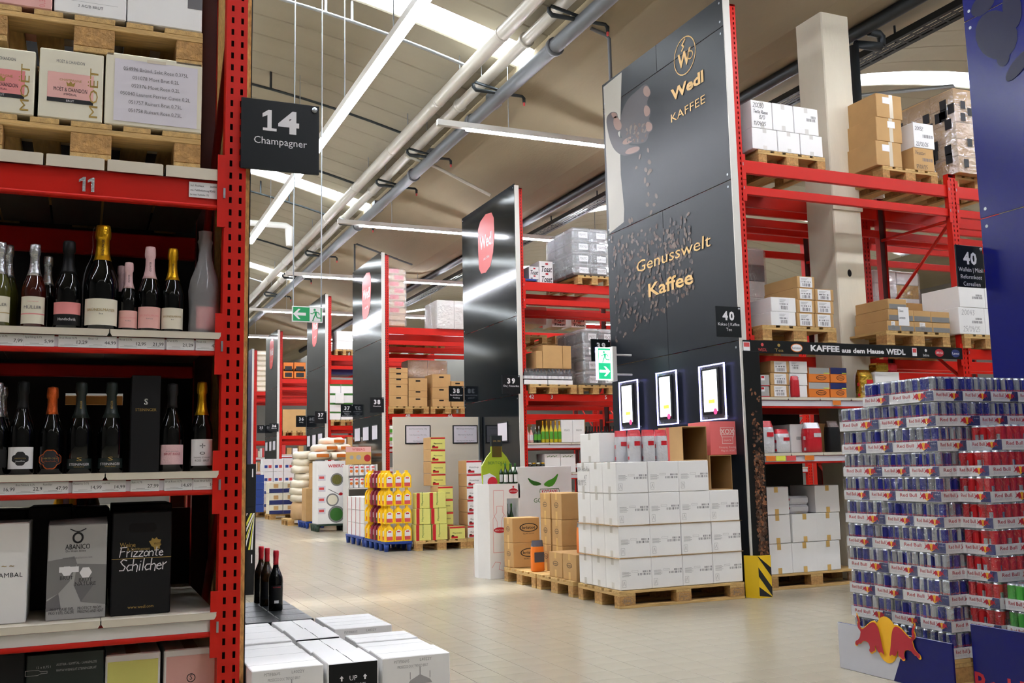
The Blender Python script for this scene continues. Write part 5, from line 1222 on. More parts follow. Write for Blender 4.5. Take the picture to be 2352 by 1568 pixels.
for k in range(2):
    t=thing('coffee_pack','silver coffee pack lying between white cartons, %s'%('lower one','upper one')[k],'pack',(6.42,7.96,z[2]+.085*k)); MB().cbox(-.12,.12,-.1,.1,0,.08,'bag_silver',.02).build('pack_body',t); MB().box(-.121,-.119,-.1,.02,.04,.06,'bag_red').build('red_stripe',t)
# ================================================================== ENERGY DRINK TRAYS
TL,TW,TH=.326,.211,.1365
BULL=[(-1.0,0.565),(-0.937,0.478),(-0.89,0.38),(-0.91,0.282),(-0.843,0.196),(-0.675,0.302),(-0.537,0.4),(-0.38,0.447),(-0.282,0.38),(-0.224,0.263),(-0.184,0.106),(-0.145,-0.11),(-0.078,-0.325),(-0.184,-0.247),(-0.263,-0.286),(-0.322,-0.247),(-0.38,-0.149),(-0.42,-0.11),(-0.388,-0.247),(-0.478,-0.275),(-0.537,-0.325),(-0.635,-0.286),(-0.584,-0.208),(-0.616,-0.11),(-0.694,-0.063),(-0.831,-0.071),(-0.91,-0.149),(-0.988,-0.149),(-1.047,-0.22),(-1.125,-0.196),(-1.106,-0.11),(-1.008,-0.071),(-0.937,0.0),(-0.91,0.086),(-0.89,0.157),(-0.988,0.224),(-1.0,0.322),(-0.949,0.38),(-1.016,0.478)]
def bulls(mb,org,s,face,off,outline=False,mt='rb_red'):
    mb.disc(org,.42*s,.46*s,'rb_yellow',face,off,18)
    for m_ in (1,-1):
        b=[(m_*x*s,y*s) for x,y in BULL]
        if outline: mb.flat([(x*1.06,y*1.12) for x,y in b],org,'rb_yellow',face,1.,off+.0006)
        mb.flat(b,org,mt,face,1.,off+.0012)
def tray_mesh():
    mb=MB(); e=.002; lo=.056; L2,W2=TL/2,TW/2
    mb.box(-L2,L2,-W2,W2,0,.003,'tray_white')
    for a in ((-L2,L2,-W2,-W2+e),(-L2,L2,W2-e,W2),(-L2,-L2+e,-W2,W2),(L2-e,L2,-W2,W2)): mb.box(a[0],a[1],a[2],a[3],.003,lo,'tray_white')
    for f_,w_,org in (('-y',TL,V(0,-W2,0)),('-x',TW,V(-L2,0,0)),('+x',TW,V(L2,0,0))):
        n=.2*w_; mb.flat([(w_*.19,.002),(w_*.5,.002),(w_*.5,lo-.001),(w_*.3,lo-.001)],org,'navy',f_,1.,.0006)
        mb.text('Red Bull',org-AX[f_][0]*(w_*.4)+V(0,0,.026),.0185,'rb_red',f_,off=.0008,width=w_*.38,bold=.015)
        mb.text('ENERGY DRINK',org-AX[f_][0]*(w_*.4)+V(0,0,.012),.007,'tray_grey',f_,off=.0008,width=w_*.38)
        bulls(mb,org+AX[f_][0]*(w_*.2)+V(0,0,.028),.045 if w_>.3 else .036,f_,.0009)
        if w_>.3: mb.text('24 x 250 ml',org+AX[f_][0]*(w_*.37)+V(0,0,.038),.006,'tray_white',f_,off=.001,width=w_*.1)
    return mb.mesh('carton_tray')
TRAY=tray_mesh()
def can_mesh(kind):
    mb=MB(); r=.0258; h=.1325; n=16; prof=[(.8,0),(1,.03),(1,.28),(1,.62),(1,.92),(.86,.985),(.86,1.)]
    for k in range(len(prof)-1):
        (a,b),(c,d)=prof[k],prof[k+1]
        for i in range(n):
            q=(i//4)%2
            if k in (0,4,5): mt='can_silver'
            elif kind=='blue': mt='can_silver' if (k==1)^(q==0) else 'can_blue'
            elif kind=='red': mt='can_silver' if (k==2 and i in (3,4,11,12)) else 'can_red'
            else: mt='can_silver' if (k==3 and i in (3,4)) else 'can_green'
            A=2*math.pi*i/n; B=2*math.pi*(i+1)/n
            mb.add([(r*a*math.cos(A),r*a*math.sin(A),b*h),(r*a*math.cos(B),r*a*math.sin(B),b*h),(r*c*math.cos(B),r*c*math.sin(B),d*h),(r*c*math.cos(A),r*c*math.sin(A),d*h)],[(0,1,2,3)],mt,True)
    mb.add([(r*.86*math.cos(2*math.pi*i/n),r*.86*math.sin(2*math.pi*i/n),h-.003) for i in range(n)],[tuple(range(n))],'silver')
    for q in range(4):
        a=math.pi/4+q*math.pi/2; v2,fs=text2d('Red Bull',.02); k=.009/.7; x=v2[:,0]*k; y=v2[:,1]*k; W=x.max()
        if kind=='blue': mb.add([((r+.0004)*math.cos(a+(p-W/2)*.8/r),(r+.0004)*math.sin(a+(p-W/2)*.8/r),h*.42+z_) for p,z_ in zip(x,y)],fs,'rb_red')
    return mb.mesh('can')
CAN={k:can_mesh(k) for k in ('blue','red','green')}
def film_mesh():
    mb=MB(); L2,W2=TL/2+.002,TW/2+.002; z0,z1=.004,TH-.002; R=.043; n=20
    mb.rect((-L2,-W2,z0),2*L2,z1-z0,'film','-y'); mb.rect((-L2,-W2,z1),2*L2,2*W2,'film','+z')
    for s,f_ in ((-1,'-x'),(1,'+x')):
        u,v=AX[f_]; o=V(s*L2,0,0); zc=.085
        circ=[(R*math.cos(2*math.pi*i/n),zc+R*.9*math.sin(2*math.pi*i/n)) for i in range(n)]
        sq=[]
        for i in range(n):
            a=2*math.pi*i/n; c_,s_=math.cos(a),math.sin(a); q=min(W2/abs(c_) if abs(c_)>1e-6 else 9,((z1-zc) if s_>0 else (zc-z0))/abs(s_) if abs(s_)>1e-6 else 9); sq.append((q*c_,zc+q*s_))
        mb.add([o+u*a+v*b for a,b in circ+sq],[(i,(i+1)%n,n+(i+1)%n,n+i) for i in range(n)],'film',True)
        rim=[o+u*a+v*b for a,b in circ]; mb.tube([p for p in rim]+[rim[0]],.0014,'film',5)
    return mb.mesh('shrink_film')
FILM=film_mesh()
NT=[0]
def can_tray(label,x,y,z,rz,kind,sides,group):
    t=thing('drink_tray',label,'tray',(x,y,z),rz,group); rr=random.Random(NT[0]); NT[0]+=1
    inst(TRAY,'carton_tray',t); inst(FILM,'shrink_film',t)
    for i in range(6):
        for j in range(4):
            ok=('f' in sides and j==0) or ('l' in sides and i==0) or ('r' in sides and i==5)
            if ok: inst(CAN[kind],'can',t,((i-2.5)*.0537,(j-1.5)*.0522,.003),rr.choice((0,.5,1.,1.57,2.2,2.8,3.7,4.4))+rr.uniform(-.2,.2))
    return t
pallet('wooden pallet under the silver and blue energy drink trays',4.25+.6,4.445,0,0,detail=False)
BX,BY=4.255,4.045; BZ=.146; NL=11
GB='silver and blue energy drink trays'; GR='red energy drink trays'; GG='green energy drink trays'
def lname(k): return 'top layer' if k==0 else '%s layer from the top'%ORD[k]
for k in range(NL):
    z=BZ+(NL-1-k)*TH; jit=lambda: random.uniform(-.004,.004)
    # left face: alternating long / short trays along Y, seen from the aisle
    lay=['L','S','S'] if k%2==0 else ['S','S','L']
    if k==0: lay=['L','S']
    y=BY
    for q,c in enumerate(lay):
        pos=('at the near corner','in the middle of the aisle face','at the far end of the aisle face')[q]
        if c=='L': can_tray('blue drink tray, %s, %s'%(lname(k),pos),BX+TW/2+jit(),y+TL/2,z,-math.pi/2+jit(),'blue','fr' if q==0 else 'f',GB); y+=TL
        else: can_tray('blue drink tray, %s, %s'%(lname(k),pos),BX+TL/2+jit(),y+TW/2,z,jit(),'blue','fl' if q==0 else 'l',GB); y+=TW
    # cross face towards the viewer, right of the corner
    x=BX+(TW if lay[0]=='L' else TL)
    for q in range(5 if k<2 else 1):
        if k<2 and (q+k)%3==2 or (k>=2 and lay[0]=='S'):
            can_tray('blue drink tray, %s, %s tray right of corner'%(lname(k),ORD[q]),x+TW/2,BY+TL/2,z,-math.pi/2,'blue','r',GB); x+=TW+.002
        elif k<2:
            can_tray('blue drink tray, %s, %s tray right of corner'%(lname(k),ORD[q]),x+TW/2,BY+TL/2,z,-math.pi/2,'blue','r',GB); x+=TW+.002
        else:
            can_tray('blue drink tray, %s, %s tray right of corner'%(lname(k),ORD[q]),x+TL/2,BY+TW/2,z,jit(),'blue','f',GB); x+=TL+.002
RX,RY=4.375,BY-.213
pallet('wooden pallet under the red energy drink trays',RX+.4,RY-.4,0,math.pi/2,detail=False) if 0 else None
for k in range(9):
    z=BZ+(8-k)*TH; x=RX+random.uniform(-.003,.003)
    short=(k>=6)
    for q in range(3):
        if k==0 and q==0: x+=.11
        can_tray('red drink tray, %s, %s from the blue stack'%(lname(k),ORD[q]),x+TL/2,RY+TW/2,z,0,'red','fl' if q==0 else 'f',GR); x+=TL+.002
for k in range(3):
    z=BZ+(2-k)*TH
    for q in range(2): can_tray('green energy drink tray, %s, %s from the aisle'%(lname(k),ORD[q]),4.41+TL/2+q*.328,RY-.216+TW/2,z,0,'green','fl' if q==0 else 'f',GG)
pallet('wooden pallet under the red and green energy drink trays',4.38+.6,3.625,0,0,detail=False)
# boards in front
(ya,za)=fx(1927,1535,4.12); 
t=thing('brand_board','silver and blue board with two red bulls before a yellow sun','board',(4.12,4.33,0)); 
MB().cbox(-.012,0,-.42,.42,.0,.26,'panel_blue',.002).build('board_sheet',t)
MB().flat([(-.42,.002),(-.0,.002),(.12,.258),(-.42,.258)],(-.012,0,0),'tray_grey','-x',1.,.001).build('silver_field',t)
mb=MB(); mb.disc((0,0,0),.088,.125,'rb_yellow','-x',.0,26); mb.build('yellow_sun',t,(-.016,0.03,.215))
for m_ in (1,-1):
    mb=MB(); b=smooth([(m_*x*.215,y*.225) for x,y in BULL],1); cx=sum(q[0] for q in b)/len(b); cy=sum(q[1] for q in b)/len(b)
    mb.flat([(cx+(x-cx)*1.06,cy+(y-cy)*1.1) for x,y in b],(0,0,0),'rb_yellow','-x',1.,.0); mb.flat(b,(0,0,0),'rb_red','-x',1.,.003); mb.build('bull',t,(-.02,.03,.2))
t=thing('brand_board','deep blue board with red brand lettering below the red trays','board',(4.2,3.43,0)); MB().cbox(-.012,0,-.43,.43,.0,.36,'panel_blue',.002).build('board_sheet',t)
_y,_z=fx(2239,1541,4.188)
MB().text('Red Bull',(-.012,_y-3.43,_z-.1),.1,'rb_red','-x',off=.002,bold=.02).build('lettering',t)
# ================================================================== CONTENTS OF THE COFFEE RACK (40)
def pal_px(label,px0,px1,py,Y,z,detail=False,**k):
    # pallet with its short side on the plane y=Y between two pixel columns
    a=fy(px0,py,Y)[0]; b=fy(px1,py,Y)[0]
    o=pallet(label,(a+b)/2,Y+.6,z,math.pi/2,detail=detail,**k); o.scale=(1,(b-a)/.8,1); return (a,b)
def blabel(o,u0,u1,v0,v1,seed=1):
    w_,d,h=o['w'],o['d'],o['h']
    s=MB().rect((-w_/2+u0*w_,-d/2,v0*h),(u1-u0)*w_,(v1-v0)*h,'paper','-y',.0008).build('shipping_label',o)
    mb=MB(); W=(u1-u0)*w_; H=(v1-v0)*h; x=-w_/2+u0*w_
    mb.barcode((x+W*.2,-d/2,v0*h+H*.08),W*.65,H*.3,'ink_grey',off=.0015,n=10,seed=seed).barcode((x+W*.1,-d/2,v0*h+H*.46),W*.8,H*.12,'ink_grey',off=.0015,n=8,seed=seed+1)
    for k in range(3): mb.rect((x+W*.1,-d/2,v0*h+H*(.68+.08*k)),W*(.4+.1*k),H*.03,'ink_faint','-y',.0015)
    mb.build('barcode_print',s); return o
C=lambda *a,**k: ypix('carton',*a,**k) if 0 else None
def cart(label,px,Y,depth,z0,mt,**k): return ypix('stock_carton',label,'carton',px,Y,depth,z0,mt,**k)
ZB=fy(1830,784,7.5)[1]; ZD=ZB+.144
YB_=7.47*(ZD-1.2)/(fy(1830,749,7.47)[1]-1.2); print('Y mid',YB_)
pal_px('wooden pallet with white and brown cartons above the coffee banner',1752,1922,770,YB_,ZB,True)
y0=YB_
zz=[ZD]+[fy(1800,p,y0)[1] for p in (716,683)]
for r in range(2):
    o=cart('long white carton with barcode, %s of two on the pallet above the banner'%('lower','upper')[r],(1771,0,1828,9),y0,1.1,zz[r],'white_card',z1=zz[r+1]); o2=o; blabel(o,.3,.72,.1,.95,r)
zz=[ZD]+[fy(1850,p,y0)[1] for p in (718,688,661,634)]
for r in range(4):
    o=cart('brown labelled carton in the taller stack above the banner, %s from below'%ORD[r],(1831,0,1871,9),y0,.5,zz[r],'card',z1=zz[r+1]-.002); blabel(o,.15,.85,.06,.94,r)
    if r<3: o=cart('brown labelled carton in the shorter stack above the banner, %s from below'%ORD[r],(1873,0,1915,9),y0,.5,zz[r],'card',z1=zz[r+1]-.002); blabel(o,.12,.82,.06,.94,r+4)
pal_px('wooden pallet with flat brown cartons behind the column',2037,2183,780,YB_,ZB,True)
zz=[ZD]+[fy(2100,p,y0)[1] for p in (738,712,688)]
for r,(cols) in enumerate(((2038,2068,2100,2142,2183),(2040,2066,2098,2138,2181),(2040,2082))):
    for i,(a,b) in enumerate(zip(cols,cols[1:])):
        o=cart('flat brown folding carton, %s layer, %s from the column'%(rowname[r],ORD[i]),(a,0,b,9),y0,.46,zz[r],'card',z1=zz[r+1]-.003)
        MB().rect((-o['w']/2+.01,-o['d']/2,.003),o['w']-.02,(zz[r+1]-zz[r])*.45,'grey_card2','-y',.001).build('grey_band',o)
        if i%2==0 and r==0: blabel(o,.3,.6,.1,.95,i)
        if r==1 and i==1:
            MB().rect((-o['w']/2-.02,-o['d']/2,-.05),.14,.19,'paper','-y',.004).build('paper_note',o); mb=MB(); hand(mb,'Ellumen',(-o['w']/2-.01,-o['d']/2,.09),.022,'pen',off=.006,t=.002,sp=.7); hand(mb,'20/09/2025',(-o['w']/2-.01,-o['d']/2,.02),.018,'pen',off=.006,t=.002,sp=.7); mb.build('handwriting',o)
cart('dark brown carton at the back above the flat cartons',(2085,0,2120,9),7.9,.4,zz[2],'card_dark',z1=zz[3]+.05)
pal_px('pallet with dated white cartons below the sign for waffles',2215,2330,775,YB_,ZB)
zz=[ZD]+[fy(2235,p,y0)[1] for p in (706,658)]
for r in range(2):
    for i,(a,b) in enumerate(((2203,2262),(2263,2322))):
        o=cart('white coffee carton below the sign for waffles, %s row, %s'%(('lower','upper')[r],('left of pair','right of pair')[i]),(a,0,b,9),y0,.5,zz[r],'white_card',z1=zz[r+1]-.003)
        MB().barcode((0,-o['d']/2,o['h']*.42),o['w']*.4,.025,'ink_grey').barcode((.05,-o['d']/2,o['h']*.55),o['w']*.25,.02,'ink_grey').build('print',o)
        if r==0 and i==0: mb=MB(); hand(mb,'20043',(-o['w']*.38,-o['d']/2,o['h']*.72),.06,'ink_faint',t=.004); hand(mb,'25/09/25',(-o['w']*.36,-o['d']/2,o['h']*.1),.06,'ink_faint',t=.004,sp=.8); mb.build('handwriting',o)
# upper level
ZU=LV40[2][0]+.002; ZV=ZU+.144; y0=7.47*(ZV-1.2)/(fy(1800,350,7.47)[1]-1.2); print('Y upper',y0)
pal_px('pallet with six white cartons on the upper beam',1742,1895,360,y0,ZU,True)
rows=((1727,1786,1838,1890),(1725,1774,1823,1880)); zz=[ZV]+[fy(1800,p,y0)[1] for p in (302,240)]
for r in range(2):
    for i,(a,b) in enumerate(zip(rows[r],rows[r][1:])):
        o=cart('white carton on the upper beam, %s row, %s from the coffee panel'%(('lower','upper')[r],ORD[i]),(a+1,0,b-1,9),y0,.6,zz[r]+.0015,'white_card',z1=zz[r+1])
        inst(side_tape(o['w'],o['d'],o['h'],'tape_white','-y'),'tape',o)
        if r==1 and i==0:
            mb=MB(); h=o['h']; d=o['d']; w_=o['w']
            for s,f_,q in (('20030',.74,.055),('Testa Rossa',.54,.034),('B/O',.34,.04),('11/09/25',.1,.042)): hand(mb,s,(-w_*.42 if s!='B/O' else -w_*.12,-d/2,h*f_),q,'pen',t=.004,sp=.75)
            mb.build('handwriting',o)
        if r==1 and i==2: MB().barcode((0,-o['d']/2,o['h']*.5),o['w']*.38,.03,'ink_grey').barcode((.06,-o['d']/2,o['h']*.62),o['w']*.2,.025,'ink_grey').build('print',o)
pal_px('pallet with brown carton tower right of the column on the upper beam',2028,2153,395,y0,ZU,True)
zz=[ZV]+[fy(2040,p,y0)[1] for p in (325,271,217)]
for r in range(3):
    o=cart('brown taped carton of the tower on the upper beam, %s from below'%ORD[r],(2013,0,2071,9),y0,.75,zz[r],'card',z1=zz[r+1]-.003)
    MB().rect((.0,-o['d']/2,0),.05,o['h'],'tape_clear','-y',.0008).build('tape',o); MB().rect((-.09 if r!=1 else -.02,-o['d']/2,o['h']*.6),.1,.07,'paper','-y',.0012).build('shipping_label',o)
zz=[ZV]+[fy(2120,p,y0)[1] for p in (340,283)]
for r in range(2):
    o=cart(('kraft carton with black tick print on the upper beam','white carton marked 20052 on the upper beam')[r],(2099,0,2145,9),y0,.5,zz[r],('card','white_card')[r],z1=zz[r+1]-.003); mb=MB(); w_,d,h=o['w'],o['d'],o['h']
    hand(mb,('Vescovi','20052')[r],(-w_*.42,-d/2,h*.7),.045,'pen',t=.004,sp=.8); hand(mb,('17/07/25','22/02/26')[r],(-w_*.42,-d/2,h*.08),.045,'pen',t=.004,sp=.75); mb.build('handwriting',o)
    MB().barcode((-.02,-d/2,h*.42),w_*.5,.035,'ink_grey').build('print',o)
    if r==0: MB().line([(-.06,.05),(0,-.04),(.1,.12)],(-w_/2,.1,h*.55),.025,'ink','-x',.001).text('VESCOVI',(-w_/2,.12,h*.25),.035,'ink','-x').build('brand_print',o)
# wrapped tall pallet
def wrapped(label,x0,x1,y0,y1,z0,z1,inner='card',name='wrapped_stack',cells=(2,2,5),mats=None,seed=1,wr='wrap'):
    t=thing(name,label,'wrapped stack',((x0+x1)/2,(y0+y1)/2,z0)); w_,d,h=x1-x0,y1-y0,z1-z0; rr=random.Random(seed); nx,ny,nz=cells
    for i in range(nx):
        for j in range(ny):
            for k in range(nz):
                if i not in (0,) and j not in (0,): continue
                m_=rr.choice(mats) if mats else inner
                MB().cbox(-w_/2+i*w_/nx+.003,-w_/2+(i+1)*w_/nx-.003,-d/2+j*d/ny+.003,-d/2+(j+1)*d/ny-.003,k*h/nz+.002,(k+1)*h/nz-.002,m_,.006).build('inner_carton',t)
    mb=MB(); n=8; vs_=[]; q=12
    rng=[(0,1.0),(.15,1.012),(.35,1.006),(.55,1.014),(.78,1.008),(.97,1.01),(1.01,.93)]
    for f_,s in rng:
        for a in range(q):
            A=2*math.pi*(a+.5)/q; c_,s_=math.cos(A),math.sin(A); m_=max(abs(c_),abs(s_)); vs_.append((c_/m_*w_/2*s*1.01,s_/m_*d/2*s*1.01,f_*h+rr.uniform(-.01,.01)))
    mb.add(vs_,[(i*q+a,i*q+(a+1)%q,(i+1)*q+(a+1)%q,(i+1)*q+a) for i in range(len(rng)-1) for a in range(q)]+[tuple(range((len(rng)-1)*q,len(rng)*q))],wr,True); mb.build('stretch_film',t)
    return t
pal_px('pallet under the wrapped black-taped stack on the upper beam',2187,2310,415,y0,ZU,True)
xa=fy(2181,300,y0)[0]; t=wrapped('film-wrapped brown stack with black tape patches on the upper beam',xa,xa+.8,7.5,8.5,ZV,fy(2200,212,y0)[1],seed=3,cells=(2,3,5))
rr=random.Random(8); mb=MB(); hz=fy(2200,212,y0)[1]-ZV
for k in range(46):
    f_=rr.choice(('-x','-x','-y')); 
    if f_=='-x': mb.rect((-.405,rr.uniform(-.42,.48),rr.uniform(.05,hz-.16)),.09,.11,'ink','-x',.008)
    else: mb.rect((rr.uniform(-.38,.3),-.505,rr.uniform(.05,hz-.16)),.07,.09,'ink','-y',.008)
mb.build('black_tape_patches',t,kind='stuff'); MB().rect((-.06,-.51,hz*.38),.2,.22,'paper','-y',.012).build('paper_note',t)
# banner
xa,zt=fy(1706,782,7.48); xb,zb=fy(2213,828,7.48); w_=xb-xa; zt=ZB-.004; zb=fy(1960,817,7.48)[1]; h=zt-zb
t=thing('banner','long black banner with white KAFFEE lettering and small logos','banner',(xa,7.485,zb)); MB().cbox(0,w_,0,.008,0,h,'black',.002).build('banner_board',t)
def bx(px): return fy(px,805,7.48)[0]-xa
MB().text('KAFFEE',(bx(1863),0,h*.3),h*.46,'sign_white',width=bx(1929)-bx(1863),bold=.04).text('aus dem Hause',(bx(1934),0,h*.26),h*.36,'sign_white',width=bx(2031)-bx(1934),bold=.04).text('WEDL',(bx(2036),0,h*.24),h*.44,'sign_white',width=bx(2080)-bx(2036),bold=.04).build('lettering',t)
for px,w2,m_,s,tx in ((1716,.075,'paper','sq','TR'),(1752,.1,'black','tx','WEDL'),(1790,.1,'black','tg','Tea'),(1831,.14,'paper','ov','bristot'),(2101,.06,'wedl_red','sq','C'),(2127,.08,'black','tx2','bohne'),(2158,.12,'rb_red','ov2','DEROSA'),(2195,.12,'navy','ov2','Lente')):
    mb=MB(); X=bx(px)
    if s=='sq': mb.rect((X-w2/2,0,h*.15),w2,h*.7,'paper','-y',.001).rect((X-w2/2+.006,0,h*.45),w2-.012,h*.34,'wedl_red','-y',.002)
    elif s.startswith('ov'):
        mb.disc((X,0,h*.5),w2/2,h*.34,'orange' if s=='ov' else m_,'-y',.001,20)
        if s=='ov': mb.disc((X,0,h*.5),w2/2-.008,h*.28,'paper','-y',.002,20)
        mb.text(tx,(X,0,h*.4),h*.2,'ink' if s=='ov' else 'sign_white',al='c',off=.003,width=w2*.75)
    else: mb.text(tx,(X,0,h*.15),h*.24,{'tx':'wedl_red','tg':'gold_ink','tx2':'sign_white'}[s],al='c',width=w2,off=.002).disc((X,0,h*.66),.016,.016,{'tx':'wedl_red','tg':'gold_ink','tx2':'sign_white'}[s],'-y',.002,10)
    mb.build('brand_logo',t)
# bean printed cover of the front upright
t=thing('upright_cover','tall narrow cover with coffee bean print beside the coffee panel','cover',(5.62,7.475,0)); MB().cbox(-.06,.12,0,.02,0,2.22,'black',.002).build('cover_sheet',t)
mb=MB(); rr=random.Random(2)
for k in range(560):
    z=rr.uniform(.03,1.28)+(rr.random()**3)*.75; z=min(z,2.1)
    if z>1.3 and rr.random()<.5: continue
    mb.disc((rr.uniform(-.0,.1),0,z),rr.uniform(.012,.022),rr.uniform(.008,.013),rr.choice(('bean','bean','bean_light','bean_print')),'-y',.001+.0001*(k%12),8,rr.uniform(0,3.1))
mb.build('bean_print',t,kind='stuff')
# shelf one (z=1.80)
S1=1.803; ys=7.56
def sh(label,px,z,mt,depth=.3,zt=None,Y=ys,name='stock_carton'): return ypix(name,label,'carton',px,Y,depth,z,mt,z1=zt)
def grid(label,cols,tops,z0,mt,Y,depth,fn=None,group=None,xm=None,names=('lower','upper','third','fourth','fifth','sixth')):
    xm=xm or (cols[0]+cols[-1])/2
    zz=[z0]+[fy(xm,p,Y)[1] for p in tops]
    for r in range(len(tops)):
        for i,(a,b) in enumerate(zip(cols,cols[1:])):
            nm=label+(', %s from below'%ORD[r] if len(tops)>1 else '')+(', %s from the panel'%ORD[i] if len(cols)>2 else '')
            o=ypix('stock_carton',nm,'carton',(a+.5,0,b-.5,9),Y,depth,zz[r]+.001,mt,z1=zz[r+1]-.002,group=group)
            if fn: fn(o,r,i)
def f_caps(o,r,i):
    MB().rect((-o['w']/2,o['d']/2,0),o['d'],o['h'],'bag_red','-x',.001).build('red_side',o)
    MB().rect((-o['w']*.08,-o['d']/2,o['h']*.5),o['w']*.25,o['h']*.42,'paper','-y',.001).rect((-o['w']*.06,-o['d']/2,o['h']*.7),o['w']*.2,o['h']*.2,'bag_red','-y',.002).rect((-o['w']/2,-o['d']/2,0),o['w'],o['h']*.07,'bag_red','-y',.001).build('brand_patch',o)
grid('grey capsule box with red logo on the upper coffee shelf',(1733,1768),(886,860),S1,'grey_card',ys,.2,f_caps)
grid('brown labelled carton on the upper coffee shelf',(1770,1813),(884,856,828),S1,'card',ys,.5,lambda o,r,i: blabel(o,.18,.85,.05,.95,r))
grid('white labelled carton on the upper coffee shelf',(1814,1855),(885,857,829),S1,'white_card',ys,.4,lambda o,r,i: blabel(o,.05,.55,.3,.95,r))
pouch('narrow red coffee bag before white cartons on the upper shelf',fy(1827,890,ys-.03)[0],ys-.02,S1,.08,.05,.2,'bag_red','bag_red')
def f_br(o,r,i,m2='grey_card'):
    MB().rect((-o['w']/2,-o['d']/2,o['h']*.58),o['w'],o['h']*.42,m2,'-y',.001).build('upper_band',o)
    mb=MB(); mb.disc((.02,-o['d']/2,o['h']*.32),o['w']*.25,o['h']*.17,'ink','-y',.001,16).disc((.02,-o['d']/2,o['h']*.32),o['w']*.22,o['h']*.13,'orange','-y',.002,16).text('bristot',(.02,-o['d']/2,o['h']*.28),o['h']*.1,'ink','-y',off=.003,al='c',width=o['w']*.36,bold=.02); mb.rect((o['w']*.2,-o['d']/2,o['h']*.6),o['w']*.28,o['h']*.06,'neon_yellow','-y',.002); mb.build('brand_print',o)
grid('orange and grey coffee box on the upper shelf',(1858,1906),(878,844),S1,'orange',ys,.3,f_br)
grid('orange and navy coffee box on the upper shelf',(1907,1945),(879,844),S1,'orange',ys,.3,lambda o,r,i: f_br(o,r,i,'navy'))
pouch('gold coffee bag behind the top of the energy drinks',fy(1994,880,ys)[0],ys+.05,S1,.16,.1,fy(1994,848,ys)[1]-S1,'bag_gold','bag_gold',side='bag_red')
o=sh('white carton under the gold and red pack',(2011,854,2067,910),S1,'white_card'); zt=S1+o['h']
t=thing('coffee_pack','gold and red coffee pack lying on a white carton','pack',(fy(2042,842,ys)[0],ys+.08,zt)); MB().cbox(-.14,.02,-.07,.07,0,.095,'bag_gold',.02).build('gold_part',t); MB().cbox(.018,.13,-.07,.07,0,.092,'bag_red',.02).build('red_part',t)
# shelf two (z=1.28)
S2=1.283
for i,(px,top,w_,b,tp) in enumerate(((1738,990,.07,'bag_white','bag_red'),(1760,966,.15,'bag_silver','bag_red'),(1797,985,.14,'bag_silver','bag_red'))):
    pouch('silver coffee bag with red top on the lower shelf, %s from the bean cover'%ORD[i],fy(px,1000,ys)[0],ys+.02,S2,w_,.1,fy(px,top,ys)[1]-S2,b,tp,side='bag_red')
o=sh('white carton behind bags on the lower coffee shelf',(1816,974,1850,1037),S2,'white_card',Y=ys+.1); MB().barcode((-.02,-o['d']/2,o['h']*.45),o['w']*.4,.03,'ink_grey').build('print',o)
pouch('tall red coffee bag with silver window on the lower shelf',fy(1867,1000,ys)[0],ys+.02,S2,.17,.11,fy(1867,970,ys)[1]-S2,'bag_red','bag_silver',side='bag_silver')
sh('brown carton behind the tall red bag',(1882,972,1910,1035),S2,'card_dark',Y=ys+.12)
pouch('dark brown coffee bag at the shelf end beside the energy drinks',fy(1918,1000,ys)[0],ys+.04,S2,.13,.1,fy(1918,966,ys)[1]-S2,'black_card','bean')
# coloured price cards on the lower rail
for px,m_ in ((1773,'orange'),(1796,'neon_yellow'),(1820,'wedl_red'),(1862,'orange')):
    a=fy(px,1050,7.5)[0]-5.6; MB().rect((a-.055,.0,S2-.075),.11,.045,m_,'-y',.004).build('price_card',R40)
a=fy(1925,925,7.5)[0]-5.6; MB().rect((a-.05,0,S1-.075),.1,.045,'orange','-y',.004).build('price_card',R40)
# far stock seen through the coffee rack
wrapped('yellow and white wrapped stack seen through the coffee rack',5.75,6.15,9.0,9.8,ZD,3.55,mats=('cream','yellow_label','white_card'),seed=5,cells=(1,2,6)); pallet('pallet under the yellow wrapped stack behind the rack beam',5.95,9.4,ZB,math.pi/2,detail=False)
wrapped('silver wrapped stack seen through the coffee rack',6.25,7.05,9.0,9.8,ZD,3.6,mats=('white_card','tub_grey'),seed=6,cells=(2,2,6)); pallet('pallet under the silver wrapped stack behind the rack beam',6.65,9.4,ZB,math.pi/2,detail=False)
wrapped('colourful wrapped stack behind the rack brace',8.6,9.3,8.95,9.8,ZD,3.45,mats=('white_card','card','leaf','bag_gold'),seed=7,cells=(2,2,6)); pallet('pallet under the colourful wrapped stack',8.95,9.4,ZB,math.pi/2,detail=False)
for i,(x,y) in enumerate(((6.3,9.4),(8.9,9.4))): pallet('pallet on the rear upper beam, %s from the panel'%ORD[i],x,y,ZU,math.pi/2,detail=False)
wrapped('tall wrapped stack on the rear upper beam',8.6,9.3,8.95,9.8,ZV,5.2,mats=('white_card','card'),seed=9,cells=(2,2,5))
for i,x in enumerate((5.95,6.7)): cart('brown carton at the back above the banner, %s'%ORD[i],(1,0,2,9),8.2,.3,ZB,'card',z1=ZB+.5) if 0 else None
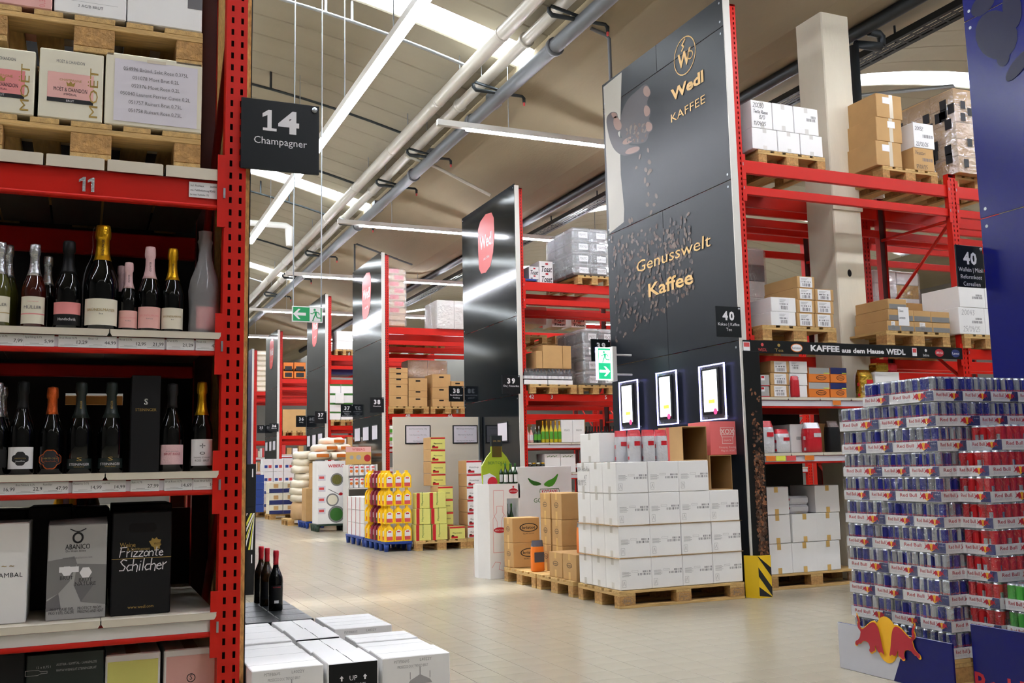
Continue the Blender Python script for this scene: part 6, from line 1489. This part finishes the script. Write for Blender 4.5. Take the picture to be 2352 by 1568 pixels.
# ================================================================== RACK 39
ZB=2.333; ZD=ZB+.144; ZU=4.113; ZV=ZU+.144
Y9=14.0
pal_px('pallet with dark bottle packs in the oils rack',1218,1325,893,Y9,ZB); pal_px('pallet under white tubs on the middle beam of the oils rack',1330,1408,895,Y9,ZB)
o=0
def bottlepack(label,px0,px1,Y,z,n,h=.24,mt='glass_dark',lab='paper'):
    a=fy(px0,870,Y)[0]; b=fy(px1,870,Y)[0]; t=thing('bottle_pack',label,'pack',((a+b)/2,Y+.1,z)); w_=b-a
    MB().cbox(-w_/2,w_/2,-.09,.25,0,.07,'white_card',.003).build('carton_tray',t)
    me=cached(('pb',mt,lab,h),lambda: MB().lathe([(.033,0),(.035,h*.35),(.035,h*.55),(.03,h*.72),(.014,h*.85),(.014,h)],mt,10,mats=[mt,lab,mt,mt,'ink']).mesh('bottle'))
    for i in range(n): inst(me,'bottle',t,(-w_/2+(i+.5)*w_/n,-.05,.004))
    MB().box(-w_/2,w_/2,-.09,.25,.07,h+.01,'film').build('shrink_film',t); return t
bottlepack('dark bottle pack on the oils rack pallet, beside the upright',1205,1258,Y9,ZD,7); bottlepack('dark bottle pack on the oils rack pallet, below brown cartons',1260,1316,Y9,ZD,7)
zc=ZD+.255
for i,(a,b,t_) in enumerate(((1232,1246,806),(1247,1292,793),(1293,1312,794))): cart('brown carton on bottle packs, %s from the upright'%ORD[i],(a,t_,b,850),Y9+.03,.4,zc,'card')
def tubs(label,px0,px1,Y,z,py_top,nz=4,nx=2,ny=3):
    a=fy(px0,800,Y)[0]; b=fy(px1,800,Y)[0]; zt=fy((px0+px1)/2,py_top,Y)[1]; h=(zt-z)/nz; w_=(b-a)/nx; dd=.33
    t=thing('tub_stack',label,'tubs',(a,Y,z)); me=cached(('tub',round(h,2),round(w_,2)),lambda:(MB().cbox(.01,w_-.01,.01,dd-.01,0,h*.8,'tub_grey',.03),)[0].mesh('tub'))
    ld=cached(('lid',round(h,2),round(w_,2)),lambda:MB().cbox(.0,w_,.0,dd,h*.78,h*.98,'clear_tub',.02).mesh('lid'))
    lb=cached(('tlb',round(h,2),round(w_,2)),lambda:MB().rect((w_*.35,.008,h*.15),w_*.5,h*.5,'paper','-y',.002).text('MAYO',(w_*.4,.006,h*.28),h*.25,'ink_grey',off=.004,width=w_*.4).mesh('tub_label'))
    for k in range(nz):
        for i in range(nx):
            for j in range(ny):
                if i and j: continue
                o=inst(me,'tub',t,(i*w_,j*dd,k*h)); inst(ld,'lid',o)
                if j==0: inst(lb,'tub_label',o)
    MB().cbox(-.01,nx*w_+.01,-.012,ny*dd+.01,0,nz*h+.006,'wrap',.03).build('stretch_film',t)
tubs('film-wrapped mayonnaise tubs on the middle beam left of the exit sign',1340,1412,Y9-.02,ZD,755,nx=2); 
pal_px('pallet under the upper wrapped tubs',1328,1405,650,Y9,ZU,True); tubs('film-wrapped mayonnaise tubs on the top beam beside the coffee panel',1322,1405,Y9-.02,ZV,525,nx=2)
def toast(o):
    mb=MB()
    for v in (.12,.55): mb.text('Toast',(0,-o['d']/2,o['h']*v),o['h']*.24,'ink',al='c',width=o['w']*.8,bold=.02,shear=.2); mb.rect((-o['w']*.05,-o['d']/2,o['h']*(v+.3)),o['w']*.2,o['h']*.08,'bag_red','-y',.001)
    mb.build('lettering',o)
for i,(a,b,t_) in enumerate(((1215,1238,612),(1239,1270,600))): toast(cart('white bread carton lettered Toast on the top beam, %s from the upright'%ORD[i],(a,t_,b,654),Y9+.35,.4,ZU+.02,'white_card'))
cart('blue wrapped carton on the top beam beside the upright',(1200,640,1233,654),Y9+.1,.4,ZU+.02,'blue_plastic')
for r,(t_,b_) in enumerate(((676,684),(704,712),(727,744))): cart('blue and white wrapped carton layer between the beams of the oils rack, %s from above'%ORD[r],(1200,t_,1255,b_),Y9+1.5,.8,fy(1225,b_,Y9+1.5)[1],'white_card')
for i,(a,b) in enumerate(((1268,1300),(1312,1346))): toast(cart('white bread carton lettered Toast behind the beams, %s'%ORD[i],(a,728,b,750),Y9+1.5,.4,fy(1300,751,Y9+1.5)[1],'white_card'))
for i in range(2): pallet('pallet on the rear beam of the oils rack, %s'%ORD[i],6.9+i*.95,Y9+1.9,3.3,math.pi/2,detail=False)
# oils shelf (z=1.57)
so=1.575; yo=14.12
k=0
for mt,fm,pxs,top in (('pink','silver',(1211,1220),980),('glass_green','silver',(1230,1238),978),('oil_gold','gold',(1247,1256,1266,1276,1285),966)):
    for i,px in enumerate(pxs):
        bottle({'pink':'rosé','glass_green':'green','oil_gold':'golden'}[mt]+' oil bottle on the rack shelf, %s of its kind'%ORD[i],fy(px,1000,yo)[0],yo,so,fy(px,top,yo)[1]-so,.032,mt,fm,name='oil_bottle',style='wine',fz=.8,lab='leaf' if mt!='pink' else 'paper',lz=(.15,.5),group='oil bottles on the rack shelf')
for i,(a,b) in enumerate(((1289,1315),(1316,1343))): o=cart('white upright carton on the oils shelf, %s from the golden bottles'%ORD[i],(a,964,b,1014),yo-.02,.35,so,'white_card'); MB().text('OLIO',(0,-o['d']/2,o['h']*.5),.03,'ink_grey',al='c').build('lettering',o)
for i in range(10): bottle('black oil bottle in the rear shelf row, %s'%ORD[i],fy(1350+i*7,990,yo+.15)[0],yo+.2,so,.26,.032,'glass_dark','ink',name='oil_bottle',style='wine',group='dark oil bottles in the rear row')
cart('brown carton behind the oil bottles beside the upright',(1206,974,1222,1012),yo+.18,.3,so,'card')
cart('brown carton row behind the golden oil bottles',(1255,962,1345,1014),yo+.4,.4,so,'card_dark')
# jars shelf (z=1.1)
for i,px in enumerate((1208,1216,1226,1236,1246)):
    t=thing('olive_jar','dark preserve jar with light lid on the low shelf, %s from the upright'%ORD[i],'jar',(fy(px,1060,yo)[0],yo,1.105)); MB().lathe([(.03,0),(.036,.01),(.036,.12),(.028,.14)],'glass_brown' if i%2 else 'dark_green',12).build('jar_glass',t); MB().lathe([(.0,.14),(.03,.14),(.03,.16),(.0,.16)],'cream' if i%2 else 'gold',12).build('lid',t)
for i,(a,b) in enumerate(((1251,1287),(1288,1322))): o=cart('white carton with olive branch print on the low shelf, %s'%ORD[i],(a,1042,b,1075),yo,.3,1.105,'white_card'); mb=MB(); [mb.disc((-.08+.03*q,-o['d']/2,o['h']*.85+.01*(q%2)),.014,.006,'leaf_dark','-y',.001,8,.5) for q in range(6)]; mb.build('leaf_print',o)
# ================================================================== RACK 38
Y8=19.42
pal_px('pallet with brown carton towers under number 48',893,985,938,Y8,ZB); pal_px('pallet with brown cartons under number 46',990,1068,938,Y8,ZB)
def f_slots(o,r,i): MB().rect((-.05,-o['d']/2,o['h']*.72),.1,.03,'hole','-y',.001).build('hand_slot',o)
grid('brown carton with hand slot in the tower under number 48',(894,937),(908,882,869,856,844),ZD,'card',Y8,.5,f_slots)
grid('brown carton in the lower tower under number 48',(938,982),(912,897,868),ZD,'card',Y8,.5,f_slots)
grid('brown carton in the tower under number 46',(993,1035),(916,889,859),ZD,'card',Y8,.5,f_slots)
grid('brown carton behind the sign for baking goods',(1036,1066),(900,875),ZD,'card',Y8,.5,f_slots)
wrapped('crumpled film-wrapped brown bale behind the carton towers',fy(935,850,Y8+.7)[0],fy(1025,850,Y8+.7)[0],Y8+.65,Y8+1.1,ZD+.3,fy(980,828,Y8+.7)[1],seed=11,cells=(2,1,2))
t=thing('sack_stack','tall film-wrapped stack of paper sacks on the top beam','sacks',(fy(909,700,Y8)[0],Y8+.5,ZU)); zt=fy(909,614,Y8)[1]-ZU
for k in range(9): MB().cbox(-.24+.01*(k%2),.24+.01*(k%3),-.4,.4,k*zt/9,(k+1)*zt/9-.004,'rice_kraft',.03).build('sack',t)
for k in range(2,9): MB().rect((-.1+.1*(k%2),-.4,k*zt/9+.04),.2,.09,'wedl_red','-y',.002).build('sack_print',t)
MB().cbox(-.26,.27,-.42,.42,0,zt+.02,'wrap',.04).build('stretch_film',t)
t=wrapped('grey film-wrapped block on the top beam left of the black panel',fy(1004,720,Y8)[0],fy(1062,720,Y8)[0]+.2,Y8,Y8+.8,ZU,fy(1040,690,Y8)[1],mats=('beige_box',),seed=12,cells=(2,2,1))
for i,x in enumerate((6.15,6.95)): pallet('pallet on the rear beam of the spice rack, %s'%ORD[i],x,Y8+1.9,3.85,math.pi/2,detail=False); 
carton('stock_carton','white carton layer on the rear beam of the spice rack','carton',5.9,6.6,Y8+1.4,Y8+2.2,3.995,4.1,'white_card')
for i in range(2):
    for r in range(2): t=thing('paint_can','white can with green label on the spice shelf, %s %s'%(('lower','upper')[r],ORD[i]),'can',(fy(897+i*9,1000,Y8+.1)[0],Y8+.14,1.753+r*.17)); MB().lathe([(.07,0),(.07,.16),(.066,.165)],'white_card',14).build('can_body',t); MB().rect((-.04,-.071,.03),.08,.07,'leaf','-y',.001).build('green_label',t)
for i,(px,s) in enumerate(((937,'48'),(1034,'46'))):
    a,z=fy(px,954,Y8+.05); MB().text(s,(a-5.6,.008,z-.04),.075,'sign_white',al='c',bold=.02,off=.002).build('bay_number',R38)
a,z=fy(1222,949,14.05); MB().text('42',(a-6.22,.008,2.26),.06,'sign_white',al='c',off=.002,bold=.02).build('bay_number',R39)
for px,s in ((1268,'3'),(1392,'5')): a,z=fy(px,912,14.05); MB().text(s,(a-6.22,.008,2.26),.06,'sign_white',al='c',off=.002,bold=.02).build('bay_number',R39)
# ================================================================== RACKS 37 36 35 and beyond
Y7=24.6; Y6=31.3; Y5=36.4
pal_px('pallet under the white carton pair on the top beam of rack 37',771,812,806,Y7,ZU); grid('white carton on the top beam of rack 37',(773,810),(783,760),ZV,'white_card',Y7,.5)
cart('navy and white carton row between the beams of rack 37',(757,848,812,860),Y7+.3,.6,fy(785,860,Y7+.3)[1],'navy')
pal_px('pallet under green and white cartons in rack 37',760,815,965,Y7,ZB)
grid('white carton with green edge in rack 37',(757,783,814),(945,925,903,882),ZD,'white_card',Y7,.5,lambda o,r,i: MB().rect((-o['w']/2,-o['d']/2,o['h']*.8),o['w'],o['h']*.2,'leaf_dark','-y',.001).build('green_edge',o))
cart('white and blue picture carton in front of green cartons',(771,902,790,926),Y7-.05,.3,fy(780,926,Y7-.05)[1],'white_card')
for r in range(2):
    for i,(a,b) in enumerate(((651,674),(676,702))): o=cart('orange and black bundle on rack 36, %s layer, %s'%(('lower','upper')[r],('nearer the aisle','farther in')[i]),(a,846-14*r,b,860),Y6,.6,fy(676,868-15*r,Y6)[1],'orange'); MB().rect((-o['w']*.35,-o['d']/2,.03),o['w']*.7,.14,'ink','-y',.001).build('black_print',o)
pal_px('pallet under the big brown carton in rack 36',650,702,988,Y6,ZB); cart('big plain brown carton in rack 36',(649,940,702,983),Y6,.7,ZD,'card')
t=thing('sack_stack','tall white sack stack beside the farthest panel','sacks',(6.0,Y5+.5,ZU)); zt=1.5
for k in range(8): MB().cbox(-.3,.3,-.4,.4,k*zt/8,(k+1)*zt/8-.006,'rice_bag',.04).build('sack',t)
for (Yr,pxs,lab) in ((Y8+.1,(893,905),'spice'),(Y7+.1,(757,812),'soup'),(Y6+.1,(645,700),'preserve'),(Y5+.1,(588,608),'rice')):
    for z in (1.753,1.253):
        n=4 if Yr>20 else 1
        for i in range(n):
            a=pxs[0]+(pxs[1]-pxs[0])*i/n; b=pxs[0]+(pxs[1]-pxs[0])*(i+.8)/n
            xa=fy(a,1020,Yr)[0]; xb=fy(b,1020,Yr)[0]
            if Yr>20: carton('stock_carton','small %s goods carton, %s shelf, %s from the upright'%(lab,'upper' if z>1.5 else 'lower',ORD[i]),'carton',xa,xb,Yr,Yr+.3,z,z+random.uniform(.18,.34),random.choice(('white_card','card','wedl_red','cream')),group='small %s goods'%lab)
for Yr,lab in ((Y7,'37'),(Y6,'36'),(Y5,'35')):
    carton('stock_carton','brown carton on the floor of '+{'37':'the soup rack','36':'the rack with orange bundles','35':'the farthest rack'}[lab],'carton',5.85,6.5,Yr+.1,Yr+.8,.0,.9,'card_dark')
# ================================================================== MID AISLE GOODS
# grey partition with two notices
yb=15.62; xa,zt=fy(903,957,yb); xb=6.14
t=thing('partition','light grey partition wall with two framed notices behind mayonnaise cartons','partition',((xa+xb)/2,yb,0)); w_=xb-xa
MB().cbox(-w_/2,w_/2,0,.05,0,zt,'cream_metal',.004).build('board_sheet',t); MB().box(w_/2-.02,w_/2,-.01,.06,0,zt,'steel').build('edge_profile',t)
for px,lines in (((930,976,989,1019),('Spak Gourmet Ketchup 1,2kg','Felix Mayonnaise 50% 1,2kg','Felix Mayonnaise')),((1039,976,1097,1018),('BBQ Estragon Senf 5kg Beutel','BBQ Ketchup 5kg Beutel','BBQ Mayonnaise 50% 5kg Beutel'))):
    a,z1_=fy(px[0],px[1],yb); b,z0_=fy(px[2],px[3],yb); xm=(xa+xb)/2
    f_=MB().cbox(a-xm,b-xm,-.015,0,z0_,z1_,'ink',.004).build('notice_frame',t); MB().rect((a-xm+.02,-.015,z0_+.02),b-a-.04,z1_-z0_-.04,'paper_lilac','-y',.001).build('notice_sheet',f_)
    mb=MB()
    for i,s in enumerate(lines): mb.text(s,((a+b)/2-xm,-.016,z1_-.07-.1*i),.018,'ink_grey',off=.002,al='c',wmax=(b-a)*.7).text('9,99',((a+b)/2-xm,-.016,z1_-.11-.1*i),.012,'wedl_red',off=.002,al='c')
    mb.build('lettering',f_)
# yellow mayonnaise cartons
pallet('wooden pallet under yellow mayonnaise cartons',4.99,14.9,0,math.pi/2); pallet('wooden pallet under red and white ketchup cartons',5.79,14.88,0,math.pi/2)
def mayo(label,x0,x1,y0,z0,z1,kind='yellow'):
    o=carton('sauce_carton',label,'carton',x0,x1,y0,y0+.38,z0,z1,'card',group='sauce cartons',rz=random.uniform(-.02,.02)); w_,d,h=o['w'],o['d'],o['h']
    MB().rect((-w_/2+.002,-d/2,.002),w_-.004,h-.004,'yellow_label' if kind=='yellow' else 'white_card','-y',.0008).build('printed_front',o)
    mb=MB(); mb.rect((-w_/2+.002,-d/2,h*.84),w_-.004,h*.13,'bag_red','-y',.0016).rect((-w_*.4,-d/2,h*.06),w_*.42,h*.16,'bag_red','-y',.0016).disc((-w_*.3,-d/2,h*.24),w_*.1,h*.08,'bean','-y',.0016,8); mb.text('Mayonnaise' if kind=='yellow' else 'Ketchup',(0,-d/2,h*.42),h*.12,'ink',al='c',off=.002,width=w_*.6); mb.build('brand_print',o)
    return o
def zz_at(px,lst,Y): return [fy(px,p,Y)[1] for p in lst]
ya=14.75; xs0,xs1=fy(990,1050,ya)[0],fy(1023,1050,ya)[0]
zl=zz_at(1000,(1115,1087,1059,1031,1003),ya)
zz=[.146,zl[0]*.0+.41,.68,zl[0]]
for r in range(4): mayo('yellow mayonnaise carton in the tall tower, %s from above'%ORD[3-r],xs0,xs1,ya,zl[r],zl[r+1]-.004)
yb2=14.5; xs0b,xs1b=fy(1007,1160,yb2)[0],fy(1041,1160,yb2)[0]; zl2=zz_at(1020,(1204,1175,1145,1116),yb2)
for r in range(3): mayo('yellow mayonnaise carton in the nearer middle tower, %s from below'%ORD[r],xs0b,xs1b,yb2,zl2[r],zl2[r+1]-.004)
n=4; h0=zl[0]-.146
for r in range(4): mayo('yellow mayonnaise carton hidden below the tall tower, %s from below'%ORD[r],xs0-.02,xs0b-.01,ya,.146+r*h0/4,.146+(r+1)*h0/4-.003) if xs0b-xs0>.15 else None
mayo('yellow mayonnaise carton supporting the middle tower',xs0b,xs1b,yb2,.146,zl2[0]-.004)
xa,xb=fy(1033,1222,14.33)[0],fy(1068,1222,14.33)[0]; mayo('single yellow mayonnaise carton low on the pallet front',xa,xb,14.33,.146,fy(1050,1208,14.33)[1])
yk=14.45; xa,xb=fy(1073,1150,yk)[0],fy(1108,1150,yk)[0]; zk=zz_at(1090,(1236,1206,1175,1146,1116,1087,1056),yk); zk[0]=.146
for r in range(6): mayo('red and white ketchup carton in the tower, %s from below'%ORD[r],xa,xb,yk,zk[r],zk[r+1]-.004,'white')
for r in range(3):
    for i in range(2):
        xa=4.6+i*.26; zt=.146+(r+1)*.235
        o=carton('mayo_box','small yellow box with red edge, %s layer, %s from the squeeze bottles'%(rowname[r],ORD[i]),'carton',xa+(.015*r if i==0 else -.01*r),xa+.235,14.34+.03*r,14.6,.146+r*.235,zt-.004,'yellow_label',group='small yellow boxes'); MB().rect((-o['w']/2,-o['d']/2,0),.05,o['h'],'bag_red','-y',.001).text('Mayonnaise',(-.0,-o['d']/2,o['h']*.2),.03,'leaf_dark','-y',off=.001,rot=math.pi/2).build('brand_print',o)
# blue plastic pallets with squeeze bottles
def plastic_pallet(label,x0,x1,y0,y1,mt,z=.145,nx=2,ny=4):
    t=thing('plastic_pallet',label,'pallet',((x0+x1)/2,(y0+y1)/2,0)); w_,d=x1-x0,y1-y0
    MB().cbox(-w_/2,w_/2,-d/2,d/2,z-.035,z,mt,.004).build('deck',t)
    for i in range(nx):
        for j in range(ny):
            fx_=-w_/2+.035+(w_-.07)*i/(nx-1); fy_=-d/2+.05+(d-.1)*j/(ny-1)
            MB().lathe([(.03,0),(.045,z-.035)],mt,8).build('foot',t,(fx_,fy_,0))
    return t
plastic_pallet('blue plastic pallet under yellow squeeze bottles',4.14,4.56,14.4,15.6,'blue_plastic',ny=5)
plastic_pallet('blue plastic pallet with white packs behind the squeeze bottles',4.14,4.56,15.66,16.8,'blue_plastic',ny=4)
def squeeze(col,lab):
    P=[(-.5,0),(.5,0),(.5,.62),(.36,.8),(.16,.88),(.14,1.),(-.14,1.),(-.16,.88),(-.36,.8),(-.5,.62)]
    h=.26; w_=.137; d=.092; mb=MB(); n=len(P)
    for k,(y,s) in enumerate(((-d/2,.88),(-d/2*.7,1),(d/2*.7,1),(d/2,.88))): mb.v+=[(a*w_*s,y*(1 if abs(a)>.2 or b<.85 else .6),b*h*(.995 if s==1 else .985)+.001) for a,b in P]
    i=mb.mi(col)
    for k in range(3):
        for a in range(n): mb.f.append((k*n+a,k*n+(a+1)%n,(k+1)*n+(a+1)%n,(k+1)*n+a)); mb.m.append(i); mb.sm.append(False)
    for f_ in (tuple(range(n-1,-1,-1)),tuple(range(3*n,4*n))): mb.f.append(f_); mb.m.append(i); mb.sm.append(False)
    l=MB(); l.flat([(-.045,.02),(.045,.02),(.045,.15),(.0,.175),(-.045,.15)],(0,-d/2,0),'paper','-y',1.,.001).flat([(-.045,.02),(.045,.02),(.045,.075),(-.045,.075)],(0,-d/2,0),lab,'-y',1.,.002).rect((-.025,-d/2,.135),.05,.018,'bag_red','-y',.002)
    return mb.mesh('bottle_body'),l.mesh('label')
SQ={'yellow':squeeze('bottle_yellow','wedl_red'),'red':squeeze('bottle_red','leaf_dark')}
LH=.262
for k in range(4):
    z=.147+k*LH
    for i in range(3):
        t=thing('squeeze_bottle','yellow mayonnaise squeeze bottle, front row, %s layer, %s from the aisle'%(rowname[k],ORD[i]),'bottle',(4.215+i*.138,14.46+.0,z),0,'squeeze bottles'); inst(SQ['yellow'][0],'bottle_body',t); inst(SQ['yellow'][1],'label',t)
    for j in range(11):
        c='red' if 3<=j<=7 else 'yellow'
        t=thing('squeeze_bottle','%s squeeze bottle on the aisle side, %s layer, %s back'%('dark red ketchup' if c=='red' else 'yellow mayonnaise',rowname[k],ORD[j]),'bottle',(4.2+.012*(j%2),14.56+j*.094,z),-math.pi/2*(.25 if j<3 else .15),'squeeze bottles'); inst(SQ[c][0],'bottle_body',t); inst(SQ[c][1],'label',t)
for r in range(3):
    for j in range(4): o=carton('white_pack','white and red pack behind squeeze bottles, %s layer, %s back'%(rowname[r],ORD[j]),'pack',4.16,4.52,15.68+j*.27,15.94+j*.27,.147+r*.21,.147+(r+1)*.21-.004,'white_card',group='white packs behind the squeeze bottles'); MB().rect((-o['w']/2,o['d']/2,0),.03,o['h'],'bag_red','-x',.001).build('red_stripe',o)
# spice display
yw=20.05; xa,xb=fy(750,1130,yw)[0],fy(793,1130,yw)[0]; zt=fy(770,1058,yw)[1]
t=thing('spice_display','white spice display stand with large bowls and herbs print','display',((xa+xb)/2,yw,0)); w_=xb-xa; hz=zt-.15
MB().cbox(-w_/2-.18,w_/2,0,.5,.15,zt,'white_card',.004).build('stand_body',t)
MB().text('WIBERG',(0,0,zt-.13),.06,'bag_red',al='c',width=w_*.85,bold=.02).build('lettering',t)
mb=MB()
for u,v,r,m_ in ((.02,.7,.13,'herb'),(-.07,.38,.13,'cream'),(.01,.15,.17,'leaf_dark')): mb.disc((u,0,.15+hz*v),r,r,'grey_card2','-y',.001,20).disc((u,0,.15+hz*v),r*.78,r*.78,m_,'-y',.002,18)
mb.line([(-.15,.0),(.08,-.12)],(0,0,.15+hz*.55),.015,'grey_card2','-y',.002).disc((.1,0,.15+hz*.47),.04,.03,'bag_red','-y',.003,12); mb.build('bowl_print',t)
for r in range(4): MB().rect((-w_/2-.17,0,.35+r*.22),.15,.12,'paper_lilac','-y',.001).rect((-w_/2-.15,0,.39+r*.22),.1,.05,'wedl_red','-y',.002).build('side_picture',t)
plastic_pallet('dark green plastic pallet under the spice display',xa-.2,xb+.02,yw,yw+.6,'green_plastic')
ysf=19.36; xa2,xb2=fy(800,1100,ysf)[0],fy(866,1100,ysf)[0]
t=thing('tin_shelf','white shelf unit with spice tins beside the spice display','shelf',((xa2+xb2)/2,ysf,0)); w2=xb2-xa2
for s in (-1,1): MB().box(s*w2/2-.01,s*w2/2+.01,0,.4,0,1.32,'white_metal').build('side_wall',t)
for z in (.1,.42,.86): MB().box(-w2/2,w2/2,0,.4,z-.02,z,'white_metal').build('shelf_board',t)
MB().box(-w2/2,w2/2,.38,.4,0,1.32,'grey_card').build('rear_wall',t)
for r,z in enumerate((.42,.86,1.1)):
    for i in range(5):
        c=thing('spice_tin','white spice tin, %s row of the tin shelf, %s from the display stand'%(('lowest','middle','top')[r],ORD[i]),'tin',(t.location.x-w2/2+.07+i*(w2-.14)/4,ysf+.09,z+.002),0,'spice tins'); MB().lathe([(.048,0),(.05,.005),(.05,.2),(.046,.21)],'white_card',12,mats=['silver','white_card','silver']).build('tin_body',c); MB().disc((0,-.05,.09),.03,.03,'orange' if r else 'leaf','-y',.002,10).rect((-.03,-.05,.15),.06,.03,'wedl_red','-y',.002).build('tin_label',c)
xa3,z3_=fy(797,1058,ysf); xb3,z4_=fy(855,1017,ysf); s=MB().cbox(-(xb3-xa3)/2,(xb3-xa3)/2,-.01,.01,0,z4_-z3_-.0,'pink',.003).build('spice_sign',loc=((xa3+xb3)/2,ysf+.1,1.325),label='pink and beige picture sign board on the tin shelf',cat='sign'); hh=z4_-z3_
MB().rect((-(xb3-xa3)/2,-.01,0),xb3-xa3,hh*.7,'tape','-y',.001).text('WIBERG',(0,-.01,hh*.78),.05,'bag_red',al='c').disc((.18,-.01,hh*.35),.07,.07,'rb_red','-y',.002).disc((0,-.01,hh*.4),.05,.05,'grey_card','-y',.002).disc((-.14,-.01,hh*.4),.04,.04,'grey_card','-y',.002).build('lettering',s)
# rice bags
plastic_pallet('blue plastic pallet under upright brown cartons near the rice bags',fy(703,1200,21.4)[0],fy(735,1200,21.4)[0]+.1,21.4,22.3,'blue_plastic')
for i in range(4):
    xa=fy(703+9*(i%4),1150,21.45)[0]; carton('tall_carton','tall narrow brown carton beside the rice bags, %s'%ORD[i],'carton',xa,xa+.085,21.45,21.9,.147,.147+(.95 if i>1 else .7),'card',group='tall narrow brown cartons')
pallet('wooden pallet under the stacked rice bags',4.9,23.2,0,0.,detail=False)
def bag_mesh(w_,d,h,mt):
    mb=MB(); n=12; vs_=[]
    for f_,s in ((0,.82),(.2,.97),(.5,1),(.8,.97),(1,.78)):
        for i in range(n):
            a=2*math.pi*i/n; c_,s_=math.cos(a),math.sin(a); q=(abs(c_)**4+abs(s_)**4)**-.25; wv=1+.05*math.sin(3*a+5*f_)+.04*math.sin(7*a); vs_.append((c_*q*w_/2*s*wv,s_*q*d/2*s*wv,f_*h*(1+.06*math.sin(4*a))))
    mb.add(vs_,[(j*n+i,j*n+(i+1)%n,(j+1)*n+(i+1)%n,(j+1)*n+i) for j in range(4) for i in range(n)],mt,True); mb.add(vs_[:n],[tuple(range(n))],mt); mb.add(vs_[-n:],[tuple(range(n))],mt,True); return mb.mesh('bag_body')
RBm=bag_mesh(.46,.7,.17,'rice_bag'); RKm=bag_mesh(.44,.7,.4,'rice_kraft')
xr=fy(700,1150,22.6)[0]
inst(RKm,'rice_bag',None,(xr-.02,22.9,.146),0,'brown paper sack at the bottom of the rice bag stack','sack')
for k in range(7): inst(RBm,'rice_bag',None,(xr+random.uniform(-.04,.06),22.9,.53+k*.16),random.uniform(-.1,.1),'white rice bag in the tall stack, %s from below'%ORD[k],'bag','rice bags')
for i,(px,py) in enumerate(((735,1052),(772,1052),(750,1034),(785,1034),(772,1018))):
    x,z=fy(px,py,22.2); 
    if i==0: t=None
    o=inst(RBm,'rice_bag',None,(x,22.3+.1*i,z-.03),random.uniform(-.4,.4),'rice bag heaped behind the spice display, %s of five'%ORD[i],'bag','rice bags heaped behind the display'); MB().disc((0,-.02,.172),.16,.22,'orange','+z',.006,12).rect((-.14,-.345,.05),.28,.07,'orange','-y',.012).build('orange_print',o)
carton('stock_carton','plain carton base under the heaped rice bags','carton',fy(722,1100,22.0)[0],fy(800,1100,22.0)[0],22.05,23.0,.0,fy(760,1062,22.1)[1],'card')
# cream and navy cases
pal=pallet('wooden pallet under cream and navy cases',5.05,26.4,0,0.,detail=False)
yn=25.95; cols=(618,650,682); zz=[.146]+[fy(650,p,yn)[1] for p in (1158,1131,1106)]
for r in range(3):
    for i,(a,b) in enumerate(zip(cols,cols[1:])):
        o=cart('cream and navy wafer case, %s layer, %s from the aisle'%(rowname[r],ORD[i]),(a+.5,0,b-.5,9),yn,.5,zz[r],'cream',z1=zz[r+1]-.004); MB().rect((-o['w']/2,-o['d']/2,0),o['w'],o['h']*.38,'navy','-y',.001).build('navy_band',o); MB().rect((-.06,-o['d']/2,o['h']*.45),.12,.1,'card','-y',.001).build('picture',o)
yv=28.6
pallet('far pallet under milk carton packs',5.2,29,0,0.,detail=False)
for r in range(4):
    for i in range(4):
        a=604+i*24; xa,xb=fy(a,1080,yv)[0],fy(a+23,1080,yv)[0]; o=carton('milk_pack','white milk carton pack, %s layer, %s from the aisle'%(rowname[r],ORD[i]),'pack',xa,xb,yv,yv+.4,.146+r*.36,.146+(r+1)*.36-.004,'white_card',group='milk carton packs'); MB().rect((-o['w']*.35,-o['d']/2,.1),o['w']*.3,.08,'blue_plastic','-y',.001).rect((o['w']*.05,-o['d']/2,.1),o['w']*.3,.08,'wedl_red','-y',.001).build('pack_print',o)
pallet('far pallet under blue packs',4.75,28.4,0,0.,detail=False)
for r in range(5): o=carton('blue_pack','blue and white drink pack at the aisle end, %s from below'%ORD[r],'pack',fy(588,1140,27.6)[0],fy(606,1140,27.6)[0],27.6,28.2,.146+r*.2,.146+(r+1)*.2-.004,'blue_plastic',group='blue drink packs');
